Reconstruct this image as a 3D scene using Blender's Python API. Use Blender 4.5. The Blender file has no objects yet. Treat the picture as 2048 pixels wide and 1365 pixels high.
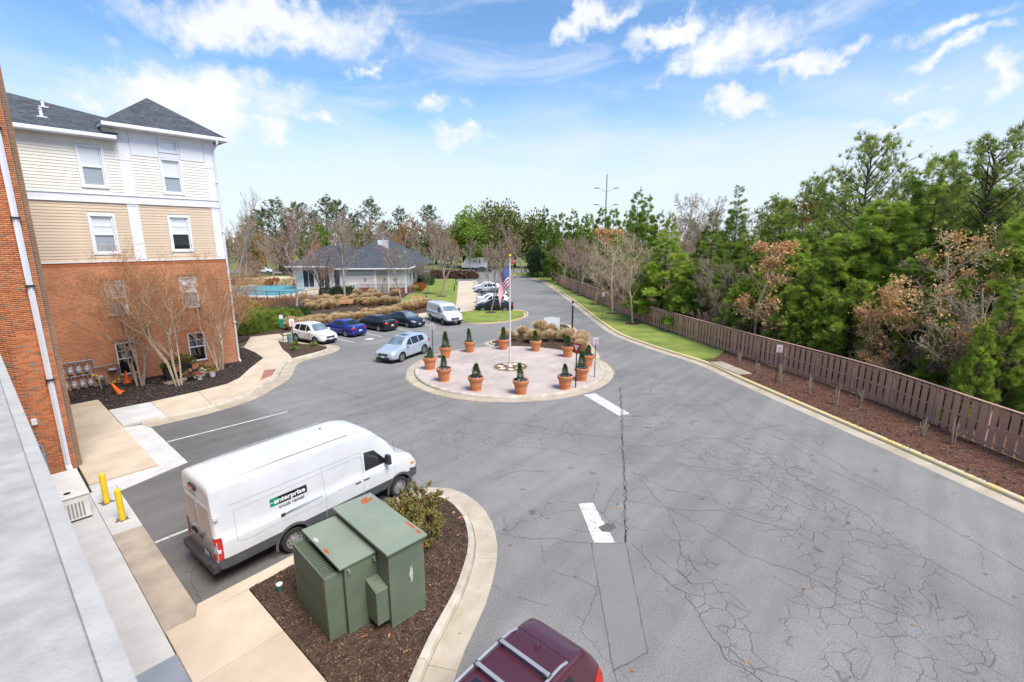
import bpy, bmesh, math, random
import numpy as np
from mathutils import Vector, Matrix
from mathutils.bvhtree import BVHTree
R = math.radians
scene = bpy.context.scene
col = scene.collection

# ------------------------------------------------------------------ camera
cam = bpy.data.cameras.new('camera')
cam.sensor_width = 36.0
cam.lens = 16.576
cam.clip_start = 0.1
cam.clip_end = 4000
cam.dof.use_dof = True
cam.dof.focus_distance = 30.0
cam.dof.aperture_fstop = 2.0
camo = bpy.data.objects.new('camera', cam)
col.objects.link(camo)
camo.location = (0, 0, 8.68)
camo.rotation_euler = (R(90 - 12.09), 0, R(-49.25))
scene.camera = camo

# ------------------------------------------------------------------ light
SUN_EL, SUN_AZ = 58.0, (-0.08, -1.0)          # towards the sun, horizontal part
sx, sy = SUN_AZ
sn = math.hypot(sx, sy)
to_sun = Vector((sx / sn * math.cos(R(SUN_EL)), sy / sn * math.cos(R(SUN_EL)), math.sin(R(SUN_EL))))
sun = bpy.data.lights.new('sun', 'SUN')
sun.energy = 3.2
sun.angle = R(30)
sun.color = (1.0, 0.935, 0.85)
suno = bpy.data.objects.new('sun', sun)
col.objects.link(suno)
suno.rotation_euler = to_sun.to_track_quat('Z', 'Y').to_euler()
suno.location = (0, 0, 60)

world = bpy.data.worlds.new('World')
scene.world = world
world.use_nodes = True
wt = world.node_tree
wn, wl = wt.nodes, wt.links
wn.clear()


def N(t, typ, loc=None, **kw):
    n = t.nodes.new(typ)
    for k, v in kw.items():
        setattr(n, k, v)
    return n


def setin(n, **kw):
    for k, v in kw.items():
        n.inputs[k.replace('_', ' ')].default_value = v
    return n


def build_world():
    t = wt
    L = t.links.new
    out = N(t, 'ShaderNodeOutputWorld')
    bg = N(t, 'ShaderNodeBackground')
    bg.inputs['Strength'].default_value = 0.11
    sky = N(t, 'ShaderNodeTexSky')
    sky.sky_type = 'NISHITA'
    sky.sun_disc = False
    sky.sun_elevation = R(SUN_EL)
    sky.sun_rotation = math.atan2(sx, sy)
    sky.altitude = 100
    sky.air_density = 1.0
    sky.dust_density = 0.6
    sky.ozone_density = 2.0
    tc = N(t, 'ShaderNodeTexCoord')
    sep = N(t, 'ShaderNodeSeparateXYZ')
    L(tc.outputs['Generated'], sep.inputs[0])

    def math_(op, a, b=None, c=None, clamp=False):
        n = N(t, 'ShaderNodeMath', operation=op)
        n.use_clamp = clamp
        for i, v in enumerate((a, b, c)):
            if v is None:
                continue
            if isinstance(v, (int, float)):
                n.inputs[i].default_value = v
            else:
                L(v, n.inputs[i])
        return n.outputs[0]
    az = math_('ARCTAN2', sep.outputs[1], sep.outputs[0])
    el = math_('ARCSINE', sep.outputs[2])
    # cloud layer seen in perspective for the free noise clouds
    zc = math_('MAXIMUM', sep.outputs[2], 0.06)
    px = math_('DIVIDE', sep.outputs[0], zc)
    py = math_('DIVIDE', sep.outputs[1], zc)
    cp = N(t, 'ShaderNodeCombineXYZ')
    L(px, cp.inputs[0]); L(py, cp.inputs[1])
    ae = N(t, 'ShaderNodeCombineXYZ')
    L(az, ae.inputs[0]); L(el, ae.inputs[1])

    def noise(vec, scale, detail, rough=0.55, off=(0, 0, 0), dist=0.0, sc3=None):
        m = N(t, 'ShaderNodeMapping')
        m.inputs['Location'].default_value = off
        if sc3:
            m.inputs['Scale'].default_value = sc3
        L(vec, m.inputs['Vector'])
        n = N(t, 'ShaderNodeTexNoise')
        n.inputs['Scale'].default_value = scale
        n.inputs['Detail'].default_value = detail
        n.inputs['Roughness'].default_value = rough
        n.inputs['Distortion'].default_value = dist
        L(m.outputs[0], n.inputs['Vector'])
        return n
    warp = noise(ae.outputs[0], 9.0, 6, 0.6)
    wsub = N(t, 'ShaderNodeVectorMath', operation='SUBTRACT')
    L(warp.outputs['Color'], wsub.inputs[0]); wsub.inputs[1].default_value = (0.5, 0.5, 0.5)
    wsc = N(t, 'ShaderNodeVectorMath', operation='MULTIPLY')
    L(wsub.outputs[0], wsc.inputs[0]); wsc.inputs[1].default_value = (0.26, 0.15, 0)
    wadd = N(t, 'ShaderNodeVectorMath', operation='ADD')
    L(ae.outputs[0], wadd.inputs[0]); L(wsc.outputs[0], wadd.inputs[1])
    best = None
    for (a0, e0, ra, re, ang, w) in CLOUDS:
        m = N(t, 'ShaderNodeMapping', vector_type='TEXTURE')
        m.inputs['Location'].default_value = (a0, e0, 0)
        m.inputs['Rotation'].default_value = (0, 0, ang)
        m.inputs['Scale'].default_value = (ra * 1.12, re * 1.20, 1)
        L(wadd.outputs[0], m.inputs['Vector'])
        ln = N(t, 'ShaderNodeVectorMath', operation='LENGTH')
        L(m.outputs[0], ln.inputs[0])
        v = math_('MULTIPLY', math_('SUBTRACT', 1.0, ln.outputs['Value']), w)
        best = v if best is None else math_('MAXIMUM', best, v)
    fine = noise(ae.outputs[0], 16.0, 8, 0.62, (3.1, 1.7, 0))
    blob = math_('ADD', best, math_('MULTIPLY', math_('SUBTRACT', fine.outputs['Fac'], 0.5), 2.6))
    mr = N(t, 'ShaderNodeMapRange', interpolation_type='SMOOTHSTEP')
    mr.inputs['From Min'].default_value = -0.05
    mr.inputs['From Max'].default_value = 1.45
    L(blob, mr.inputs['Value'])
    # free clouds, everywhere in the sky
    fr = noise(cp.outputs[0], 0.55, 7, 0.58, (7.3, 2.2, 0.0))
    mr2 = N(t, 'ShaderNodeMapRange', interpolation_type='SMOOTHSTEP')
    mr2.inputs['From Min'].default_value = 0.55
    mr2.inputs['From Max'].default_value = 0.82
    mr2.inputs['To Max'].default_value = 0.55
    L(fr.outputs['Fac'], mr2.inputs['Value'])
    # thin high veil that thickens towards the horizon
    ve = noise(ae.outputs[0], 3.0, 5, 0.55, (0.3, 5.0, 0), 0.4, (1.0, 3.2, 1))
    hz = N(t, 'ShaderNodeMapRange', interpolation_type='SMOOTHSTEP')
    hz.inputs['From Min'].default_value = R(18)
    hz.inputs['From Max'].default_value = R(6)
    L(math_('ADD', el, math_('MULTIPLY', math_('SUBTRACT', ve.outputs['Fac'], 0.5), 0.22)), hz.inputs['Value'])
    veil = math_('MULTIPLY', hz.outputs[0], 0.86)
    ci = noise(ae.outputs[0], 2.6, 8, 0.62, (2.0, 1.1, 0), 0.7, (1.0, 4.5, 1))
    mr3 = N(t, 'ShaderNodeMapRange', interpolation_type='SMOOTHSTEP')
    mr3.inputs['From Min'].default_value = 0.46
    mr3.inputs['From Max'].default_value = 0.78
    mr3.inputs['To Max'].default_value = 0.55
    L(ci.outputs['Fac'], mr3.inputs['Value'])
    veil = math_('MAXIMUM', veil, mr3.outputs[0])
    m1 = math_('MAXIMUM', mr.outputs[0], mr2.outputs[0], clamp=True)
    # cloud tone: a little greyer in the thick lower parts
    sh = noise(ae.outputs[0], 7.0, 4, 0.5, (1.0, 0.4, 0))
    ctone = N(t, 'ShaderNodeMix', data_type='RGBA')
    ctone.inputs[6].default_value = (4.3, 4.5, 4.95, 1)
    ctone.inputs[7].default_value = (5.5, 5.6, 5.7, 1)
    L(sh.outputs['Fac'], ctone.inputs[0])
    hs = N(t, 'ShaderNodeMix', data_type='RGBA', blend_type='MULTIPLY')
    hs.inputs[0].default_value = 1.0
    L(sky.outputs[0], hs.inputs[6])
    hs.inputs[7].default_value = SKYMUL
    mix = N(t, 'ShaderNodeMix', data_type='RGBA')
    vm = N(t, 'ShaderNodeMix', data_type='RGBA')                # high thin veil below the cumulus
    vm.inputs[7].default_value = (4.35, 4.75, 5.35, 1)
    L(veil, vm.inputs[0]); L(hs.outputs[2], vm.inputs[6])
    L(m1, mix.inputs[0]); L(vm.outputs[2], mix.inputs[6]); L(ctone.outputs[2], mix.inputs[7])
    L(mix.outputs[2], bg.inputs['Color'])
    L(bg.outputs[0], out.inputs[0])


SKYMUL = (0.80, 1.0, 1.12, 1)
# clouds: azimuth, elevation, half-size, tilt, weight   (radians, sky at infinity)
CLOUDS = [
    (1.258, 0.232, 0.181, 0.050, -0.16, 2.0), (1.247, 0.204, 0.150, 0.034, -0.12, 1.5),
    (1.141, 0.351, 0.231, 0.037, -0.07, 1.8), (1.088, 0.331, 0.103, 0.025, -0.12, 1.4),
    (1.074, 0.205, 0.044, 0.018, -0.07, 1.4), (1.178, 0.191, 0.045, 0.019, -0.09, 1.3),
    (0.863, 0.250, 0.043, 0.018, -0.03, 1.3), (0.809, 0.202, 0.074, 0.015, -0.02, 1.2),
    (0.977, 0.308, 0.025, 0.015, -0.07, 1.2), (1.417, 0.206, 0.023, 0.015, -0.17, 1.0),
    (0.309, 0.328, 0.101, 0.052, -0.18, 1.9), (0.428, 0.352, 0.094, 0.019, -0.17, 1.6),
    (0.555, 0.372, 0.100, 0.019, -0.25, 1.5), (0.506, 0.390, 0.054, 0.018, -0.15, 1.4),
    (0.363, 0.293, 0.059, 0.023, -0.07, 1.5), (0.299, 0.231, 0.068, 0.025, -0.05, 2.0),
    (0.192, 0.293, 0.084, 0.015, -0.25, 1.5), (0.018, 0.299, 0.071, 0.014, -0.08, 1.5),
    (0.000, 0.267, 0.064, 0.013, -0.12, 1.5), (-0.064, 0.217, 0.030, 0.025, -0.05, 1.6),
    (0.039, 0.216, 0.030, 0.011, -0.05, 1.2), (0.046, 0.182, 0.064, 0.011, -0.09, 1.2),
    (1.75, 0.32, 0.20, 0.05, 0.1, 1.5), (2.3, 0.36, 0.25, 0.06, -0.1, 1.5), (3.0, 0.30, 0.22, 0.05, 0.1, 1.5),
    (-0.6, 0.35, 0.25, 0.06, -0.1, 1.6), (-1.3, 0.42, 0.30, 0.06, 0.1, 1.6), (-2.2, 0.33, 0.25, 0.06, 0.0, 1.6),
]
build_world()
scene.view_settings.view_transform = 'Standard'
scene.view_settings.look = 'None'
scene.view_settings.exposure = 0.86
scene.view_settings.gamma = 1.0
scene.render.engine = 'CYCLES'
scene.cycles.max_bounces = 6
scene.cycles.transparent_max_bounces = 6


# ------------------------------------------------------------------ materials
MATS = {}


def M(name, c, rough=0.75, c2=None, scale=6.0, detail=5, bump=0.0, bscale=60.0, metal=0.0, spec=0.4, coat=0.0,
      rnd=0.0, world_co=False, contrast=(0.35, 0.65), ior=None, speck=None, blotch=None, trans=0.0, stretch=None):
    """c..c2 mixed by noise; rnd: brightness change per object / per 'rnd' face attribute."""
    if name in MATS:
        return MATS[name]
    m = bpy.data.materials.new(name)
    m.use_nodes = True
    t = m.node_tree
    L = t.links.new
    b = t.nodes['Principled BSDF']
    tc = N(t, 'ShaderNodeTexCoord')
    if world_co:
        g = N(t, 'ShaderNodeNewGeometry')
        vec = g.outputs['Position']
    else:
        vec = tc.outputs['Object']
    if stretch:
        mp = N(t, 'ShaderNodeMapping')
        mp.inputs['Scale'].default_value = stretch
        L(vec, mp.inputs['Vector'])
        vec = mp.outputs[0]

    def noise(s, d, r=0.55):
        n = N(t, 'ShaderNodeTexNoise')
        n.inputs['Scale'].default_value = s
        n.inputs['Detail'].default_value = d
        n.inputs['Roughness'].default_value = r
        L(vec, n.inputs['Vector'])
        return n
    if c2 is None:
        c2 = tuple(x * 0.82 for x in c)
    n = noise(scale, detail)
    cr = N(t, 'ShaderNodeValToRGB')
    cr.color_ramp.elements[0].position = contrast[0]
    cr.color_ramp.elements[1].position = contrast[1]
    cr.color_ramp.elements[0].color = (*c2, 1)
    cr.color_ramp.elements[1].color = (*c, 1)
    L(n.outputs['Fac'], cr.inputs[0])
    cur = cr.outputs[0]
    if blotch:                              # (colour, scale, threshold)
        n2 = noise(blotch[1], 4, 0.6)
        mr = N(t, 'ShaderNodeMapRange')
        mr.inputs['From Min'].default_value = blotch[2]
        mr.inputs['From Max'].default_value = blotch[2] + 0.1
        L(n2.outputs['Fac'], mr.inputs['Value'])
        mx = N(t, 'ShaderNodeMix', data_type='RGBA')
        L(mr.outputs[0], mx.inputs[0]); L(cur, mx.inputs[6])
        mx.inputs[7].default_value = (*blotch[0], 1)
        cur = mx.outputs[2]
    if speck:                               # (colour, scale, threshold)
        n3 = N(t, 'ShaderNodeTexNoise')
        n3.inputs['Scale'].default_value = speck[1]
        n3.inputs['Detail'].default_value = 2
        L(vec, n3.inputs['Vector'])
        mr = N(t, 'ShaderNodeMapRange')
        mr.inputs['From Min'].default_value = speck[2]
        mr.inputs['From Max'].default_value = speck[2] + 0.12
        L(n3.outputs['Fac'], mr.inputs['Value'])
        mx = N(t, 'ShaderNodeMix', data_type='RGBA')
        L(mr.outputs[0], mx.inputs[0]); L(cur, mx.inputs[6])
        mx.inputs[7].default_value = (*speck[0], 1)
        cur = mx.outputs[2]
    if rnd:
        oi = N(t, 'ShaderNodeObjectInfo')
        at = N(t, 'ShaderNodeAttribute')
        at.attribute_name = 'rnd'
        ad = N(t, 'ShaderNodeMath', operation='ADD')
        L(oi.outputs['Random'], ad.inputs[0]); L(at.outputs['Fac'], ad.inputs[1])
        fr = N(t, 'ShaderNodeMath', operation='FRACT')
        L(ad.outputs[0], fr.inputs[0])
        mr = N(t, 'ShaderNodeMapRange')
        mr.inputs['To Min'].default_value = 1 - rnd
        mr.inputs['To Max'].default_value = 1 + rnd
        L(fr.outputs[0], mr.inputs['Value'])
        hsv = N(t, 'ShaderNodeHueSaturation')
        L(mr.outputs[0], hsv.inputs['Value']); L(cur, hsv.inputs['Color'])
        cur = hsv.outputs[0]
    L(cur, b.inputs['Base Color'])
    b.inputs['Roughness'].default_value = rough
    b.inputs['Metallic'].default_value = metal
    b.inputs['Specular IOR Level'].default_value = spec
    if ior:
        b.inputs['IOR'].default_value = ior
    if coat:
        b.inputs['Coat Weight'].default_value = coat
        b.inputs['Coat Roughness'].default_value = 0.04
    if bump:
        nb = noise(bscale, 4, 0.65)
        bp = N(t, 'ShaderNodeBump')
        bp.inputs['Strength'].default_value = min(1.0, bump)
        bp.inputs['Distance'].default_value = 0.02
        L(nb.outputs['Fac'], bp.inputs['Height'])
        L(bp.outputs[0], b.inputs['Normal'])
    if trans:
        o = t.nodes['Material Output']
        tr = N(t, 'ShaderNodeBsdfTranslucent')
        L(cur, tr.inputs['Color'])
        ms = N(t, 'ShaderNodeMixShader')
        ms.inputs[0].default_value = trans
        L(b.outputs[0], ms.inputs[1]); L(tr.outputs[0], ms.inputs[2])
        L(ms.outputs[0], o.inputs['Surface'])
    MATS[name] = m
    return m


# ------------------------------------------------------------------ mesh helpers
class MB:
    def __init__(self):
        self.v, self.f, self.m = [], [], []

    def add(self, vs, fs, m=0):
        o = len(self.v)
        self.v.extend([tuple(p) for p in vs])
        for f in fs:
            self.f.append(tuple(i + o for i in f))
            self.m.append(m)
        return self

    def box(self, c, s, rz=0.0, m=0, top=None):
        """centre c, full size s; top=(sx,sy) scales the top face"""
        hx, hy, hz = s[0] / 2, s[1] / 2, s[2] / 2
        tx, ty = (top if top else (1, 1))
        cs, sn_ = math.cos(rz), math.sin(rz)
        P = []
        for z, ax, ay in ((-hz, 1, 1), (hz, tx, ty)):
            for x, y in ((-hx, -hy), (hx, -hy), (hx, hy), (-hx, hy)):
                x *= ax; y *= ay
                P.append((c[0] + x * cs - y * sn_, c[1] + x * sn_ + y * cs, c[2] + z))
        return self.add(P, [(3, 2, 1, 0), (4, 5, 6, 7), (0, 1, 5, 4), (1, 2, 6, 5), (2, 3, 7, 6), (3, 0, 4, 7)], m)

    def bx(self, x0, x1, y0, y1, z0, z1, m=0):
        return self.box(((x0 + x1) / 2, (y0 + y1) / 2, (z0 + z1) / 2), (abs(x1 - x0), abs(y1 - y0), abs(z1 - z0)), 0, m)

    def poly(self, pts, m=0):
        return self.add(pts, [tuple(range(len(pts)))], m)

    def prism(self, poly, z0, z1, m=0, ms=None):
        a = sum(poly[i][0] * poly[(i + 1) % len(poly)][1] - poly[(i + 1) % len(poly)][0] * poly[i][1] for i in range(len(poly)))
        if a < 0:
            poly = poly[::-1]
        n = len(poly)
        vs = [(p[0], p[1], z0) for p in poly] + [(p[0], p[1], z1) for p in poly]
        self.add(vs, [tuple(range(n, 2 * n))], m)
        o = len(self.v) - 2 * n
        for i in range(n):
            j = (i + 1) % n
            self.f.append((o + i, o + j, o + n + j, o + n + i))
            self.m.append(m if ms is None else ms)
        self.f.append(tuple(o + i for i in range(n - 1, -1, -1)))
        self.m.append(m if ms is None else ms)
        return self

    def tube(self, path, rad, n=6, m=0, cap=True):
        path = [Vector(p) for p in path]
        if not isinstance(rad, (list, tuple)):
            rad = [rad] * len(path)
        rings = []
        up = None
        for i, p in enumerate(path):
            d = (path[min(i + 1, len(path) - 1)] - path[max(i - 1, 0)]).normalized()
            if up is None:
                up = Vector((0, 0, 1)) if abs(d.z) < 0.9 else Vector((1, 0, 0))
            s = d.cross(up).normalized()
            u = s.cross(d).normalized()
            up = u
            rings.append([p + (s * math.cos(2 * math.pi * k / n) + u * math.sin(2 * math.pi * k / n)) * rad[i] for k in range(n)])
        vs = [q for r in rings for q in r]
        fs = []
        for i in range(len(path) - 1):
            for k in range(n):
                a, b_ = i * n + k, i * n + (k + 1) % n
                fs.append((a, b_, b_ + n, a + n))
        if cap:
            fs.append(tuple(range(n - 1, -1, -1)))
            fs.append(tuple((len(path) - 1) * n + k for k in range(n)))
        return self.add(vs, fs, m)

    def lathe(self, prof, n=20, c=(0, 0, 0), m=0, axis='z', cap=True):
        vs, fs = [], []
        for (r, z) in prof:
            for k in range(n):
                a = 2 * math.pi * k / n
                x, y = r * math.cos(a), r * math.sin(a)
                if axis == 'z':
                    vs.append((c[0] + x, c[1] + y, c[2] + z))
                else:                                  # axis y
                    vs.append((c[0] + x, c[1] + z, c[2] - y))
        for i in range(len(prof) - 1):
            for k in range(n):
                a, b_ = i * n + k, i * n + (k + 1) % n
                fs.append((a, b_, b_ + n, a + n))
        if cap:
            fs.append(tuple(range(n - 1, -1, -1)))
            fs.append(tuple((len(prof) - 1) * n + k for k in range(n)))
        return self.add(vs, fs, m)

    def sphere(self, c, r, n=10, m=0, sq=1.0):
        prof = [(max(1e-4, r * math.sin(math.pi * i / n)), -r * sq * math.cos(math.pi * i / n)) for i in range(n + 1)]
        return self.lathe(prof, n * 2, c, m, cap=False)

    def mesh(self, name, mats, smooth=False):
        me = bpy.data.meshes.new(name)
        me.from_pydata(self.v, [], self.f)
        for mt in (mats if isinstance(mats, (list, tuple)) else [mats]):
            me.materials.append(mt)
        if any(self.m):
            me.polygons.foreach_set('material_index', self.m)
        if smooth:
            me.shade_smooth()
        me.update()
        return me

    def build(self, name, mats, parent=None, smooth=False, bevel=0.0, seg=2):
        o = link(name, self.mesh(name, mats, False), parent)
        if bevel:
            md = o.modifiers.new('bevel', 'BEVEL')
            md.width = bevel
            md.segments = seg
            md.limit_method = 'ANGLE'
            md.angle_limit = R(40)
        if smooth:
            smooth_by_angle(o.data, 42)
        return o


def smooth_by_angle(me, deg):
    bm = bmesh.new()
    bm.from_mesh(me)
    for f in bm.faces:
        f.smooth = True
    lim = R(deg)
    for e in bm.edges:
        if len(e.link_faces) == 2 and e.calc_face_angle(0) > lim:
            e.smooth = False
    bm.to_mesh(me)
    bm.free()


def link(name, me, parent=None):
    o = bpy.data.objects.new(name, me)
    col.objects.link(o)
    if parent:
        o.parent = parent
    return o


def tag(o, label=None, cat=None, group=None, kind=None):
    if label:
        o['label'] = label
    if cat:
        o['category'] = cat
    if group:
        o['group'] = group
    if kind:
        o['kind'] = kind
    return o


def thing(name, label, cat, loc=(0, 0, 0), rz=0.0, group=None):
    o = bpy.data.objects.new(name, None)
    o.empty_display_size = 0.3
    col.objects.link(o)
    o.location = loc
    o.rotation_euler = (0, 0, rz)
    return tag(o, label, cat, group)


CHILD = {}


def copy_tree(o, parent=None):
    c = o.copy()
    col.objects.link(c)
    c.parent = parent
    for ch in list(o.children):
        copy_tree(ch, c)
    return c


def np_mesh(name, V, F, mats, mi=None, rnd=None, smooth=False):
    """V (n,3); F (m,3) or (m,4) int arrays"""
    me = bpy.data.meshes.new(name)
    V = np.asarray(V, np.float32); F = np.asarray(F, np.int32)
    k = F.shape[1]
    me.vertices.add(len(V)); me.vertices.foreach_set('co', V.ravel())
    me.loops.add(F.size); me.loops.foreach_set('vertex_index', F.ravel())
    me.polygons.add(len(F))
    me.polygons.foreach_set('loop_start', np.arange(0, F.size, k, dtype=np.int32))
    me.polygons.foreach_set('loop_total', np.full(len(F), k, np.int32))
    for mt in (mats if isinstance(mats, (list, tuple)) else [mats]):
        me.materials.append(mt)
    if mi is not None:
        me.polygons.foreach_set('material_index', np.asarray(mi, np.int32))
    if rnd is not None:
        a = me.attributes.new('rnd', 'FLOAT', 'FACE')
        a.data.foreach_set('value', np.asarray(rnd, np.float32))
    me.update(calc_edges=True)
    if smooth:
        me.shade_smooth()
    me.validate()
    return me


def text_mesh(txt, size, mat, parent, name, M4, bold=0.0, depth=0.002, align='CENTER', sx=1.0):
    cu = bpy.data.curves.new(name, 'FONT')
    cu.body = txt
    cu.size = size
    cu.align_x = align
    cu.align_y = 'CENTER'
    cu.offset = bold
    cu.extrude = depth
    cu.resolution_u = 3
    tmp = bpy.data.objects.new('tmp', cu)
    col.objects.link(tmp)
    dg = bpy.context.evaluated_depsgraph_get()
    me = bpy.data.meshes.new_from_object(tmp.evaluated_get(dg))
    bpy.data.objects.remove(tmp)
    me.transform(Matrix.Diagonal((sx, 1, 1, 1)))
    me.materials.clear()
    me.materials.append(mat)
    o = link(name, me, parent)
    o.matrix_local = M4
    return o


def frame(origin, xdir, ydir):
    x = Vector(xdir).normalized(); y = Vector(ydir).normalized(); z = x.cross(y)
    m = Matrix((x, y, z)).transposed().to_4x4()
    m.translation = Vector(origin)
    return m
# ================================================================== ground, road, kerbs, walks
rng = random.Random(7)
nrng = np.random.default_rng(7)


def asphalt_mat():
    m = bpy.data.materials.new('asphalt')
    m.use_nodes = True
    t = m.node_tree
    L = t.links.new
    b = t.nodes['Principled BSDF']
    g = N(t, 'ShaderNodeNewGeometry')
    P = g.outputs['Position']

    def noise(s, d, r=0.55, dist=0.0, off=None):
        v = P
        if off:
            mp = N(t, 'ShaderNodeMapping')
            mp.inputs['Location'].default_value = off
            L(P, mp.inputs[0])
            v = mp.outputs[0]
        n = N(t, 'ShaderNodeTexNoise')
        n.inputs['Scale'].default_value = s
        n.inputs['Detail'].default_value = d
        n.inputs['Roughness'].default_value = r
        n.inputs['Distortion'].default_value = dist
        L(v, n.inputs['Vector'])
        return n

    def mth(op, a, b_=None, clamp=False):
        n = N(t, 'ShaderNodeMath', operation=op)
        n.use_clamp = clamp
        for i, v in enumerate((a, b_)):
            if v is None:
                continue
            if isinstance(v, (int, float)):
                n.inputs[i].default_value = v
            else:
                L(v, n.inputs[i])
        return n.outputs[0]

    def rng_(v, a, b_, c=0.0, d=1.0):
        n = N(t, 'ShaderNodeMapRange', interpolation_type='SMOOTHSTEP')
        n.inputs['From Min'].default_value = a
        n.inputs['From Max'].default_value = b_
        n.inputs['To Min'].default_value = c
        n.inputs['To Max'].default_value = d
        L(v, n.inputs['Value'])
        return n.outputs[0]
    big = noise(0.16, 5, 0.6)
    mid = noise(1.1, 5, 0.6, 0.5, (4, 9, 0))
    fine = noise(26, 4, 0.75)
    base = mth('MULTIPLY', rng_(big.outputs['Fac'], 0.3, 0.7, 0.86, 1.10), rng_(mid.outputs['Fac'], 0.3, 0.7, 0.95, 1.04))
    base = mth('MULTIPLY', base, rng_(fine.outputs['Fac'], 0.28, 0.72, 0.70, 1.28))
    # newer, darker asphalt in the stalls by the building
    sep = N(t, 'ShaderNodeSeparateXYZ')
    L(P, sep.inputs[0])
    stall = mth('MULTIPLY', rng_(sep.outputs[0], 9.6, 8.2), rng_(sep.outputs[1], 11.0, 12.0))
    base = mth('MULTIPLY', base, mth('SUBTRACT', 1.0, mth('MULTIPLY', stall, 0.30)))
    # tyre-darkened streaks, drifting along the lanes
    st = N(t, 'ShaderNodeMapping')
    st.inputs['Rotation'].default_value = (0, 0, R(-42))
    st.inputs['Scale'].default_value = (0.12, 1.3, 1)
    L(P, st.inputs[0])
    sn_ = N(t, 'ShaderNodeTexNoise')
    sn_.inputs['Scale'].default_value = 1.0
    sn_.inputs['Detail'].default_value = 4
    L(st.outputs[0], sn_.inputs['Vector'])
    base = mth('MULTIPLY', base, rng_(sn_.outputs['Fac'], 0.35, 0.62, 0.90, 1.03))
    # oil drips
    oil = noise(2.3, 2, 0.4, 0, (11, 3, 0))
    base = mth('MULTIPLY', base, rng_(oil.outputs['Fac'], 0.70, 0.76, 1.0, 0.62))
    # alligator cracking: cell edges inside worn regions
    wv = noise(1.3, 3, 0.6)
    wsub = N(t, 'ShaderNodeVectorMath', operation='SUBTRACT')
    L(wv.outputs['Color'], wsub.inputs[0]); wsub.inputs[1].default_value = (0.5, 0.5, 0.5)
    wm = N(t, 'ShaderNodeVectorMath', operation='SCALE')
    L(wsub.outputs[0], wm.inputs[0]); wm.inputs['Scale'].default_value = 0.45
    wa = N(t, 'ShaderNodeVectorMath', operation='ADD')
    L(P, wa.inputs[0]); L(wm.outputs[0], wa.inputs[1])

    def cracks(scale, width, vec):
        fl = N(t, 'ShaderNodeMapping')
        fl.inputs['Scale'].default_value = (1, 1, 0)
        L(vec, fl.inputs[0])
        v = N(t, 'ShaderNodeTexVoronoi', feature='DISTANCE_TO_EDGE')
        v.inputs['Scale'].default_value = scale
        L(fl.outputs[0], v.inputs['Vector'])
        return rng_(v.outputs['Distance'], 0.0, width * scale, 1.0, 0.0)
    c1 = cracks(1.9, 0.016, wa.outputs[0])
    c2 = cracks(0.33, 0.020, wa.outputs[0])
    # regions
    def region(x, y, rx, ry, ang):
        mp = N(t, 'ShaderNodeMapping', vector_type='TEXTURE')
        mp.inputs['Location'].default_value = (x, y, 0)
        mp.inputs['Rotation'].default_value = (0, 0, ang)
        mp.inputs['Scale'].default_value = (rx, ry, 1000)
        L(wa.outputs[0], mp.inputs[0])
        ln = N(t, 'ShaderNodeVectorMath', operation='LENGTH')
        L(mp.outputs[0], ln.inputs[0])
        return rng_(ln.outputs['Value'], 1.05, 0.70)
    regs = [region(*r) for r in ALLIGATOR]
    rg = regs[0]
    for r in regs[1:]:
        rg = mth('MAXIMUM', rg, r)
    brk = noise(0.9, 3, 0.6, 0, (2, 2, 0))
    rg = mth('MULTIPLY', rg, rng_(brk.outputs['Fac'], 0.36, 0.5))
    sparse = mth('MULTIPLY', c2, rng_(noise(0.33, 3, 0.55, 0, (8, 1, 0)).outputs['Fac'], 0.49, 0.56))
    ck = mth('MAXIMUM', mth('MULTIPLY', c1, rg), mth('MULTIPLY', sparse, 0.8))
    ck = mth('MULTIPLY', ck, rng_(noise(6, 3, 0.6).outputs['Fac'], 0.25, 0.5, 0.55, 1.0))
    val = mth('MULTIPLY', base, mth('SUBTRACT', 1.0, mth('MULTIPLY', ck, 0.38)))
    mx = N(t, 'ShaderNodeMix', data_type='RGBA', blend_type='MULTIPLY')
    mx.inputs[0].default_value = 1.0
    mx.inputs[6].default_value = (0.208, 0.201, 0.194, 1)
    L(val, mx.inputs[7])
    L(mx.outputs[2], b.inputs['Base Color'])
    b.inputs['Roughness'].default_value = 0.86
    b.inputs['Specular IOR Level'].default_value = 0.3
    bp = N(t, 'ShaderNodeBump')
    bp.inputs['Strength'].default_value = 0.6
    bp.inputs['Distance'].default_value = 0.012
    L(mth('SUBTRACT', mth('MULTIPLY', noise(90, 3, 0.7).outputs['Fac'], 0.6), mth('MULTIPLY', ck, 1.6)), bp.inputs['Height'])
    L(bp.outputs[0], b.inputs['Normal'])
    MATS['asphalt'] = m
    return m


ALLIGATOR = [(17.5, 2.2, 6.2, 2.0, R(32)), (14.6, -0.4, 4.6, 1.8, R(25)), (19.5, 7.0, 4.5, 1.0, R(60)), (11.0, 2.8, 3.0, 0.8, R(40)), (16.5, 12.5, 3.0, 1.0, R(-35)), (21.5, 8.2, 3.6, 1.3, R(10)), (24.5, 10.6, 2.6, 2.0, 0.4),
             (14.8, 13.2, 4.2, 1.0, R(-48)), (11.5, 0.6, 2.6, 0.9, 0.2), (27.5, 13.2, 2.0, 2.2, 0), (40.0, 27.5, 5, 2.0, 0.8)]

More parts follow.
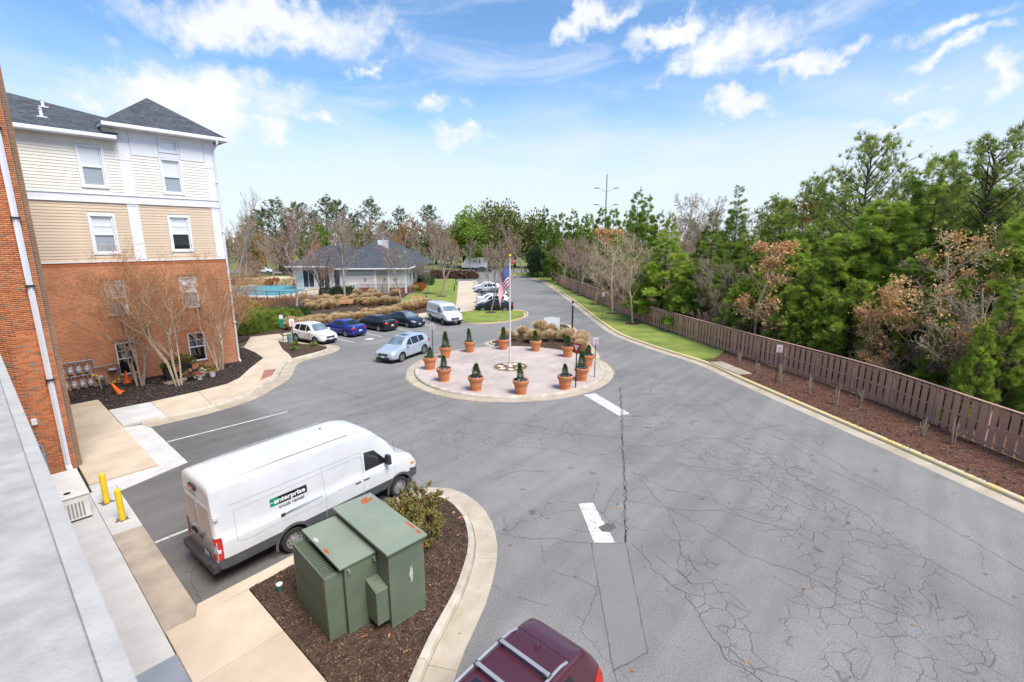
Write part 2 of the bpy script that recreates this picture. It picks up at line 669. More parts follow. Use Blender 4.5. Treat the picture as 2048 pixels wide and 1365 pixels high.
M_asph = asphalt_mat()
M_ground = M('ground_soil', (0.105, 0.085, 0.045), 0.95, (0.055, 0.060, 0.022), 0.08, 6, world_co=True)
M_concW = M('concrete_new', (0.56, 0.55, 0.53), 0.85, (0.47, 0.46, 0.44), 1.3, 6, 0.15, 120, world_co=True, rnd=0.03, speck=((0.33, 0.31, 0.28), 30, 0.72))
M_concT = M('concrete_tan', (0.56, 0.465, 0.355), 0.88, (0.475, 0.385, 0.285), 0.9, 6, 0.2, 150, world_co=True, rnd=0.05, speck=((0.25, 0.18, 0.11), 22, 0.70))
M_concO = M('concrete_old', (0.44, 0.37, 0.295), 0.9, (0.30, 0.25, 0.195), 1.1, 6, 0.25, 120, world_co=True, rnd=0.06, speck=((0.2, 0.15, 0.1), 18, 0.68))
M_kerb = M('kerb_concrete', (0.52, 0.47, 0.39), 0.9, (0.37, 0.32, 0.25), 1.6, 6, 0.25, 90, world_co=True, rnd=0.06, speck=((0.14, 0.11, 0.07), 9, 0.70))
M_gut = M('gutter_concrete', (0.46, 0.40, 0.32), 0.9, (0.36, 0.30, 0.22), 1.2, 6, 0.2, 90, world_co=True, rnd=0.06, speck=((0.16, 0.12, 0.08), 7, 0.68))
M_yelk = M('kerb_yellow_paint', (0.60, 0.47, 0.20), 0.8, (0.52, 0.455, 0.33), 2.2, 6, 0.2, 90, world_co=True, rnd=0.06, contrast=(0.42, 0.55), speck=((0.2, 0.15, 0.09), 9, 0.68))
M_mulch = M('mulch', (0.095, 0.054, 0.033), 0.97, (0.038, 0.023, 0.016), 11, 6, 1.0, 45, world_co=True, speck=((0.19, 0.13, 0.085), 26, 0.66))
M_mulchD = M('mulch_dark', (0.048, 0.036, 0.030), 0.97, (0.016, 0.013, 0.012), 9, 6, 1.0, 40, world_co=True, speck=((0.14, 0.11, 0.085), 20, 0.68))
M_lawn = M('lawn', (0.235, 0.275, 0.050), 0.95, (0.130, 0.175, 0.032), 0.6, 7, 1.0, 25, world_co=True, speck=((0.24, 0.23, 0.07), 9, 0.62))
M_lawn2 = M('lawn_dry', (0.20, 0.21, 0.065), 0.95, (0.12, 0.15, 0.03), 0.5, 7, 1.0, 25, world_co=True)
M_woodf = M('leaf_litter', (0.17, 0.095, 0.048), 0.97, (0.075, 0.042, 0.024), 3.5, 7, 1.0, 22, world_co=True, speck=((0.28, 0.17, 0.09), 12, 0.66))
M_white = M('road_paint', (0.60, 0.595, 0.57), 0.85, (0.45, 0.44, 0.42), 3, 7, world_co=True, contrast=(0.3, 0.6), speck=((0.22, 0.21, 0.205), 11, 0.57))
M_crack = M('crack_dark', (0.085, 0.081, 0.079), 0.95, (0.13, 0.125, 0.12), 8, 4, world_co=True)
M_patch = M('asphalt_patch', (0.185, 0.178, 0.174), 0.9, (0.195, 0.188, 0.183), 1.0, 6, 0.5, 90, world_co=True, speck=((0.235, 0.228, 0.222), 26, 0.55))

# the sheet that reaches the horizon
gm = MB().poly([(-900, -900, -0.10), (1500, -900, -0.10), (1500, 1500, -0.10), (-900, 1500, -0.10)])
tag(gm.build('ground', M_ground), kind='structure')

KR = [(15.0, -12.5), (18.6, -8.0), (22.0, -3.7), (24.8, -0.3), (28.2, 4.0), (31.3, 7.9), (33.8, 10.9), (36.4, 16.0), (39.3, 20.6), (43.4, 24.8), (48.0, 29.1), (56.8, 37.2),
      (64.6, 44.6), (72.5, 52.2), (79.5, 59.4), (85.5, 67.0), (90.4, 76.5), (96, 84)]


def smooth_path(pts, step=0.6):
    """Catmull-Rom resample"""
    P = [Vector((p[0], p[1], 0)) for p in pts]
    P = [P[0] * 2 - P[1]] + P + [P[-1] * 2 - P[-2]]
    out = []
    for i in range(1, len(P) - 2):
        n = max(2, int((P[i + 1] - P[i]).length / step))
        for k in range(n):
            s = k / n
            a, b_, c, d = P[i - 1], P[i], P[i + 1], P[i + 2]
            q = 0.5 * (2 * b_ + (c - a) * s + (2 * a - 5 * b_ + 4 * c - d) * s * s + (3 * b_ - a - 3 * c + d) * s ** 3)
            out.append((q.x, q.y))
    out.append((pts[-1][0], pts[-1][1]))
    return out


KRS = smooth_path(KR, 1.0)


def shift_path(path, o):
    out = []
    for i, p in enumerate(path):
        a, b_ = Vector(path[max(i - 1, 0)]), Vector(path[min(i + 1, len(path) - 1)])
        d = (b_ - a).normalized()
        out.append((p[0] + d.y * o, p[1] - d.x * o))
    return out


KRB = shift_path(KRS, 0.22)
asph = [(2.2, -12.5), (14.4, -12.5)] + KRS + [(104, 92), (100, 99), (60, 86), (48, 66), (30, 47), (16, 44), (4.2, 30), (2.2, 24)]
road = MB().poly([(x, y, 0.0) for x, y in asph]).build('parking_road', M_asph)
tag(road, kind='structure')
# cross street far behind
RV = Vector((0.6527, -0.7576)); FV = Vector((0.7576, 0.6527))


def cw(r, f):
    """metres to the right / ahead of the camera -> world"""
    p = RV * r + FV * f
    return (p.x, p.y)


st = MB().poly([(*cw(a, b_), 0.012) for a, b_ in ((-120, 124), (120, 130), (120, 146), (-120, 140))]).build('far_street', M_asph)
tag(st, kind='structure')
st2 = MB().poly([(*cw(a, b_), 0.006) for a, b_ in ((-20, 98), (3, 104), (10, 134), (-22, 130))]).build('street_mouth', M_asph)
tag(st2, kind='structure')


def strip(mb, path, w, z, m=0, dash=None):
    for i in range(len(path) - 1):
        a, b_ = Vector(path[i]), Vector(path[i + 1])
        d = (b_ - a).normalized()
        nrm = Vector((-d.y, d.x)) * w / 2
        e0 = d * (w * 0.3)
        mb.poly([(*(a - nrm - e0), z), (*(b_ - nrm + e0), z), (*(b_ + nrm + e0), z), (*(a + nrm - e0), z)], m)


def polyline_crack(mb, pts, w, jit=0.05, z=0.005):
    """a wandering crack of varying width"""
    P = []
    for i in range(len(pts) - 1):
        a, b_ = Vector(pts[i]), Vector(pts[i + 1])
        n = max(2, int((b_ - a).length / 0.16))
        for k in range(n):
            q = a.lerp(b_, k / n)
            P.append(q + Vector((rng.uniform(-1, 1), rng.uniform(-1, 1))) * jit)
    P.append(Vector(pts[-1]))
    vs, fs = [], []
    for i, p in enumerate(P):
        d = (P[min(i + 1, len(P) - 1)] - P[max(i - 1, 0)]).normalized()
        nn = Vector((-d.y, d.x)) * w * 0.5 * rng.uniform(0.35, 1.25)
        vs += [(*(p - nn), z), (*(p + nn), z)]
    for i in range(len(P) - 1):
        fs.append((2 * i, 2 * i + 2, 2 * i + 3, 2 * i + 1))
    mb.add(vs, fs)
    return P


ck = MB()
polyline_crack(ck, [(24.86, 12.83), (20.6, 10.45), (17.1, 8.55), (13.6, 6.62), (11.49, 5.5)], 0.055, 0.045)
polyline_crack(ck, [(24.86, 12.83), (20.6, 10.45), (17.1, 8.55), (13.6, 6.62), (11.49, 5.5)], 0.04, 0.10)
for pth, w in (([(10.80, 6.24), (7.48, 3.69)], 0.03), ([(11.46, 5.47), (8.36, 3.35)], 0.03), ([(10.80, 6.24), (11.46, 5.47)], 0.02), ([(7.48, 3.69), (8.36, 3.35)], 0.03), ([(7.48, 3.69), (7.1, 3.3)], 0.03)):
    polyline_crack(ck, pth, w, 0.012)
CR = [  # long wandering cracks, world metres
    [(11.6, 5.3), (10.9, 4.3), (10.6, 3.4), (9.3, 2.0), (9.2, 1.0), (8.7, 0.6), (8.1, -0.3), (7.2, -1.0)],
    [(9.3, 2.0), (9.7, 0.7), (10.2, -0.6), (9.9, -1.9), (10.1, -3.0)],
    [(15.3, 6.9), (14.0, 5.3), (13.8, 4.2), (13.2, 2.6), (13.4, 1.2), (13.0, 0.4), (13.3, -1.0)],
    [(14.0, 5.3), (13.0, 4.5), (12.1, 4.1), (11.6, 3.4)], [(12.1, 4.1), (11.3, 3.9), (11.0, 3.3)],
    [(15.6, 7.4), (15.2, 5.9), (15.6, 4.4), (15.1, 3.2), (15.4, 1.8)],
    [(16.9, 8.4), (15.6, 9.4), (15.3, 10.8), (14.2, 12.4), (14.4, 14.2), (12.9, 16.6), (12.4, 18.4)],
    [(18.2, 9.1), (17.0, 11.4), (16.6, 13.4), (15.3, 15.8), (15.2, 17.6)],
    [(17.4, 8.7), (18.6, 7.4), (20.4, 6.6), (21.3, 5.4), (23.3, 4.9), (24.6, 4.0)],
    [(20.6, 10.4), (22.2, 9.0), (24.0, 8.9), (25.3, 7.4), (27.2, 7.2)],
    [(23.2, 11.8), (25.0, 11.0), (26.6, 11.6), (28.4, 10.4), (30.2, 10.6)],
    [(19.2, 5.9), (18.6, 4.1), (17.6, 3.2), (17.0, 1.7)],
    [(21.0, 5.6), (20.4, 3.8), (19.0, 2.4), (18.2, 0.6), (16.4, -0.9), (15.4, -2.8)],
    [(25.2, 12.2), (26.8, 9.4), (25.9, 7.6), (23.6, 5.9), (22.6, 3.4), (20.8, 1.9), (19.6, -0.6)], [(27.6, 8.6), (25.0, 5.6), (22.2, 2.2), (18.8, -1.6), (16.2, -4.4)],
    [(19.4, 9.8), (20.6, 8.2), (22.8, 7.2), (23.4, 5.8)], [(16.0, 8.0), (17.4, 6.4), (18.0, 4.6), (19.6, 3.6)], [(13.6, 6.7), (14.2, 4.9), (15.4, 3.6), (15.8, 2.2)],
    [(16.6, 13.4), (18.4, 13.2), (20.2, 12.2), (22.0, 12.6)], [(15.3, 15.8), (13.6, 15.2), (12.0, 13.2)], [(12.6, 18.0), (13.8, 22.6), (13.2, 26.0)],
    [(12.9, 16.6), (11.6, 15.9), (10.9, 14.6)], [(13.9, 9.4), (12.8, 10.7), (11.6, 11.0)],
    [(10.8, 6.3), (10.2, 7.2), (9.6, 8.0)], [(12.5, 7.0), (11.6, 7.9), (10.6, 8.3)],
    [(10.9, 22.6), (11.8, 20.8), (13.6, 20.2), (15.4, 20.6)], [(30.5, 31.5), (33.0, 30.7), (36.0, 30.2)], [(27.4, 32.0), (24.0, 31.4), (22.0, 30.2), (19.2, 29.6)],
    [(46.2, 31.2), (50.0, 36.4), (54.4, 40.0)], [(50.5, 44.0), (54.5, 46.5), (57.2, 49.2)], [(44.2, 30.4), (41.8, 27.6), (38.0, 22.4)],
]
for p in CR:
    polyline_crack(ck, p, rng.uniform(0.014, 0.026), 0.055)
    for _ in range(4):                       # side twigs
        i = rng.randrange(len(p) - 1)
        a = Vector(p[i]).lerp(Vector(p[i + 1]), rng.random())
        dr = Vector((rng.uniform(-1, 1), rng.uniform(-1, 1))).normalized()
        polyline_crack(ck, [a, a + dr * rng.uniform(0.4, 1.1)], 0.012, 0.05)
tag(ck.build('crack', M_crack, road), kind='stuff')
pt = MB().poly([(10.80, 6.24, 0.003), (7.48, 3.69, 0.003), (8.36, 3.35, 0.003), (11.46, 5.47, 0.003)]).build('asphalt_patch', M_patch, road)

# painted marks, each its own sheet
def mark(pts, z=0.004, name='painted_line', mat=None):
    return MB().poly([(p[0], p[1], z) for p in pts]).build(name, mat or M_white, road)


mark([(22.22, 13.73), (20.57, 10.59), (21.19, 10.30), (22.89, 13.38)], name='centre_dash')
mark([(12.35, 7.68), (10.87, 6.19), (11.28, 5.72), (12.72, 7.35)], name='centre_dash')
MB().poly([(*p, 0.0065) for p in ((11.62, 6.50), (11.50, 6.30), (11.62, 6.10), (11.95, 6.05), (12.12, 6.22), (11.98, 6.40))]).build('pothole_stain', M_crack, road)
for a, b_ in (((4.8, 24.1), (9.9, 23.85)), ((2.5, 15.95), (8.5, 16.1)), ((20.95, 42.4), (21.3, 36.3)), ((24.3, 42.4), (24.35, 36.8)), ((27.9, 42.2), (27.65, 37.0)), ((31.2, 42.0), (30.9, 36.8))):
    m = MB()
    strip(m, [a, b_], 0.11, 0.004)
    m.build('stall_line', M_white, road)
mp = MB().lathe([(0.42, 0.0), (0.42, 0.002)], 14, (23.0, 36.7, 0.004)).build('white_patch', M_white, road)
wk = Vector((0.70, 0.714)); wq = Vector((0.714, -0.70))            # along / across the far walk


def kerb(name, path, side, label_mat=None, gw=0.42, h=0.13, kw=0.16, seg=3.0, step=0.5, gutter=True, closed=False):
    """kerb stones (and the gutter pan in front) along a path; side=+1: road to the left of travel"""
    km = label_mat or M_kerb
    root = bpy.data.objects.new(name, None)
    col.objects.link(root)
    root['kind'] = 'structure'
    P = smooth_path(path, step) if not closed else path + [path[0]]
    P = [Vector(p) for p in P]
    cum = [0]
    for i in range(len(P) - 1):
        cum.append(cum[-1] + (P[i + 1] - P[i]).length)

    def nrm(i):
        a = P[max(i - 1, 0)]; b_ = P[min(i + 1, len(P) - 1)]
        if closed and (i == 0 or i == len(P) - 1):
            a, b_ = P[-2], P[1]
        d = (b_ - a).normalized()
        return Vector((-d.y, d.x)) * side
    i0 = 0
    while i0 < len(P) - 1:
        i1 = i0 + 1
        while i1 < len(P) - 1 and cum[i1] - cum[i0] < seg:
            i1 += 1
        for kind in (('kerb_stone', 'gutter_slab') if gutter else ('kerb_stone',)):
            prof = [(0.0, -0.06), (0.05, h - 0.035), (0.085, h), (0.085 + kw, h + 0.004), (0.085 + kw, -0.06)] if kind == 'kerb_stone' else [(-gw, -0.05), (-gw, 0.006), (-0.002, 0.014), (-0.002, -0.05)]
            vs, fs = [], []
            idx = list(range(i0, i1 + 1))
            for q, i in enumerate(idx):
                p = P[i].copy()
                if q == 0 and i0 > 0:
                    p += (P[i + 1] - p).normalized() * 0.006
                if q == len(idx) - 1:
                    p += (P[i - 1] - p).normalized() * 0.006
                n_ = nrm(i)
                for (o, z) in prof:
                    vs.append((*(p - n_ * o), z))
            k = len(prof)
            for q in range(len(idx) - 1):
                for j in range(k):
                    a, b_ = q * k + j, q * k + (j + 1) % k
                    f = (a, b_, b_ + k, a + k)
                    fs.append(f if side < 0 else f[::-1])
            fs.append(tuple(range(k))); fs.append(tuple((len(idx) - 1) * k + j for j in range(k)))
            MB().add(vs, fs).build(kind, km if kind == 'kerb_stone' else M_gut, root)
        i0 = i1
    return root


def slab(poly, z, mat, parent, name='slab', z0=-0.06, bevel=0.008):
    o = MB().prism(poly, z0, z).build(name, mat, parent, bevel=bevel, seg=1)
    return o


def group_struct(name):
    r = bpy.data.objects.new(name, None)
    col.objects.link(r)
    r['kind'] = 'structure'
    return r


def strip_slabs(root, x0, x1, ys, z, mat, gap=0.012, name='slab', axis='y'):
    for i in range(len(ys) - 1):
        a, b_ = ys[i] + gap / 2, ys[i + 1] - gap / 2
        slab([(x0, a), (x1, a), (x1, b_), (x0, b_)] if axis == 'y' else [(a, x0), (b_, x0), (b_, x1), (a, x1)], z, mat, root, name)


ZW = 0.12
# --- walk beside the near building
w1 = group_struct('building_walk')
strip_slabs(w1, 0.14, 1.70, [-12, -9.5, -7, -4.5, -2, 0.5, 3, 5.5, 8.0, 9.9, 10.95, 12.75, 14.6, 15.9, 17.2, 18.6, 20.95, 23.35], 0.06, M_concW)
strip_slabs(w1, 1.715, 2.45, [17.3, 21.0], 0.03, M_concW, name='bollard_pad')
strip_slabs(w1, 1.715, 2.45, [11.72, 14.6, 17.29], 0.03, M_concO, name='apron_slab')
M_steel = M('galvanised_plate', (0.42, 0.46, 0.50), 0.45, (0.36, 0.40, 0.44), 2, 4, metal=0.5)
MB().bx(1.0, 1.78, 8.6, 10.9, 0.0605, 0.072).build('steel_plate', M_steel, w1, bevel=0.003)
# --- walk towards the transformer
w2 = group_struct('island_walk')
for (x0, x1, y0, y1) in ((1.715, 3.46, 9.75, 11.70), (1.795, 3.46, 7.9, 9.735), (1.795, 3.46, 5.9, 7.885), ):
    slab([(x0, y0), (x1, y0), (x1, y1), (x0, y1)], ZW, M_concT, w2)
slab([(3.475, 5.98), (3.75, 6.05), (4.5, 6.5), (4.6, 6.6), (3.475, 6.6)], ZW, M_concT, w2)
slab([(2.3, 11.72), (8.4, 11.95), (8.3, 12.30), (2.46, 12.14)], 0.10, M_concT, w2, 'edge_slab')
# --- walkway by the brick wing
w3 = group_struct('wing_walk')
strip_slabs(w3, 1.80, 3.84, [21.62, 24.3, 26.9, 29.6, 33.3], ZW, M_concT)
slab([(2.46, 20.4), (4.72, 21.15), (4.72, 21.60), (1.8, 21.60), (1.8, 21.02), (2.46, 21.02)], 0.035, M_concW, w3, 'ramp_slab')
slab([(3.86, 21.62), (4.72, 21.62), (4.72, 24.4), (3.86, 24.4)], 0.035, M_concW, w3, 'ramp_slab')
slab([(3.86, 24.42), (4.72, 24.42), (4.72, 26.4), (4.50, 27.3), (3.86, 27.5)], 0.035, M_concW, w3, 'ramp_slab')
slab([(3.86, 27.60), (5.6, 27.55), (5.6, 30.66), (3.86, 30.75)], ZW, M_concW, w3)
slab([(5.615, 27.55), (7.6, 27.50), (7.9, 30.80), (5.615, 30.66)], ZW, M_concT, w3)
slab([(7.615, 27.50), (9.0, 27.95), (10.2, 28.8), (9.5, 31.12), (7.915, 30.80)], ZW, M_concT, w3)
slab([(10.215, 28.8), (11.9, 30.2), (12.9, 31.8), (11.9, 33.9), (10.5, 31.9), (9.52, 31.12)], ZW, M_concT, w3)
slab([(12.915, 31.82), (13.9, 33.4), (15.0, 34.3), (15.5, 36.0), (15.9, 38.0), (14.0, 38.4), (13.7, 36.2), (11.92, 33.92)], ZW, M_concT, w3)
slab([(15.93, 38.0), (16.9, 41.2), (18.1, 42.9), (18.6, 44.7), (16.2, 45.2), (14.1, 41.0), (14.02, 38.42)], ZW, M_concT, w3)
M_redpad = M('red_pavers', (0.36, 0.16, 0.12), 0.9, (0.29, 0.13, 0.10), 6, 4, 0.3, 60, world_co=True)
slab([(11.15, 30.35), (12.1, 30.9), (13.0, 32.3), (12.3, 32.6)], 0.1245, M_redpad, w3, 'tactile_pad', z0=0.12)
kerb('kerb_by_wing', [(4.55, 27.45), (7.2, 27.36), (9.2, 27.85), (10.4, 28.75), (12.0, 30.1), (13.1, 31.8), (14.0, 33.25), (15.1, 34.15), (16.8, 34.6), (18.2, 35.1), (18.9, 36.1), (18.7, 37.3), (17.9, 39.4), (17.3, 41.2), (18.1, 42.75)], -1, gw=0.75)

# mulch beds (flat solids; the chips are separate)
def bed(name, poly, z, mat):
    o = MB().prism(poly, -0.06, z).build(name, mat)
    return tag(o, kind='structure')


bed('mulch_bed_by_wall', [(1.6, 36.6), (1.6, 33.32), (3.85, 33.32), (3.85, 30.77), (5.6, 30.68), (7.9, 30.82), (9.5, 31.14), (10.5, 31.92), (11.9, 33.93), (13.68, 36.2), (14.0, 38.4), (14.1, 41.0), (12.3, 42), (12.3, 36.6)], 0.125, M_mulchD)
bed('mulch_bed_corner', [(15.02, 34.35), (16.7, 34.85), (18.05, 35.35), (18.65, 36.1), (18.45, 37.2), (17.65, 39.3), (17.05, 41.15), (15.95, 38.0), (15.5, 36.0)], 0.125, M_mulch)
isl = [(3.475, 11.70), (8.35, 11.93), (9.25, 11.72), (9.52, 11.1), (9.28, 10.05), (8.72, 9.2), (8.0, 8.5), (6.7, 7.65), (5.5, 7.12), (4.7, 6.62), (3.475, 6.62)]
bed('mulch_bed_island', isl, 0.13, M_mulch)
KI = [(1.9, 5.3), (3.0, 5.55), (4.0, 6.05), (5.6, 6.95), (6.8, 7.5), (8.1, 8.35), (8.85, 9.1), (9.42, 10.0), (9.68, 11.1), (9.38, 11.85), (8.4, 12.1)]
kerb('kerb_island', KI, -1, gw=0.62, kw=0.13, h=0.15)

# --- centre circle
CC = (23.8, 20.7)


def arc(c, r, a0, a1, n):
    return [(c[0] + r * math.cos(a0 + (a1 - a0) * k / n), c[1] + r * math.sin(a0 + (a1 - a0) * k / n)) for k in range(n + 1)]


def paver_mat():
    m = bpy.data.materials.new('brick_pavers')
    m.use_nodes = True
    t = m.node_tree
    L = t.links.new
    b = t.nodes['Principled BSDF']
    g = N(t, 'ShaderNodeNewGeometry')
    mp = N(t, 'ShaderNodeMapping')
    mp.inputs['Rotation'].default_value = (0, 0, R(30))
    L(g.outputs['Position'], mp.inputs[0])
    br = N(t, 'ShaderNodeTexBrick')
    br.inputs['Scale'].default_value = 1.0
    br.inputs['Brick Width'].default_value = 0.22
    br.inputs['Row Height'].default_value = 0.11
    br.inputs['Mortar Size'].default_value = 0.008
    br.inputs['Color1'].default_value = (0.50, 0.425, 0.385, 1)
    br.inputs['Color2'].default_value = (0.43, 0.36, 0.325, 1)
    br.inputs['Mortar'].default_value = (0.22, 0.18, 0.16, 1)
    L(mp.outputs[0], br.inputs['Vector'])
    n = N(t, 'ShaderNodeTexNoise')
    n.inputs['Scale'].default_value = 0.5
    n.inputs['Detail'].default_value = 6
    L(g.outputs['Position'], n.inputs['Vector'])
    mr = N(t, 'ShaderNodeMapRange')
    mr.inputs['From Min'].default_value = 0.3; mr.inputs['From Max'].default_value = 0.7
    mr.inputs['To Min'].default_value = 0.88; mr.inputs['To Max'].default_value = 1.22
    L(n.outputs['Fac'], mr.inputs['Value'])
    mx = N(t, 'ShaderNodeMix', data_type='RGBA', blend_type='MULTIPLY')
    mx.inputs[0].default_value = 1.0
    L(br.outputs['Color'], mx.inputs[6]); L(mr.outputs[0], mx.inputs[7])
    L(mx.outputs[2], b.inputs['Base Color'])
    b.inputs['Roughness'].default_value = 0.9
    bp = N(t, 'ShaderNodeBump'); bp.inputs['Strength'].default_value = 0.5; bp.inputs['Distance'].default_value = 0.01
    L(br.outputs['Fac'], bp.inputs['Height']); bp.invert = True
    L(bp.outputs[0], b.inputs['Normal'])
    return m


M_paver = paver_mat()
plaza = MB().prism(arc(CC, 6.26, 0, 2 * math.pi * 95 / 96, 95), -0.06, 0.115).build('brick_circle', M_paver)
tag(plaza, kind='structure')
kerb('kerb_circle', arc(CC, 6.50, 0, 2 * math.pi * 95 / 96, 95), -1, gw=0.52, kw=0.19, closed=True, seg=3.2)
bed_poly = [(28.6, 26.6), (29.0, 27.25), (32.0, 27.55), (35.4, 27.75), (38.6, 27.95), (39.9, 27.55), (39.6, 26.8), (37.6, 24.8), (34.0, 21.4), (31.0, 18.7), (30.4, 18.55)] + arc(CC, 6.62, math.atan2(-1.9, 6.6), math.atan2(5.1, 4.2), 16)[1:]
bed('mulch_bed_circle', bed_poly, 0.13, M_mulch)
kerb('kerb_circle_bed', [(28.35, 26.35), (28.75, 27.42), (32.0, 27.78), (35.4, 27.98), (38.7, 28.2), (40.3, 27.75), (39.9, 26.65), (37.8, 24.6), (34.2, 21.2), (31.2, 18.5), (29.9, 17.6)], 1, gw=0.4, kw=0.15)
MB().prism([(37.2, 25.2), (38.9, 26.6), (38.6, 27.5), (36.9, 27.5), (36.2, 26.4)], 0.1, 0.145).build('ground_cover_patch', M('ground_cover', (0.17, 0.20, 0.06), 0.95, (0.10, 0.09, 0.04), 3, 6, 1.0, 20, world_co=True), tag(bpy.data.objects['mulch_bed_circle']))

for a0, a1 in ((148, 212), (-62, -20)):
    pa = arc(CC, 7.08, R(a0), R(a1), 20)
    m = MB()
    strip(m, pa, 0.09, 0.0045)
    m.build('yellow_edge_line', M('worn_yellow_paint', (0.50, 0.37, 0.12), 0.85, (0.30, 0.26, 0.19), 4, 5, world_co=True, contrast=(0.42, 0.55)), road)
# --- grass island
gi = smooth_path([(35.0, 38.6), (34.9, 35.5), (37.5, 33.75), (41.0, 34.0), (42.9, 35.1), (44.3, 36.8), (43.3, 39.6), (40.9, 41.3), (38.9, 41.6), (36.4, 41.4), (35.0, 38.6)], 0.6)[:-1]
bed('grass_island', gi, 0.14, M_lawn)
kerb('kerb_grass_island', [(34.5, 42.2), (34.75, 38.6), (34.65, 35.35), (37.4, 33.5), (41.1, 33.75), (43.1, 34.9), (44.6, 36.8), (43.55, 39.75), (42.6, 41.0)], 1, M_yelk, gw=0.85, kw=0.14)

# --- walk behind the stalls and up to the far street
w4 = group_struct('garden_walk')
xs = [18.65, 21.5, 24.5, 27.5, 30.5, 33.2]
for i in range(len(xs) - 1):
    y0, y1 = 42.95, 44.6
    slab([(xs[i] + 0.006, y0), (xs[i + 1] - 0.006, y0), (xs[i + 1] - 0.006, y1), (xs[i] + 0.006, y1)], ZW, M_concT, w4)
slab([(33.21, 42.95), (35.1, 42.4), (36.6, 41.7), (39.0, 41.9), (41.4, 41.6), (42.6, 41.2), (43.6, 43.6), (41.5, 45.6), (38.0, 44.8), (33.21, 44.6)], ZW, M_concT, w4)
A, B_ = Vector((42.55, 44.6)), Vector((70.0, 73.6))
dirw = (B_ - A).normalized(); nw = Vector((-dirw.y, dirw.x))
tt = 0.0
Lw = (B_ - A).length
while tt < Lw - 1:
    e = min(tt + 2.7, Lw)
    p, q = A + dirw * (tt + 0.006), A + dirw * (e - 0.006)
    slab([tuple(p + nw * 1.35), tuple(p - nw * 1.75), tuple(q - nw * 1.85), tuple(q + nw * 1.35)], ZW, M_concT, w4)
    tt = e
kerb('kerb_stalls', [(18.1, 42.78), (22, 42.78), (28, 42.78), (33.2, 42.75), (34.4, 42.3)], -1, gw=0.4)
kerb('kerb_parked_row', [(43.3, 42.8), (50.5, 50.3), (57.5, 57.6), (64.5, 64.9), (71.2, 71.8), (74.5, 78.0), (73.5, 83.5)], -1, gw=0.5)

# --- garden ground, lawns, pool deck behind
bed('garden_mulch', [(12.4, 42), (16.2, 45.25), (18.6, 44.72), (33.2, 44.62), (38.0, 44.85), (41.5, 45.65), (40.6, 50), (36, 58), (39, 66), (31, 73), (20, 90), (12.4, 90)], 0.118, M_mulch)
bed('garden_lawn', [(41.6, 45.7), (41.3, 46.2), (40.7, 50.1), (38.5, 54.6), (45.0, 60.6), (48.0, 63.0), (66.4, 83.4), (72.6, 80.2), (69.0, 74.6), (41.9, 45.9)], 0.121, M_lawn)
bed('pool_deck', [(30.2, 73.6), (38.7, 66.4), (60, 88), (50, 118), (20, 118), (20.2, 90)], 0.10, M_concT)
bed('club_bed', [(38.8, 66.2), (36.2, 58.2), (38.4, 54.8), (44.9, 60.8), (47.6, 63.4), (41.2, 71.4)], 0.114, M_mulch)
bed('right_lawn', [p for p in KRB if p[1] > 10.8] + [(101, 84), (96, 72), (81, 57.0), (78.7, 55.9), (72.9, 50.0), (59.4, 35.5), (48.2, 23.7), (41.4, 15.0), (38.4, 10.9), (35.4, 10.8)], 0.125, M_lawn)
bed('right_mulch', [(15.5, -12.6)] + [p for p in KRB[1:] if p[1] < 10.2] + [(34.0, 10.85), (35.38, 10.78), (38.3, 10.7), (36.9, 8.9), (33.6, 4.0), (31.2, 0.9), (28.4, -1.9), (26.1, -4.0), (22.0, -8.8), (19.0, -12.6)], 0.124, M('mulch_reddish', (0.15, 0.062, 0.036), 0.97, (0.065, 0.029, 0.019), 9, 6, 1.0, 40, world_co=True, speck=((0.22, 0.12, 0.08), 20, 0.66)))
bed('woodland_floor', [(19.2, -12.6), (22.2, -8.8), (26.3, -4.0), (31.4, 0.9), (37.1, 8.9), (41.6, 15.0), (48.4, 23.7), (59.6, 35.5), (73.1, 50.0), (81.2, 57), (96.5, 72), (170, 60), (150, -40), (60, -60), (20, -30)], 0.10, M_woodf)
bed('far_verge', [cw(-160, 140.6), cw(-120, 140.6), cw(160, 147), cw(160, 260), cw(-160, 260)], 0.05, M_lawn2)
bed('street_verge', [cw(-160, 96), cw(-62, 96), cw(-24, 105), cw(-24, 123), cw(-160, 119)], 0.05, M_lawn2)
kerb('kerb_right', [p for p in KR], 1, M_yelk, gw=0.60, kw=0.20, seg=3.0)
tag(bpy.data.objects['mulch_bed_circle'], kind='structure')

# storm drain inlet by the fence
dr = thing('storm_drain', 'flat concrete storm drain inlet with dark slot beside the yellow kerb', 'drain', (32.9, 9.3, 0), math.atan2(2.9, 2.3))
MB().box((0, -0.42, 0.15), (3.2, 1.0, 0.07)).build('lid', M_concO, dr, bevel=0.01)
MB().box((0, 0.085, 0.085), (3.0, 0.10, 0.07)).build('slot', M('drain_black', (0.01, 0.01, 0.01), 0.9), dr)

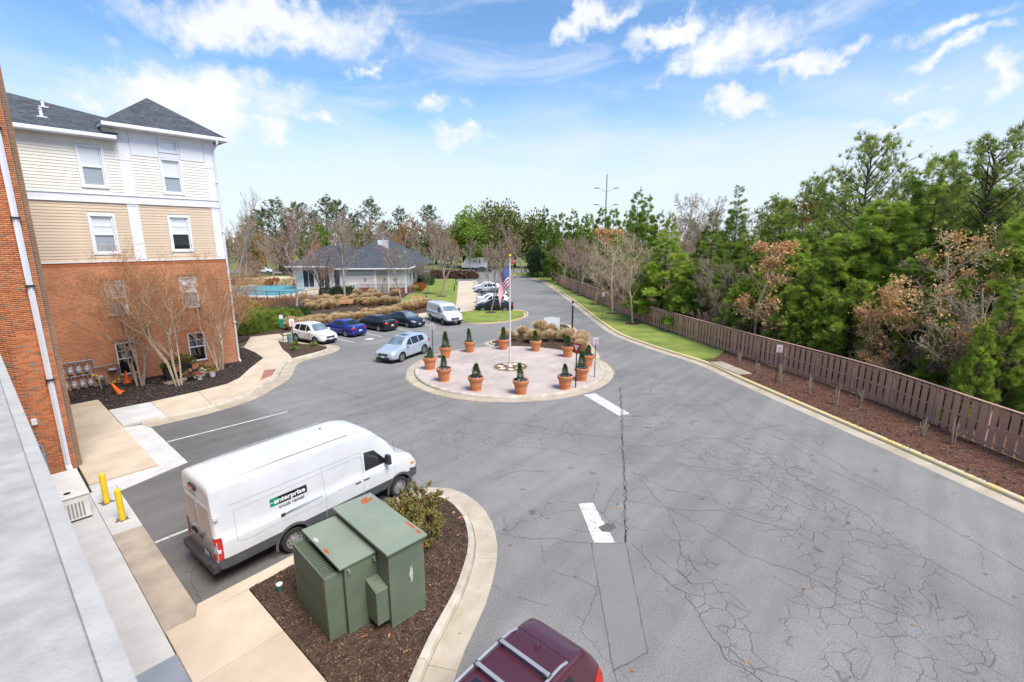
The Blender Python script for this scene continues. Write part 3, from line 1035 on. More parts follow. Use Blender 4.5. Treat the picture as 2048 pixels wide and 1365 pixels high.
# mulch chips and fallen leaves that lie on the near island
def chips(name, poly, n, z, mats, size, seed, parent):
    r = np.random.default_rng(seed)
    xs_ = [p[0] for p in poly]; ys_ = [p[1] for p in poly]
    pts = []
    from mathutils.geometry import intersect_point_tri_2d
    P = np.column_stack([r.uniform(min(xs_), max(xs_), n * 2), r.uniform(min(ys_), max(ys_), n * 2)])
    inside = np.zeros(len(P), bool)
    j = len(poly) - 1
    for i in range(len(poly)):
        xi, yi = poly[i]; xj, yj = poly[j]
        c = ((yi > P[:, 1]) != (yj > P[:, 1])) & (P[:, 0] < (xj - xi) * (P[:, 1] - yi) / (yj - yi + 1e-12) + xi)
        inside ^= c
        j = i
    P = P[inside][:n]
    k = len(P)
    a = r.uniform(0, 2 * np.pi, k); tl = r.uniform(-0.5, 0.5, k)
    ln = r.uniform(0.5, 1.4, k) * size; wd = ln * r.uniform(0.2, 0.45, k)
    d = np.column_stack([np.cos(a), np.sin(a), tl]); d /= np.linalg.norm(d, axis=1)[:, None]
    s = np.column_stack([-np.sin(a), np.cos(a), r.uniform(-0.6, 0.6, k)])
    C = np.column_stack([P, np.full(k, z) + r.uniform(0.0, size * 0.35, k)])
    V = np.stack([C - d * ln[:, None] / 2 - s * wd[:, None] / 2, C + d * ln[:, None] / 2 - s * wd[:, None] * 0.4,
                  C + d * ln[:, None] / 2 + s * wd[:, None] / 2, C - d * ln[:, None] / 2 + s * wd[:, None] * 0.4], 1).reshape(-1, 3)
    F = np.arange(4 * k).reshape(k, 4)
    me = np_mesh(name, V, F, mats, rnd=r.random(k), mi=r.integers(0, len(mats), k))
    o = link(name, me, parent)
    o['kind'] = 'stuff'
    return o


M_chip = M('bark_chip', (0.11, 0.062, 0.04), 0.95, (0.045, 0.026, 0.018), 5, 3, rnd=0.6)
M_chip2 = M('bark_chip_grey', (0.18, 0.13, 0.10), 0.95, (0.10, 0.072, 0.055), 5, 3, rnd=0.5)
M_chipD = M('bark_chip_black', (0.04, 0.03, 0.026), 0.95, (0.02, 0.015, 0.013), 5, 3, rnd=0.6)
M_leafo = M('fallen_leaf', (0.42, 0.19, 0.07), 0.9, (0.30, 0.15, 0.07), 5, 3, rnd=0.35)
chips('bark_chips', isl, 26000, 0.133, [M_chip, M_chip, M_chip, M_chip2], 0.048, 3, bpy.data.objects['mulch_bed_island'])
chips('fallen_leaves', isl, 70, 0.15, [M_leafo], 0.085, 4, bpy.data.objects['mulch_bed_island'])
wallbed = [(1.9, 36.3), (1.9, 34.3), (3.9, 33.2), (3.9, 30.9), (7.9, 30.9), (9.5, 31.2), (10.5, 32.0), (13.6, 36.3), (13.6, 40), (12.4, 40), (12.4, 36.3)]
chips('bark_chips', wallbed, 7000, 0.13, [M_chipD, M_chipD, M_chip, M_chip2], 0.09, 5, bpy.data.objects['mulch_bed_by_wall'])
chips('bark_chips', [(18.4, -9), (22.4, -3.6), (28.6, 4.1), (33.9, 10.6), (38.2, 10.6), (33.5, 4.2), (26.2, -3.8), (21.8, -8.8)], 12000, 0.13, [M_chip, M_chip, M_chip2], 0.10, 6, bpy.data.objects['right_mulch'])
chips('bark_chips', bed_poly, 4000, 0.135, [M_chip, M_chip2], 0.10, 8, bpy.data.objects['mulch_bed_circle'])
chips('fallen_leaves', [(4, -6), (20, -6), (32, 10), (26, 13), (14, 24), (10, 22), (10.3, 9), (7, 6)], 70, 0.012, [M_leafo], 0.09, 9, road)
# ================================================================== buildings
def brick_mat(name, c1, c2, mortar, w=0.215, h=0.072, rot=0.0, bumpy=0.6):
    m = bpy.data.materials.new(name)
    m.use_nodes = True
    t = m.node_tree
    L = t.links.new
    b = t.nodes['Principled BSDF']
    tc = N(t, 'ShaderNodeTexCoord')
    sep = N(t, 'ShaderNodeSeparateXYZ')
    L(tc.outputs['Object'], sep.inputs[0])
    ad = N(t, 'ShaderNodeMath', operation='ADD')
    L(sep.outputs[0], ad.inputs[0]); L(sep.outputs[1], ad.inputs[1])
    cb = N(t, 'ShaderNodeCombineXYZ')
    L(ad.outputs[0], cb.inputs[0]); L(sep.outputs[2], cb.inputs[1])
    br = N(t, 'ShaderNodeTexBrick')
    br.inputs['Scale'].default_value = 1.0
    br.inputs['Brick Width'].default_value = w
    br.inputs['Row Height'].default_value = h
    br.inputs['Mortar Size'].default_value = 0.009
    br.inputs['Mortar Smooth'].default_value = 0.2
    br.inputs['Bias'].default_value = -0.15
    br.inputs['Color1'].default_value = (*c1, 1)
    br.inputs['Color2'].default_value = (*c2, 1)
    br.inputs['Mortar'].default_value = (*mortar, 1)
    L(cb.outputs[0], br.inputs['Vector'])
    n = N(t, 'ShaderNodeTexNoise')
    n.inputs['Scale'].default_value = 0.8
    n.inputs['Detail'].default_value = 6
    L(tc.outputs['Object'], n.inputs['Vector'])
    mr = N(t, 'ShaderNodeMapRange')
    mr.inputs['From Min'].default_value = 0.3; mr.inputs['From Max'].default_value = 0.7
    mr.inputs['To Min'].default_value = 0.82; mr.inputs['To Max'].default_value = 1.15
    L(n.outputs['Fac'], mr.inputs['Value'])
    mx = N(t, 'ShaderNodeMix', data_type='RGBA', blend_type='MULTIPLY')
    mx.inputs[0].default_value = 1.0
    L(br.outputs['Color'], mx.inputs[6]); L(mr.outputs[0], mx.inputs[7])
    L(mx.outputs[2], b.inputs['Base Color'])
    b.inputs['Roughness'].default_value = 0.9
    bp = N(t, 'ShaderNodeBump')
    bp.invert = True
    bp.inputs['Strength'].default_value = bumpy
    bp.inputs['Distance'].default_value = 0.012
    L(br.outputs['Fac'], bp.inputs['Height'])
    L(bp.outputs[0], b.inputs['Normal'])
    MATS[name] = m
    return m


M_brick = brick_mat('brick_wall', (0.60, 0.195, 0.072), (0.36, 0.110, 0.046), (0.54, 0.39, 0.27))
M_brickq = brick_mat('brick_wall_dark', (0.27, 0.13, 0.075), (0.19, 0.10, 0.068), (0.36, 0.28, 0.20))
M_mortar = M('mortar', (0.56, 0.45, 0.33), 0.95, (0.47, 0.37, 0.27), 6, 4, 0.3, 80)


def one_brick_mat():
    m = bpy.data.materials.new('brick_unit')
    m.use_nodes = True
    t = m.node_tree
    L = t.links.new
    b = t.nodes['Principled BSDF']
    oi = N(t, 'ShaderNodeObjectInfo'); at = N(t, 'ShaderNodeAttribute'); at.attribute_name = 'rnd'
    ad = N(t, 'ShaderNodeMath', operation='ADD'); L(oi.outputs['Random'], ad.inputs[0]); L(at.outputs['Fac'], ad.inputs[1])
    fr = N(t, 'ShaderNodeMath', operation='FRACT'); L(ad.outputs[0], fr.inputs[0])
    cr = N(t, 'ShaderNodeValToRGB')
    els = [(0.0, (0.36, 0.110, 0.042)), (0.3, (0.48, 0.160, 0.060)), (0.62, (0.55, 0.205, 0.082)), (0.84, (0.41, 0.135, 0.055)), (0.93, (0.25, 0.145, 0.09)), (1.0, (0.30, 0.20, 0.135))]
    cr.color_ramp.elements[0].color = (*els[0][1], 1)
    cr.color_ramp.elements[1].position = 1.0
    cr.color_ramp.elements[1].color = (*els[-1][1], 1)
    for p, c in els[1:-1]:
        e = cr.color_ramp.elements.new(p)
        e.color = (*c, 1)
    L(fr.outputs[0], cr.inputs[0])
    n = N(t, 'ShaderNodeTexNoise'); n.inputs['Scale'].default_value = 22; n.inputs['Detail'].default_value = 4
    g = N(t, 'ShaderNodeNewGeometry'); L(g.outputs['Position'], n.inputs['Vector'])
    mr = N(t, 'ShaderNodeMapRange'); mr.inputs['To Min'].default_value = 0.75; mr.inputs['To Max'].default_value = 1.25
    L(n.outputs['Fac'], mr.inputs['Value'])
    mx = N(t, 'ShaderNodeMix', data_type='RGBA', blend_type='MULTIPLY'); mx.inputs[0].default_value = 1
    L(cr.outputs[0], mx.inputs[6]); L(mr.outputs[0], mx.inputs[7]); L(mx.outputs[2], b.inputs['Base Color'])
    b.inputs['Roughness'].default_value = 0.92
    MATS['brick_unit'] = m
    return m


M_bunit = one_brick_mat()
M_trim = M('white_trim', (0.74, 0.755, 0.79), 0.55, (0.69, 0.705, 0.74), 1.2, 5)
M_cream = M('cream_siding', (0.74, 0.705, 0.64), 0.6, (0.68, 0.645, 0.58), 0.8, 5, rnd=0.025)
M_tan = M('tan_siding', (0.64, 0.51, 0.375), 0.6, (0.58, 0.46, 0.335), 0.8, 5, rnd=0.03)
M_dark = M('dark_interior', (0.012, 0.013, 0.016), 0.9)
M_blind = M('window_blind', (0.88, 0.89, 0.88), 0.8, (0.76, 0.77, 0.78), 1, 2, stretch=(0.2, 0.2, 26), contrast=(0.42, 0.58))
M_screen = M('insect_screen', (0.20, 0.22, 0.24), 0.9, (0.17, 0.19, 0.21), 3, 3)
M_black = M('black_metal', (0.02, 0.02, 0.022), 0.5)
M_alu = M('aluminium', (0.62, 0.63, 0.65), 0.35, metal=0.8)


def shingle_mat():
    m = bpy.data.materials.new('roof_shingles')
    m.use_nodes = True
    t = m.node_tree
    L = t.links.new
    b = t.nodes['Principled BSDF']
    tc = N(t, 'ShaderNodeTexCoord')
    sep = N(t, 'ShaderNodeSeparateXYZ'); L(tc.outputs['Object'], sep.inputs[0])
    ad = N(t, 'ShaderNodeMath', operation='ADD'); L(sep.outputs[0], ad.inputs[0]); L(sep.outputs[1], ad.inputs[1])
    cb = N(t, 'ShaderNodeCombineXYZ'); L(ad.outputs[0], cb.inputs[0]); L(sep.outputs[2], cb.inputs[1])
    br = N(t, 'ShaderNodeTexBrick')
    br.inputs['Scale'].default_value = 1
    br.inputs['Brick Width'].default_value = 0.42
    br.inputs['Row Height'].default_value = 0.10
    br.inputs['Mortar Size'].default_value = 0.008
    br.inputs['Color1'].default_value = (0.082, 0.090, 0.105, 1)
    br.inputs['Color2'].default_value = (0.042, 0.048, 0.058, 1)
    br.inputs['Mortar'].default_value = (0.018, 0.020, 0.024, 1)
    L(cb.outputs[0], br.inputs['Vector'])
    n = N(t, 'ShaderNodeTexNoise'); n.inputs['Scale'].default_value = 5; n.inputs['Detail'].default_value = 6
    L(tc.outputs['Object'], n.inputs['Vector'])
    mr = N(t, 'ShaderNodeMapRange'); mr.inputs['From Min'].default_value = 0.3; mr.inputs['From Max'].default_value = 0.7; mr.inputs['To Min'].default_value = 0.75; mr.inputs['To Max'].default_value = 1.3
    L(n.outputs['Fac'], mr.inputs['Value'])
    mx = N(t, 'ShaderNodeMix', data_type='RGBA', blend_type='MULTIPLY'); mx.inputs[0].default_value = 1
    L(br.outputs['Color'], mx.inputs[6]); L(mr.outputs[0], mx.inputs[7]); L(mx.outputs[2], b.inputs['Base Color'])
    b.inputs['Roughness'].default_value = 0.9
    return m


M_shingle = shingle_mat()


def glass_mat(name, tint, refl=0.18):
    m = bpy.data.materials.new(name)
    m.use_nodes = True
    t = m.node_tree
    L = t.links.new
    t.nodes.clear()
    out = N(t, 'ShaderNodeOutputMaterial')
    tr = N(t, 'ShaderNodeBsdfTransparent'); tr.inputs[0].default_value = (*tint, 1)
    gl = N(t, 'ShaderNodeBsdfGlossy'); gl.inputs['Roughness'].default_value = 0.03; gl.inputs[0].default_value = (0.85, 0.92, 0.95, 1)
    fr = N(t, 'ShaderNodeLayerWeight'); fr.inputs[0].default_value = 0.25
    mr = N(t, 'ShaderNodeMapRange'); mr.inputs['To Min'].default_value = refl; mr.inputs['To Max'].default_value = 0.75
    L(fr.outputs['Facing'], mr.inputs['Value'])
    ms = N(t, 'ShaderNodeMixShader')
    L(mr.outputs[0], ms.inputs[0]); L(tr.outputs[0], ms.inputs[1]); L(gl.outputs[0], ms.inputs[2]); L(ms.outputs[0], out.inputs[0])
    MATS[name] = m
    return m


M_glass = glass_mat('window_glass', (0.99, 0.99, 1.0), 0.14)
M_glassD = glass_mat('window_glass_screened', (0.66, 0.69, 0.72), 0.05)


def wall_face(mb, x0, x1, z0, z1, y, openings, depth=0.12, m=0):
    """wall in the plane y (seen from -y) with openings (x0,x1,z0,z1) and their reveals"""
    xs_ = sorted({x0, x1, *[o[0] for o in openings], *[o[1] for o in openings]})
    zs_ = sorted({z0, z1, *[o[2] for o in openings], *[o[3] for o in openings]})
    xs_ = [v for v in xs_ if x0 <= v <= x1]; zs_ = [v for v in zs_ if z0 <= v <= z1]
    for i in range(len(xs_) - 1):
        for j in range(len(zs_) - 1):
            cx, cz = (xs_[i] + xs_[i + 1]) / 2, (zs_[j] + zs_[j + 1]) / 2
            if any(o[0] < cx < o[1] and o[2] < cz < o[3] for o in openings):
                continue
            mb.poly([(xs_[i], y, zs_[j]), (xs_[i + 1], y, zs_[j]), (xs_[i + 1], y, zs_[j + 1]), (xs_[i], y, zs_[j + 1])], m)
    for (a, b_, c, d) in openings:
        if c < z0 or d > z1:
            continue
        Y = y + depth
        mb.poly([(a, y, c), (a, Y, c), (a, Y, d), (a, y, d)], m)
        mb.poly([(b_, y, d), (b_, Y, d), (b_, Y, c), (b_, y, c)], m)
        mb.poly([(a, y, d), (a, Y, d), (b_, Y, d), (b_, y, d)], m)
        mb.poly([(a, Y, c), (a, y, c), (b_, y, c), (b_, Y, c)], m)


def window(parent, x0, x1, z0, z1, y, casing=0.0, grid=(False, False), blind='both', sill=False, fixed=False):
    """double-hung window set in an opening of the wall plane y (seen from -y)"""
    fw = 0.072
    f = MB()
    for (a, b_, c, d) in ((x0, x0 + fw, z0, z1), (x1 - fw, x1, z0, z1), (x0 + fw, x1 - fw, z0, z0 + fw), (x0 + fw, x1 - fw, z1 - fw, z1)):
        f.bx(a, b_, y + 0.01, y + 0.10, c, d)
    if casing:
        k = casing
        for (a, b_, c, d) in ((x0 - k, x0 - 0.001, z0 - k, z1 + k), (x1 + 0.001, x1 + k, z0 - k, z1 + k), (x0, x1, z0 - k, z0 - 0.001), (x0, x1, z1 + 0.001, z1 + k)):
            f.bx(a, b_, y - 0.05, y + 0.02, c, d)
    w = f.build('window', M_trim, parent, bevel=0.006, seg=1)
    zm = z0 + (z1 - z0) * 0.5
    if not fixed:
        MB().bx(x0 + fw, x1 - fw, y + 0.018, y + 0.085, zm - 0.03, zm + 0.03).build('meeting_rail', M_trim, w)
        halves = [(z0 + fw, zm - 0.03, 0), (zm + 0.03, z1 - fw, 1)]
    else:
        halves = [(z0 + fw, z1 - fw, 1)]
    for (a, b_, k) in halves:
        yy = y + 0.055 if k else y + 0.065
        MB().poly([(x0 + fw, yy, a), (x1 - fw, yy, a), (x1 - fw, yy, b_), (x0 + fw, yy, b_)]).build('pane', M_glass if k else M_glassD, w)
        if grid[k]:
            g = MB()
            xm = (x0 + x1) / 2
            g.bx(xm - 0.011, xm + 0.011, yy - 0.014, yy - 0.002, a, b_)
            g.bx(x0 + fw, x1 - fw, yy - 0.0135, yy - 0.0025, (a + b_) / 2 - 0.011, (a + b_) / 2 + 0.011)
            g.build('muntin', M_trim, w)
    if blind:
        za = z0 + 0.02 if blind == 'both' else zm
        MB().poly([(x0 + 0.03, y + 0.085, za), (x1 - 0.03, y + 0.085, za), (x1 - 0.03, y + 0.085, z1 - 0.02), (x0 + 0.03, y + 0.085, z1 - 0.02)]).build('blind', M_blind, w)
    MB().poly([(x0 - 0.1, y + 0.22, z0 - 0.1), (x1 + 0.1, y + 0.22, z0 - 0.1), (x1 + 0.1, y + 0.22, z1 + 0.1), (x0 - 0.1, y + 0.22, z1 + 0.1)]).build('interior', M_dark, w)
    if sill:
        MB().bx(x0 - 0.06, x1 + 0.06, y - 0.05, y + 0.03, z0 - 0.075, z0 - 0.005).build('sill', M_brickq, w)
        hd = MB()                                  # soldier-course head
        nb = int((x1 - x0 + 0.3) / 0.075)
        for k in range(nb):
            xa = x0 - 0.15 + k * (x1 - x0 + 0.3) / nb
            hd.bx(xa + 0.004, xa + (x1 - x0 + 0.3) / nb - 0.004, y - 0.012, y + 0.02, z1 + 0.012, z1 + 0.215)
        hd.build('lintel_course', M_bunit, w)
    return w


SIDING = {}


def siding(parent, x0, x1, z0, z1, y, mat, holes, expo=0.168):
    """one board per course and stretch, lapped: each board stands proud at its foot"""
    n = max(1, round((z1 - z0) / expo))
    h = (z1 - z0) / n
    for i in range(n):
        a, b_ = z0 + i * h, z0 + (i + 1) * h
        cuts = [(o[0], o[1]) for o in holes if o[2] < b_ - 0.002 and o[3] > a + 0.002]
        spans = [(x0, x1)]
        for (c, d) in cuts:
            ns = []
            for (p, q) in spans:
                if d <= p or c >= q:
                    ns.append((p, q)); continue
                if c > p:
                    ns.append((p, c))
                if d < q:
                    ns.append((d, q))
            spans = ns
        for (p, q) in spans:
            key = (round(q - p, 3), round(h, 4), mat.name)
            if key not in SIDING:
                L_ = q - p
                mb = MB().add([(0, -0.026, 0), (L_, -0.026, 0), (L_, -0.004, h), (0, -0.004, h), (0, 0.0, 0), (L_, 0.0, 0)],
                              [(0, 1, 2, 3), (4, 5, 1, 0), (0, 3, 4), (1, 5, 2)])
                SIDING[key] = mb.mesh('siding_board', mat)
            o = link('siding_board', SIDING[key], parent)
            o.location = (p, y, a)


# ---------------------------------------------------------------- apartment block with the corner tower
Yf = 36.5
apt = thing('apartment_building', 'four-storey apartment block, brick below and cream siding above, with pyramid-roofed corner tower', 'building', (0, 0, 0))
openB = [(5.42, 6.38, 0.52, 2.54), (9.20, 10.18, 0.64, 2.60), (5.42, 6.38, 4.22, 6.30), (9.20, 10.18, 4.27, 6.31), (1.2, 2.2, 4.22, 6.30), (-3.2, -2.2, 4.22, 6.30)]
wb = MB()
wall_face(wb, -16, 12.2, 0, 7.4, Yf, openB)
wb.poly([(12.2, Yf, 0), (12.2, 56, 0), (12.2, 56, 7.4), (12.2, Yf, 7.4)])
wb.build('brick_wall', M_brick, apt)
sc_ = MB()                                         # soldier course under the siding
nb = int(28.2 / 0.078)
for k in range(nb):
    xa = -16 + k * 28.2 / nb
    sc_.bx(xa + 0.004, xa + 28.2 / nb - 0.004, Yf - 0.014, Yf + 0.05, 7.205, 7.40)
sc_.build('soldier_course', M_bunit, apt)['kind'] = 'stuff'
open3 = [(5.34, 6.34, 7.95, 10.02), (9.16, 10.16, 8.04, 10.08)]
open4 = [(5.34, 6.32, 11.70, 13.80), (9.16, 10.10, 11.58, 13.52)]
openT = [(9.22, 10.06, 14.05, 14.62)]
back = MB()
wall_face(back, -16, 7.1, 7.4, 14.3, Yf + 0.012, open3 + open4)
wall_face(back, 7.1, 12.15, 7.4, 15.0, Yf + 0.012, open3 + open4 + openT)
back.poly([(12.15, Yf, 7.4), (12.15, 56, 7.4), (12.15, 56, 15), (12.15, Yf, 15)])
back.build('sheathing', M_cream, apt)
C3 = [(a - 0.12, b_ + 0.12, c - 0.12, d + 0.12) for (a, b_, c, d) in open3]
C4 = [(a - 0.12, b_ + 0.12, c - 0.12, d + 0.12) for (a, b_, c, d) in open4]
siding(apt, -6.0, 7.12, 7.47, 10.80, Yf, M_tan, C3)
siding(apt, 7.68, 11.58, 7.47, 10.80, Yf, M_tan, C3)
siding(apt, -6.0, 7.10, 11.27, 14.27, Yf, M_cream, C4)
siding(apt, 7.66, 11.56, 11.27, 13.60, Yf, M_cream, C4)
MB().bx(-6, 12.2, Yf - 0.05, Yf - 0.001, 7.402, 7.468).build('starter_trim', M_trim, apt)
MB().bx(-6, 12.22, Yf - 0.045, Yf - 0.001, 10.83, 11.24).build('belt_band', M_trim, apt, bevel=0.006)
MB().bx(-6, 12.24, Yf - 0.09, Yf - 0.001, 10.802, 10.828).build('band_drip', M_trim, apt)
MB().bx(-6, 12.24, Yf - 0.09, Yf - 0.001, 11.242, 11.268).build('band_cap', M_trim, apt)
for (a, b_, c, d) in ((7.122, 7.678, 7.47, 10.80), (11.582, 12.20, 7.47, 10.80), (7.102, 7.658, 11.27, 13.42), (11.562, 12.20, 11.27, 13.42)):
    MB().bx(a, b_, Yf - 0.040, Yf - 0.001, c, d).build('pilaster', M_trim, apt, bevel=0.006)
    MB().bx(a - 0.015, b_ + 0.015, Yf - 0.058, Yf - 0.001, d - 0.14, d - 0.08).build('pilaster_moulding', M_trim, apt)
for (a, b_, c, d) in ((7.102, 7.70, 13.43, 14.28), (7.102, 7.70, 14.30, 14.98), (7.72, 9.07, 13.62, 14.98), (10.21, 11.54, 13.62, 14.98), (11.56, 12.20, 13.43, 14.20), (11.56, 12.20, 14.22, 14.98), (9.09, 10.19, 13.655, 13.90), (9.09, 10.19, 14.76, 14.98)):
    MB().bx(a, b_, Yf - 0.034, Yf - 0.001, c, d).build('frieze_panel', M_trim, apt, bevel=0.005)
for (o, g_, bl) in zip(openB, ((False, True), (False, True), (False, False), (False, False), (0, 0), (0, 0)), (None, None, 'both', 'both', 'both', 'both')):
    window(apt, *o, Yf, 0.0, g_, bl, sill=True)
for o in open3:
    window(apt, *o, Yf, 0.115, (False, True), 'upper' if o[0] > 8 else 'both')
for o in open4:
    window(apt, *o, Yf, 0.115, (False, False), 'both')
window(apt, *openT[0], Yf, 0.10, (False, False), 'both', fixed=True)
# eaves
MB().bx(-8, 7.02, Yf - 0.50, Yf - 0.001, 14.28, 14.31).build('soffit', M_trim, apt)
MB().bx(-8, 7.06, Yf - 0.58, Yf - 0.505, 14.315, 14.52).build('gutter', M_trim, apt, bevel=0.02)
MB().bx(6.55, 12.82, Yf - 0.56, Yf - 0.001, 14.985, 15.02).build('soffit', M_trim, apt)
MB().bx(6.45, 12.92, Yf - 0.66, Yf - 0.565, 15.00, 15.21).build('gutter', M_trim, apt, bevel=0.02)
MB().bx(12.83, 12.93, Yf - 0.56, 43.2, 15.00, 15.21).build('gutter', M_trim, apt, bevel=0.02)
MB().bx(6.45, 6.55, Yf - 0.56, 39.0, 15.00, 15.21).build('gutter', M_trim, apt, bevel=0.02)
MB().bx(6.56, 7.10, Yf - 0.0005, 38.8, 14.3, 14.99).build('tower_return', M_cream, apt)
rf = MB()
ex0, ex1, ey0, ey1 = 6.42, 12.95, Yf - 0.64, 43.0
ap = ((ex0 + ex1) / 2 - 0.08, 39.3, 17.62)
q = [(ex0, ey0, 15.19), (ex1, ey0, 15.19), (ex1, ey1, 15.19), (ex0, ey1, 15.19)]
for i in range(4):
    rf.poly([q[i], q[(i + 1) % 4], ap])
rf.poly(q[::-1])
rf.build('tower_roof', M_shingle, apt)
r2 = MB()
r2.poly([(-16, 35.95, 14.50), (7.0, 35.95, 14.50), (8.6, 38.6, 15.75), (7.46, 39.2, 16.0), (3.1, 41.25, 17.02), (-16, 43.2, 17.95)])
r2.poly([(7.46, 39.2, 16.0), (8.6, 38.6, 15.75), (9, 46, 14.6), (3.1, 41.25, 17.02)])
main_roof = r2.build('main_roof', M_shingle, apt)
for (x, y, z, h) in ((4.62, 39.55, 16.12, 0.42), (4.25, 37.6, 15.22, 0.42), (2.9, 40.6, 16.6, 0.16)):
    MB().box((x, y, z + 0.02), (0.42, 0.42, 0.06)).lathe([(0.075, 0.0), (0.075, h), (0.10, h + 0.01), (0.02, h + 0.09)], 10, (x, y, z)).build('roof_vent', M_trim, main_roof)
ds = MB()
ds.tube([(12.25, Yf - 0.62, 15.0), (12.25, Yf - 0.62, 14.8), (12.13, Yf - 0.11, 14.45), (12.13, Yf - 0.11, 0.35), (12.13, Yf - 0.35, 0.15)], 0.062, 4)
ds.build('downspout', M_trim, apt)
for z in (12.4, 9.2, 6.0, 3.0):
    MB().bx(12.04, 12.22, Yf - 0.185, Yf - 0.03, z, z + 0.05).build('downspout_strap', M_trim, apt)

# ---------------------------------------------------------------- gas meters on the facade
gm_ = thing('gas_meter_bank', 'two rows of grey gas meters on pipes against the brick wall', 'gas meter', (2.75, Yf, 0))
M_pipe = M('grey_pipe', (0.33, 0.35, 0.38), 0.5, (0.26, 0.28, 0.31), 5, 4, metal=0.3)
M_meter = M('meter_grey', (0.38, 0.41, 0.45), 0.5, (0.33, 0.36, 0.40), 5, 4)
M_yel = M('yellow_tape', (0.75, 0.55, 0.03), 0.6)
pp = MB()
for z in (1.78, 0.93):
    pp.tube([(-0.1, -0.12, z), (1.45, -0.12, z)], 0.035, 8)
pp.tube([(1.45, -0.12, 1.78), (1.52, -0.12, 1.72), (1.52, -0.12, 0.62)], 0.045, 8)
pp.tube([(1.52, -0.12, 1.28), (2.55, -0.12, 1.34), (2.68, -0.12, 1.25), (2.68, -0.12, 0.2)], 0.035, 8)
pp.tube([(1.52, -0.14, 0.62), (1.95, -0.2, 0.62), (1.95, -0.2, 0.1)], 0.05, 8)
pp.build('manifold_pipe', M_pipe, gm_, smooth=True)
for r_, z in enumerate((1.78, 0.93)):
    for k in range(4):
        x = 0.12 + k * 0.36 + r_ * 0.05
        mb = MB().box((x, -0.19, z - 0.48), (0.24, 0.16, 0.20)).box((x, -0.19, z - 0.33), (0.2, 0.13, 0.1), 0, 0, (0.6, 0.7)).box((x, -0.19, z - 0.62), (0.2, 0.14, 0.08))
        mt = mb.build('meter', M_meter, gm_, bevel=0.025)
        MB().lathe([(0.06, 0), (0.06, 0.012)], 12, (x, -0.283, z - 0.46), axis='y').build('dial', M_trim, mt)
        MB().tube([(x - 0.07, -0.12, z), (x - 0.07, -0.17, z - 0.14), (x - 0.07, -0.19, z - 0.3)], 0.018, 6).tube([(x + 0.07, -0.19, z - 0.3), (x + 0.07, -0.1, z - 0.2), (x + 0.07, 0.0, z - 0.2)], 0.018, 6).build('meter_pipe', M_pipe, mt)
        MB().box((x - 0.02, -0.15, z + 0.12), (0.02, 0.02, 0.16)).build('tag', M('brass_tag', (0.55, 0.45, 0.12), 0.5), mt)
MB().lathe([(0.03, -0.08), (0.2, -0.05), (0.24, 0.0), (0.2, 0.05), (0.03, 0.08)], 18, (2.33, -0.14, 1.02)).build('regulator_disc', M_meter, gm_, smooth=True)
MB().lathe([(0.10, -0.11), (0.15, -0.05), (0.15, 0.1), (0.06, 0.16)], 14, (1.73, -0.25, 0.62)).build('regulator', M_meter, gm_, smooth=True)
vp = thing('vent_pipe', 'grey curved vent pipe with yellow top beside the gas meters', 'pipe', (4.35, 35.6, 0.1))
MB().tube([(0, 0, 0), (-0.05, 0, 0.55)], 0.05, 8).build('pipe', M_pipe, vp, smooth=True)
MB().tube([(-0.052, 0, 0.552), (-0.08, 0, 0.82), (-0.2, 0, 0.93), (-0.32, 0, 0.86)], 0.052, 8).build('yellow_sleeve', M_yel, vp, smooth=True)

# ---------------------------------------------------------------- brick wing of the near building
wing = thing('brick_wing', 'red brick wing of the near building with white downspout', 'building', (0, 0, 0))
Yw = 23.4
MB().bx(-9, 1.735, Yw + 0.008, 34, 0, 16.5).build('mortar_core', M_mortar, wing)
MB().bx(-9, 1.93, Yw + 0.36, 33.5, 0, 16.5).build('return_wall', M_brickq, wing)
BW, BH = 0.203, 0.066
bm_ = MB().add([(0, 0, 0), (0.195, 0, 0), (0.195, 0, 0.058), (0, 0, 0.058), (0, 0.05, 0), (0.195, 0.05, 0), (0.195, 0.05, 0.058), (0, 0.05, 0.058)],
               [(0, 1, 2, 3), (1, 5, 6, 2), (4, 0, 3, 7), (3, 2, 6, 7), (4, 5, 1, 0)]).mesh('brick', M_bunit)
hb = MB().add([(0, 0, 0), (0.0935, 0, 0), (0.0935, 0, 0.058), (0, 0, 0.058), (0, 0.05, 0), (0.0935, 0.05, 0), (0.0935, 0.05, 0.058), (0, 0.05, 0.058)],
              [(0, 1, 2, 3), (1, 5, 6, 2), (4, 0, 3, 7), (3, 2, 6, 7), (4, 5, 1, 0)]).mesh('brick', M_bunit)
cand = []
nz = int(16.4 / BH)
for r_ in range(nz):
    z = 0.005 + r_ * BH
    xe = 1.735
    first = True
    while xe > -1.3:
        w = BW if not (first and r_ % 2) else BW / 2
        x = xe - w
        cand.append((x, z, w < 0.15))
        xe = x
        first = False
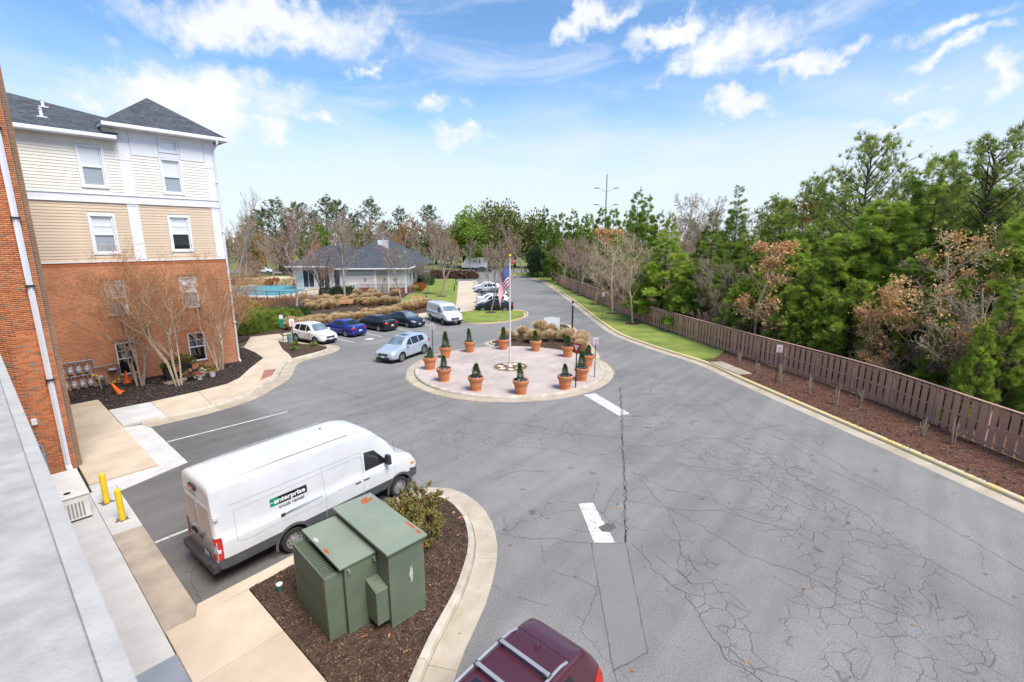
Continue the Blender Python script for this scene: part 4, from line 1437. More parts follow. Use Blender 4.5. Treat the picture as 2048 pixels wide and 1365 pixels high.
# those in view and largest first
view = []
rest = []
for (x, z, half) in cand:
    d = math.hypot(x, Yw)
    vis = (x / max(0.2, 8.68 - z) > 0.11 or z > 8) and x > 0.3 and z < 12.2
    (view if vis else rest).append((math.hypot(d, 8.68 - z), x, z, half))
view.sort(key=lambda t_: -t_[1])
for i, (_, x, z, half) in enumerate(view):
    if 1.5 < z < 5.6 and i >= 0 and len([0]) and x > 0.55:
        rest.append((0, x, z, half, 'part'))
    else:
        rest.append((0, x, z, half))
parts = [r for r in rest if len(r) == 5][:300]
keep = set((p[1], p[2]) for p in parts)
for p in parts:
    o = link('brick', hb if p[3] else bm_, wing)
    o.location = (p[1], Yw + rng.uniform(-0.002, 0.002), p[2])
V, F, RN = [], [], []
for r_ in rest:
    if (r_[1], r_[2]) in keep:
        continue
    x, z, L_ = r_[1], r_[2], (0.0935 if r_[3] else 0.195)
    y = Yw + rng.uniform(-0.002, 0.002)
    o = len(V)
    V += [(x, y, z), (x + L_, y, z), (x + L_, y, z + 0.058), (x, y, z + 0.058), (x, y + .05, z), (x + L_, y + .05, z), (x + L_, y + .05, z + 0.058), (x, y + .05, z + 0.058)]
    rr = rng.random()
    for f in ((0, 1, 2, 3), (1, 5, 6, 2), (4, 0, 3, 7), (3, 2, 6, 7), (4, 5, 1, 0)):
        F.append([i + o for i in f]); RN.append(rr)
link('brickwork', np_mesh('brickwork', V, F, M_bunit, rnd=RN), wing)['kind'] = 'stuff'
MB().tube([(1.50, Yw - 0.10, 16.5), (1.50, Yw - 0.10, 0.42), (1.52, Yw - 0.3, 0.2)], 0.085, 4).build('downspout', M_trim, wing)
for z in (12.2, 9.38, 7.1, 3.72):
    MB().bx(1.38, 1.62, Yw - 0.205, Yw - 0.001, z, z + 0.06).build('downspout_strap', M_black, wing)
MB().tube([(0.62, Yw - 0.06, 0.1), (0.62, Yw - 0.06, 1.35), (0.70, Yw - 0.06, 1.5), (0.82, Yw - 0.06, 1.5), (0.92, Yw - 0.06, 1.36), (0.95, Yw - 0.06, 0.1)], 0.045, 8).tube([(0.76, Yw - 0.06, 0.1), (0.76, Yw - 0.06, 1.25), (0.84, Yw - 0.06, 1.34)], 0.03, 6).build('conduit', M_pipe, wing, smooth=True)
MB().bx(0.80, 0.95, Yw - 0.10, Yw - 0.003, 2.2, 2.42).build('wall_box', M_trim, wing, bevel=0.01)

# ---------------------------------------------------------------- near building with the ledge
M_ledge = M('ledge_concrete', (0.40, 0.385, 0.36), 0.95, (0.30, 0.29, 0.27), 7, 6, 0.4, 60, speck=((0.30, 0.285, 0.26), 40, 0.66))
near = thing('near_building', 'rough grey concrete ledge of the near building', 'ledge', (0, 0, 0))
MB().prism([(-1.6, -6), (0.078, -6), (0.078, 23.3), (-1.6, 23.3)], 7.20, 7.48).build('ledge', M_ledge, near, bevel=0.008)
MB().add([(0.0785, -6, 7.478), (0.142, -6, 7.470), (0.142, 23.3, 7.470), (0.0785, 23.3, 7.478), (0.0785, -6, 7.24), (0.142, -6, 7.24), (0.142, 23.3, 7.24), (0.0785, 23.3, 7.24)],
         [(0, 1, 2, 3), (1, 5, 6, 2), (4, 7, 6, 5), (0, 4, 5, 1), (3, 2, 6, 7)]).build('drip_edge', M('ledge_edge', (0.44, 0.425, 0.40), 0.9, (0.37, 0.355, 0.335), 8, 6, 0.4, 60), near)
MB().bx(-8, 0.06, -12, 23.38, 0, 7.19).build('brick_wall', M_brick, near)

# ---------------------------------------------------------------- clubhouse
cl_ang = math.atan2(0.70, 0.714)
club = thing('clubhouse', 'single-storey white clubhouse with grey hip roofs, brick base and white chimney', 'building', (47.6, 63.9, 0.1), cl_ang)
M_clubw = M('club_siding', (0.66, 0.63, 0.585), 0.7, (0.52, 0.49, 0.45), 1.0, 2, stretch=(0.05, 0.05, 5.0), contrast=(0.40, 0.60))
M_clubb = M('club_beige', (0.47, 0.42, 0.335), 0.7, (0.40, 0.36, 0.28), 1.0, 2, stretch=(0.05, 0.05, 5.0))
M_clubbr = brick_mat('club_brick', (0.31, 0.115, 0.065), (0.25, 0.09, 0.05), (0.30, 0.22, 0.17))


def hip(mb, x0, x1, y0, y1, ze, pitch, m=0):
    w, d = x1 - x0, y1 - y0
    if w <= d:
        h = w / 2
        a, b_ = ((x0 + x1) / 2, y0 + h, ze + h * pitch), ((x0 + x1) / 2, y1 - h, ze + h * pitch)
        q = [(x0, y0, ze), (x1, y0, ze), (x1, y1, ze), (x0, y1, ze)]
        mb.add(q + [a, b_], [(0, 1, 4), (1, 2, 5, 4), (2, 3, 5), (3, 0, 4, 5), (3, 2, 1, 0)], m)
    else:
        h = d / 2
        a, b_ = (x0 + h, (y0 + y1) / 2, ze + h * pitch), (x1 - h, (y0 + y1) / 2, ze + h * pitch)
        q = [(x0, y0, ze), (x1, y0, ze), (x1, y1, ze), (x0, y1, ze)]
        mb.add(q + [a, b_], [(0, 1, 5, 4), (1, 2, 5), (2, 3, 4, 5), (3, 0, 4), (3, 2, 1, 0)], m)


# local: x = back along the long side, y = to the left along the front
EZ = 3.95
wl_ = MB()
wl_.bx(0, 26, 0, 6.0 + 4.6, 0.95, EZ)
wl_.bx(8, 24, 10.6, 20.6, 0.0, EZ)
wl_.build('siding_wall', M_clubw, club)
MB().bx(-0.04, 26.04, -0.04, 2.9, 0, 0.955).bx(-0.04, 26, 4.9, 10.64, 0, 0.955).bx(0.3, 26.04, 2.8, 5, 0, 0.955).build('brick_base', M_clubbr, club)
en = MB().bx(-0.025, 0.05, 3.0, 4.8, 0.0, 3.45)
en.build('entry_recess', M_clubb, club)
MB().bx(-0.06, -0.03, 3.9, 4.7, 0.05, 2.2).build('door', M('door_beige', (0.52, 0.48, 0.40), 0.6), club)
for (a, b_) in ((2.8, 2.99), (4.81, 5.2), (0.0, 0.25), (10.35, 10.62)):
    MB().bx(-0.06, 0.0, a, b_, 0.0, EZ - 0.02).build('corner_board', M_trim, club)
MB().bx(-0.35, 0.02, 7.9, 9.4, 0.0, 1.35).build('white_panel', M_trim, club, bevel=0.02)
for y in (6.6, 3.5, 1.8):
    MB().box((-0.12, y, 2.35), (0.16, 0.14, 0.3), 0, 0, (0.6, 0.6)).build('wall_lamp', M_black, club)
for k, x in enumerate((3.2, 4.2, 7.8, 8.8, 13, 14)):
    wf = MB().bx(x, x + 0.75, -0.06, -0.001, 1.55, 3.05).build('window', M_trim, club)
    MB().bx(x + 0.07, x + 0.68, -0.075, -0.061, 1.62, 2.98).build('pane', M('club_pane', (0.03, 0.035, 0.045), 0.08, spec=0.9), wf)
for k in range(3):
    y = 12.0 + k * 2.7
    wf = MB().bx(7.93, 8.0, y, y + 2.1, 0.25, 3.5).build('window', M_trim, club)
    for j in range(2):
        MB().bx(7.905, 7.929, y + 0.14 + j * 0.95, y + 0.98 + j * 0.95, 0.4, 3.38).build('pane', MATS['club_pane'], wf)
r1 = MB(); hip(r1, -0.6, 27, -0.6, 11.2, EZ + 0.15, 0.62)
rA = r1.build('front_roof', M_shingle, club)
r1 = MB(); hip(r1, 6.0, 24.0, -2.2, 14.8, EZ + 0.16, 0.60)
rB = r1.build('centre_roof', M_shingle, club)
r1 = MB(); hip(r1, 6.4, 19.0, 7.0, 21.6, EZ + 0.17, 0.60)
rC = r1.build('wing_roof', M_shingle, club)
for (x0, x1, y0, y1) in ((-0.75, -0.6, -0.75, 11.35), (-0.6, 27.1, -0.75, -0.6), (6.25, 6.4, 11.3, 21.7)):
    MB().bx(x0, x1, y0, y1, EZ, EZ + 0.19).build('gutter', M_trim, club)
MB().bx(7.6, 8.6, 4.2, 5.9, 6.6, 8.55).build('chimney', M_trim, rA, bevel=0.02)
MB().lathe([(0.18, 0), (0.18, 0.35), (0.35, 0.36), (0.35, 0.45), (0.1, 0.46)], 10, (8.1, 5.05, 8.551)).build('chimney_cap', M_alu, rA)
for (x, y, z) in ((7.4, 7.8, 6.1), (6.0, 1.9, 5.35), (10, 1.6, 6.1)):
    MB().lathe([(0.10, -0.4), (0.10, 0.5)], 8, (x, y, z)).build('roof_vent', M_trim, rA)
for y in (14.6, 15.2):
    MB().lathe([(0.10, -0.4), (0.10, 0.7)], 8, (12.2, y, 7.3)).build('roof_vent', M_trim, rC)
# pool
pool = thing('swimming_pool', 'swimming pool under a turquoise cover behind black railing', 'pool', (0, 0, 0))
pl = smooth_path([(31.4, 75.2), (35.0, 76.6), (39.5, 82.0), (43.5, 88.5), (40.0, 94.5), (35, 96.5), (29, 90), (28.6, 80), (31.4, 75.2)], 1.0)[:-1]
MB().prism(pl, 0.02, 0.13).build('cover', M('pool_cover', (0.10, 0.33, 0.37), 0.45, (0.08, 0.26, 0.30), 0.6, 4, world_co=True), pool)
rim = MB()
for i in range(len(pl)):
    a, b_ = Vector(pl[i]), Vector(pl[(i + 1) % len(pl)])
    rim.tube([(*a, 0.13), (*b_, 0.13)], 0.16, 5, cap=False)
rim.build('coping', M_concW, pool)
pf = thing('pool_railing', 'thin black metal railing around the pool deck', 'railing', (0, 0, 0))
PFp = [(20.5, 88), (28.0, 70.2), (30.0, 66.8), (36.8, 68.0), (41.4, 69.6), (44.6, 66.4), (47.0, 63.4)]
MBr = MB()
for i in range(len(PFp) - 1):
    a, b_ = Vector(PFp[i]), Vector(PFp[i + 1])
    n = max(1, round((b_ - a).length / 2.0))
    for z in (0.35, 1.55):
        MB().tube([(*a, z), (*b_, z)], 0.03, 4).build('rail', M_black, pf)
    for k in range(n):
        p = a.lerp(b_, k / n)
        MB().box((p.x, p.y, 0.85), (0.07, 0.07, 1.5)).build('post', M_black, pf)
        for j in range(1, 14):
            q_ = a.lerp(b_, (k + j / 14) / n)
            MBr.box((q_.x, q_.y, 0.95), (0.014, 0.014, 1.2))
MBr.build('picket', M_black, pf)['kind'] = 'stuff'
# ================================================================== vehicles
M_tyre = M('tyre_rubber', (0.022, 0.022, 0.023), 0.85, (0.03, 0.03, 0.03), 20, 3)
M_rim = M('alloy_rim', (0.55, 0.56, 0.58), 0.3, metal=0.7)
M_rimd = M('steel_rim', (0.36, 0.36, 0.36), 0.45, metal=0.5)
M_carglass = M('car_glass', (0.014, 0.017, 0.020), 0.04, spec=0.6, ior=1.6)
M_windsh = M('windscreen_glass', (0.20, 0.25, 0.27), 0.04, (0.10, 0.13, 0.15), 2.0, 2, spec=1.0, ior=2.0)  # pale base colour stands in for sky reflected on the windscreens
M_plast = M('black_plastic', (0.030, 0.031, 0.034), 0.6, (0.04, 0.04, 0.043), 5, 3)
M_cladg = M('grey_cladding', (0.060, 0.063, 0.068), 0.7, (0.075, 0.078, 0.082), 3, 4)
M_lamp = M('headlamp', (0.55, 0.57, 0.60), 0.12, (0.25, 0.26, 0.28), 9, 3, spec=0.9)
M_red = M('tail_lamp', (0.50, 0.012, 0.010), 0.2, (0.36, 0.01, 0.01), 9, 3, spec=0.8)
M_amber = M('amber_lamp', (0.75, 0.25, 0.03), 0.3)
M_plate = M('licence_plate', (0.72, 0.73, 0.78), 0.5, (0.45, 0.47, 0.55), 14, 3)
M_gap = M('panel_gap', (0.02, 0.02, 0.022), 0.9)
M_gapw = M('panel_gap_soft', (0.34, 0.35, 0.37), 0.9)
M_chrome = M('chrome', (0.75, 0.76, 0.78), 0.15, metal=1.0)


def paint(name, c, rough=0.28, metal=0.0):
    return M('paint_' + name, c, rough, tuple(x * 0.93 for x in c), 0.7, 4, coat=0.7, metal=metal)


def pchip(xs_, ys_, xq):
    xs_ = np.asarray(xs_, float); ys_ = np.asarray(ys_, float)
    h = np.diff(xs_); d = np.diff(ys_) / h
    m = np.zeros_like(ys_)
    m[0], m[-1] = d[0], d[-1]
    for i in range(1, len(xs_) - 1):
        if d[i - 1] * d[i] > 0:
            w1, w2 = 2 * h[i] + h[i - 1], h[i] + 2 * h[i - 1]
            m[i] = (w1 + w2) / (w1 / d[i - 1] + w2 / d[i])
    k = np.clip(np.searchsorted(xs_, xq) - 1, 0, len(xs_) - 2)
    t = (xq - xs_[k]) / h[k]
    return (ys_[k] * (1 + 2 * t) * (1 - t) ** 2 + h[k] * m[k] * t * (1 - t) ** 2 + ys_[k + 1] * t * t * (3 - 2 * t) + h[k] * m[k + 1] * t * t * (t - 1))


class Car:
    """body lofted through sections; every fitting is cast onto that surface along an axis"""

    def __init__(self, st, arches, wheel_r, paintm, lower=None, lower_z=0.0, roofpow=(0.80, 0.985), mid=(0.30, 1.0), box=False):
        st = np.array(st, float)
        xs_ = st[:, 0]
        xq = np.unique(np.concatenate([np.linspace(xs_[0], xs_[-1], 84), xs_]))
        C = [pchip(xs_, st[:, k], xq) for k in range(1, 7)]      # zb zs zt wl ws wt
        rows = []
        for i in range(len(xq)):
            zb, zs, zt, wl, ws, wt_ = [c[i] for c in C]
            hgt = zt - zs
            pts = [(0, zb - 0.0), (wl * 0.90, zb), (wl * 0.985, zb + 0.06), (wl, zb + (zs - zb) * mid[0]), (wl * mid[1], zb + (zs - zb) * 0.66), (ws, zs),
                   (ws - 0.018, zs + 0.02 * min(1, hgt * 3)), (wt_ + (ws - wt_) * 0.12, zs + hgt * roofpow[0]), (wt_ * 0.90, zs + hgt * roofpow[1] - 0.004), (wt_ * 0.5, zt - 0.002), (0, zt)]
            seg = []
            P = [np.array(p) for p in pts]
            for a in range(len(P) - 1):
                sharp0 = a in (0, 1, 5, 6); n = 1 if a in (0, 1, 5) else (3 if a != 6 else 5)
                p0 = P[max(a - 1, 0)] if not sharp0 else P[a] * 2 - P[a + 1]
                p3 = P[min(a + 2, len(P) - 1)] if a + 1 not in (1, 5, 6) else P[a + 1] * 2 - P[a]
                for k in range(n):
                    s = k / n
                    q = 0.5 * (2 * P[a] + (P[a + 1] - p0) * s + (2 * p0 - 5 * P[a] + 4 * P[a + 1] - p3) * s * s + (3 * P[a] - p0 - 3 * P[a + 1] + p3) * s ** 3)
                    seg.append(q)
            seg.append(P[-1])
            rows.append(seg)
        G = np.array(rows)                                   # (nx, nv, 2)
        nx, nv = G.shape[:2]
        half = np.zeros((nx, nv, 3))
        half[:, :, 0] = xq[:, None]; half[:, :, 1] = G[:, :, 0]; half[:, :, 2] = G[:, :, 1]
        # wheel arches: pull the vertices on the arch out to a clean circle
        V = half.copy()
        inside = np.zeros((nx, nv), bool)
        for (ax, ar) in arches:
            dx, dz = V[:, :, 0] - ax, V[:, :, 2] - wheel_r
            r = np.hypot(dx, dz)
            inside |= (r < ar) & (V[:, :, 2] < wheel_r + ar)
        self.arches, self.wr = arches, wheel_r
        full = np.concatenate([V, (V * [1, -1, 1])[:, -2::-1]], 1)
        insf = np.concatenate([inside, inside[:, -2::-1]], 1)
        nv2 = full.shape[1]
        F = []
        use = set()
        for i in range(nx - 1):
            for j in range(nv2 - 1):
                q = [(i, j), (i + 1, j), (i + 1, j + 1), (i, j + 1)]
                if all(insf[a] for a in q):
                    continue
                F.append([a * nv2 + b_ for a, b_ in q])
                for a in q:
                    if insf[a]:
                        use.add(a)
        for (i, j) in use:
            p = full[i, j]
            for (ax, ar) in arches:
                d = np.array([p[0] - ax, p[2] - wheel_r]); r = np.linalg.norm(d)
                if r < ar and r > 1e-5:
                    d *= ar / r
                    full[i, j, 0], full[i, j, 2] = ax + d[0], wheel_r + d[1]
        vv = full.reshape(-1, 3)
        n0 = len(vv)
        ends = []
        for e, i in ((0, 0), (1, nx - 1)):
            ends.append([i * nv2 + j for j in range(nv2)])
        self.V = [tuple(p) for p in vv]
        self.F = [tuple(f) for f in F] + [tuple(ends[0]), tuple(ends[1][::-1])]
        self.mi = [(1 if (lower is not None and np.mean([self.V[k][2] for k in f]) < lower_z) else 0) for f in self.F]
        self.mats = [paintm] + ([lower] if lower is not None else [])
        self.bvh = BVHTree.FromPolygons([Vector(p) for p in self.V], self.F)
        self.parts = []

    def cast(self, p, d, off):
        d = Vector(d).normalized()
        h = self.bvh.ray_cast(Vector(p) - d * 6, d)
        if h[0] is None:
            return None
        nr = h[1]
        if nr.dot(d) > 0:
            nr = -nr
        return h[0] + nr * off

    def patch(self, lo, up, axis, n=14, m=5, off=0.006):
        """lo/up: polylines (a,b) of equal param; axis 'side+','side-','front','rear','top' """
        def samp(pl, t):
            seg = t * (len(pl) - 1)
            i = min(int(seg), len(pl) - 2)
            s = seg - i
            return (pl[i][0] * (1 - s) + pl[i + 1][0] * s, pl[i][1] * (1 - s) + pl[i + 1][1] * s)
        mb = MB()
        idx = {}
        for i in range(n + 1):
            a, b_ = samp(lo, i / n), samp(up, i / n)
            for j in range(m + 1):
                s = j / m
                u, v = a[0] * (1 - s) + b_[0] * s, a[1] * (1 - s) + b_[1] * s
                if axis == 'side+':
                    h = self.cast((u, 2, v), (0, -1, 0), off)
                elif axis == 'side-':
                    h = self.cast((u, -2, v), (0, 1, 0), off)
                elif axis == 'front':
                    h = self.cast((6, u, v), (-1, 0, 0), off)
                elif axis == 'rear':
                    h = self.cast((-6, u, v), (1, 0, 0), off)
                else:
                    h = self.cast((u, v, 6), (0, 0, -1), off)
                if h is not None:
                    idx[(i, j)] = len(mb.v)
                    mb.v.append(tuple(h))
        for i in range(n):
            for j in range(m):
                k = [(i, j), (i + 1, j), (i + 1, j + 1), (i, j + 1)]
                if all(q in idx for q in k):
                    mb.f.append(tuple(idx[q] for q in k)); mb.m.append(0)
        return mb

    def line(self, pts, axis, w=0.012, off=0.0035, n=24):
        """thin strip along a polyline"""
        mb = MB()
        P = []
        for i in range(len(pts) - 1):
            for k in range(n):
                s = k / n
                P.append(Vector(pts[i]).lerp(Vector(pts[i + 1]), s))
        P.append(Vector(pts[-1]))
        prev = None
        for i, p in enumerate(P):
            d = (P[min(i + 1, len(P) - 1)] - P[max(i - 1, 0)]).normalized()
            q = Vector((-d.y, d.x)) * w / 2
            a = []
            for r in (p - q, p + q):
                src = {'side+': ((r[0], 2, r[1]), (0, -1, 0)), 'side-': ((r[0], -2, r[1]), (0, 1, 0)), 'rear': ((-6, r[0], r[1]), (1, 0, 0)), 'front': ((6, r[0], r[1]), (-1, 0, 0)), 'top': ((r[0], r[1], 6), (0, 0, -1))}[axis]
                a.append(self.cast(src[0], src[1], off))
            if None in a:
                prev = None
                continue
            o = len(mb.v)
            mb.v += [tuple(a[0]), tuple(a[1])]
            if prev is not None:
                mb.f.append((prev, o, o + 1, prev + 1)); mb.m.append(0)
            prev = o
        return mb


WHEELS = {}


def wheel_meshes(r, w, style):
    key = (r, w, style)
    if key in WHEELS:
        return WHEELS[key]
    ri = r * 0.66
    t = MB().lathe([(ri, -w / 2 + 0.01), (r * 0.93, -w / 2), (r, -w / 2 + 0.035), (r, w / 2 - 0.035), (r * 0.93, w / 2), (ri, w / 2 - 0.01), (ri - 0.005, w / 2 - 0.05), (ri - 0.005, -w / 2 + 0.05), (ri, -w / 2 + 0.01)], 28, axis='y', cap=False)
    tm = t.mesh('wheel', M_tyre); smooth_by_angle(tm, 40)
    rm = MB().lathe([(ri + 0.002, w / 2 - 0.012), (ri * 0.90, w / 2 - 0.02), (ri * 0.88, w / 2 - 0.06)], 28, axis='y', cap=False)
    rm.lathe([(ri * 0.9, w / 2 - 0.075), (0.0005, w / 2 - 0.07)], 28, axis='y', m=1, cap=False)
    if style == 'steel':
        rm.lathe([(ri * 0.88, w / 2 - 0.06), (ri * 0.62, w / 2 - 0.035), (ri * 0.36, w / 2 - 0.045), (ri * 0.32, w / 2 - 0.01), (0.001, w / 2 - 0.008)], 24, axis='y', cap=False)
        for k in range(8):
            a = 2 * math.pi * k / 8
            rm.lathe([(0.02, w / 2 - 0.036), (0.02, w / 2 - 0.03)], 8, (ri * 0.70 * math.cos(a), 0, ri * 0.70 * math.sin(a)), m=1, axis='y')
    else:
        n = {'five': 5, 'seven': 7, 'ten': 10}[style]
        for k in range(n):
            a = 2 * math.pi * k / n
            ca, sa = math.cos(a), math.sin(a)
            ww = 0.22 * ri if n == 5 else 0.15 * ri
            pts = []
            for rr, hw in ((ri * 0.08, ww * 0.7), (ri * 0.92, ww)):
                for s in (-1, 1):
                    x, z = rr * ca - s * hw * 0.5 * sa, rr * sa + s * hw * 0.5 * ca
                    pts.append((x, z))
            y1 = w / 2 - 0.022; y0 = w / 2 - 0.06
            P = [(pts[i][0], y, pts[i][1]) for y in (y0, y1) for i in (0, 1, 3, 2)]
            rm.add(P, [(4, 5, 6, 7), (0, 4, 7, 3), (1, 2, 6, 5), (0, 1, 5, 4), (2, 3, 7, 6)])
        rm.lathe([(ri * 0.2, w / 2 - 0.03), (ri * 0.18, w / 2 - 0.012), (0.001, w / 2 - 0.01)], 14, axis='y', cap=False)
    me = rm.mesh('rim', [M_rimd if style == 'steel' else M_rim, M_plast])
    WHEELS[key] = (tm, me)
    return WHEELS[key]


def add_wheels(root, xs_, track, r, w, style):
    tm, rmm = wheel_meshes(r, w, style)
    for x in xs_:
        for s in (1, -1):
            o = link('wheel', tm, root)
            o.location = (x, s * track, r)
            if s < 0:
                o.rotation_euler = (0, 0, math.pi)
            link('rim', rmm, o)


def mirror_y(pts):
    return [(-p[0], p[1]) for p in pts]


def make_car(name, label, cat, kind, color, loc, rz, group=None, detail=2, **kw):
    root = thing(name, label, cat, loc, rz, group)
    S = STY[kind]
    car = Car(S['st'], S['arch'], S['wr'], color, S.get('lower'), S.get('lz', 0), **S.get('opt', {}))
    body = MB()
    body.v, body.f, body.m = list(car.V), list(car.F), list(car.mi)
    bo = body.build('body', car.mats, root, smooth=True)
    fx, rx = car.V[-1][0], car.V[0][0]
    zb = S['st'][5][1]
    wl = S['st'][6][4]
    MB().bx(rx + 0.12, fx - 0.12, -wl * 0.80, wl * 0.80, zb - 0.03, zb + 0.42).build('underbody', M_plast, root)
    add_wheels(root, [a[0] for a in S['arch']], S['track'], S['wr'], S['ww'], kw.get('rim', S['rim']))
    for (nm, ax, lo, up) in S['glass']:
        gm2 = M_windsh if nm == 'windscreen' else M_carglass
        for sd in (('side+', 'side-') if ax == 'side' else (ax,)):
            car.patch(lo, up, sd, n=16, m=6, off=0.005).build(nm, gm2, root, smooth=True)
    for (nm, ax, lo, up, mt) in S['fit']:
        if ax in ('front', 'rear') and lo[0][0] > 0.02:
            vs_ = ((lo, up), (mirror_y(lo), mirror_y(up)))
        else:
            vs_ = ((lo, up),)
        for (l_, u_) in vs_:
            for sd in (('side+', 'side-') if ax == 'side' else (ax,)):
                car.patch(l_, u_, sd, n=10, m=4, off=0.009).build(nm, mt, root, smooth=True)
    gaps = MB()
    for (ax, pts) in S['gaps']:
        for sd in (('side+', 'side-') if ax == 'side' else (ax,)):
            g = car.line(pts, sd, n=10)
            gaps.add(g.v, g.f)
    gaps.build('panel_gap', S.get('gapm', M_gap), root)
    for (x, z) in S['handles']:
        for s in (1, -1):
            h = car.cast((x, 2 * s, z), (0, -s, 0), 0.012)
            if h:
                MB().box((x, h.y, z), (0.20, 0.035, 0.03)).build('door_handle', S.get('handm', color), root, bevel=0.01)
    mx, mz, mo = S['mirror']
    for s in (1, -1):
        h = car.cast((mx, 2 * s, mz), (0, -s, 0), 0.0)
        if h:
            y = h.y + s * mo
            mm = MB().box((mx, y, mz + 0.05 * S.get('msc', 1)), (0.14, 0.24, 0.16 * S.get('msc', 1)), 0, 0, (0.75, 0.85)).box((mx + 0.03, y - s * mo * 0.6, mz - 0.02), (0.06, abs(mo) * 1.0, 0.04))
            mm.build('mirror', S.get('mirm', color), root, bevel=0.02)
    for ax, y0, z0 in S['plates']:
        mbp = car.patch([(-0.155 + y0, z0 - 0.075), (0.155 + y0, z0 - 0.075)], [(-0.155 + y0, z0 + 0.075), (0.155 + y0, z0 + 0.075)], ax, n=2, m=1, off=0.02)
        mbp.build('licence_plate', M_plate, root)
    return root, car


STY = {}
# ---- sedan
STY['sedan'] = dict(
    st=[(-2.40, .36, .78, .92, .62, .60, .48), (-2.35, .28, .86, 1.00, .76, .74, .60), (-2.2, .24, .92, 1.05, .86, .82, .68), (-1.75, .22, .95, 1.08, .90, .86, .68), (-1.30, .20, .95, 1.27, .91, .87, .60), (-0.85, .20, .95, 1.41, .91, .875, .57),
        (-0.2, .20, .94, 1.455, .91, .88, .57), (0.35, .20, .93, 1.42, .91, .88, .58), (0.75, .20, .92, 1.26, .91, .88, .62), (1.22, .20, .90, 1.00, .91, .87, .70), (1.7, .22, .84, .93, .90, .83, .64), (2.1, .24, .75, .82, .85, .76, .54), (2.32, .28, .66, .70, .72, .64, .44), (2.40, .34, .58, .61, .54, .50, .36)],
    arch=[(-1.38, .37), (1.40, .37)], wr=.32, ww=.21, track=.80, rim='ten', opt={},
    glass=[('side_window', 'side', [(0.92, .985), (0.02, .985)], [(0.50, 1.20), (0.02, 1.355)]), ('side_window', 'side', [(-0.06, .985), (-0.90, 1.0)], [(-0.06, 1.355), (-0.80, 1.29)]), ('quarter_window', 'side', [(-0.97, 1.0), (-1.25, 1.04)], [(-0.90, 1.27), (-1.24, 1.10)]),
           ('windscreen', 'top', [(1.20, -.70), (1.26, 0), (1.20, .70)], [(0.42, -.52), (0.46, 0), (0.42, .52)]), ('rear_window', 'top', [(-1.72, -.60), (-1.76, 0), (-1.72, .60)], [(-0.98, -.50), (-0.96, 0), (-0.98, .50)])],
    fit=[('headlight', 'front', [(.42, .60), (.80, .66)], [(.45, .68), (.78, .78)], M_lamp), ('tail_light', 'rear', [(.40, .80), (.80, .76)], [(.42, .92), (.78, .90)], M_red), ('tail_light', 'side', [(-2.30, .79), (-2.10, .82)], [(-2.28, .90), (-2.12, .90)], M_red), ('grille', 'front', [(-.34, .42), (.34, .42)], [(-.40, .60), (.40, .60)], M_plast), ('lower_grille', 'front', [(-.5, .27), (.5, .27)], [(-.55, .36), (.55, .36)], M_plast)],
    gaps=[('side', [(0.98, .92), (1.02, .35)]), ('side', [(-0.02, .97), (-0.02, .30)]), ('side', [(-0.98, .98), (-0.95, .70), (-1.02, .62)]), ('top', [(1.2, -.74), (2.2, -.55)]), ('top', [(1.2, .74), (2.2, .55)]), ('rear', [(-.4, .74), (.4, .74)])],
    handles=[(0.12, .80), (-0.85, .82)], mirror=(0.80, .96, .13), plates=[('front', 0, .40), ('rear', 0, .62)])
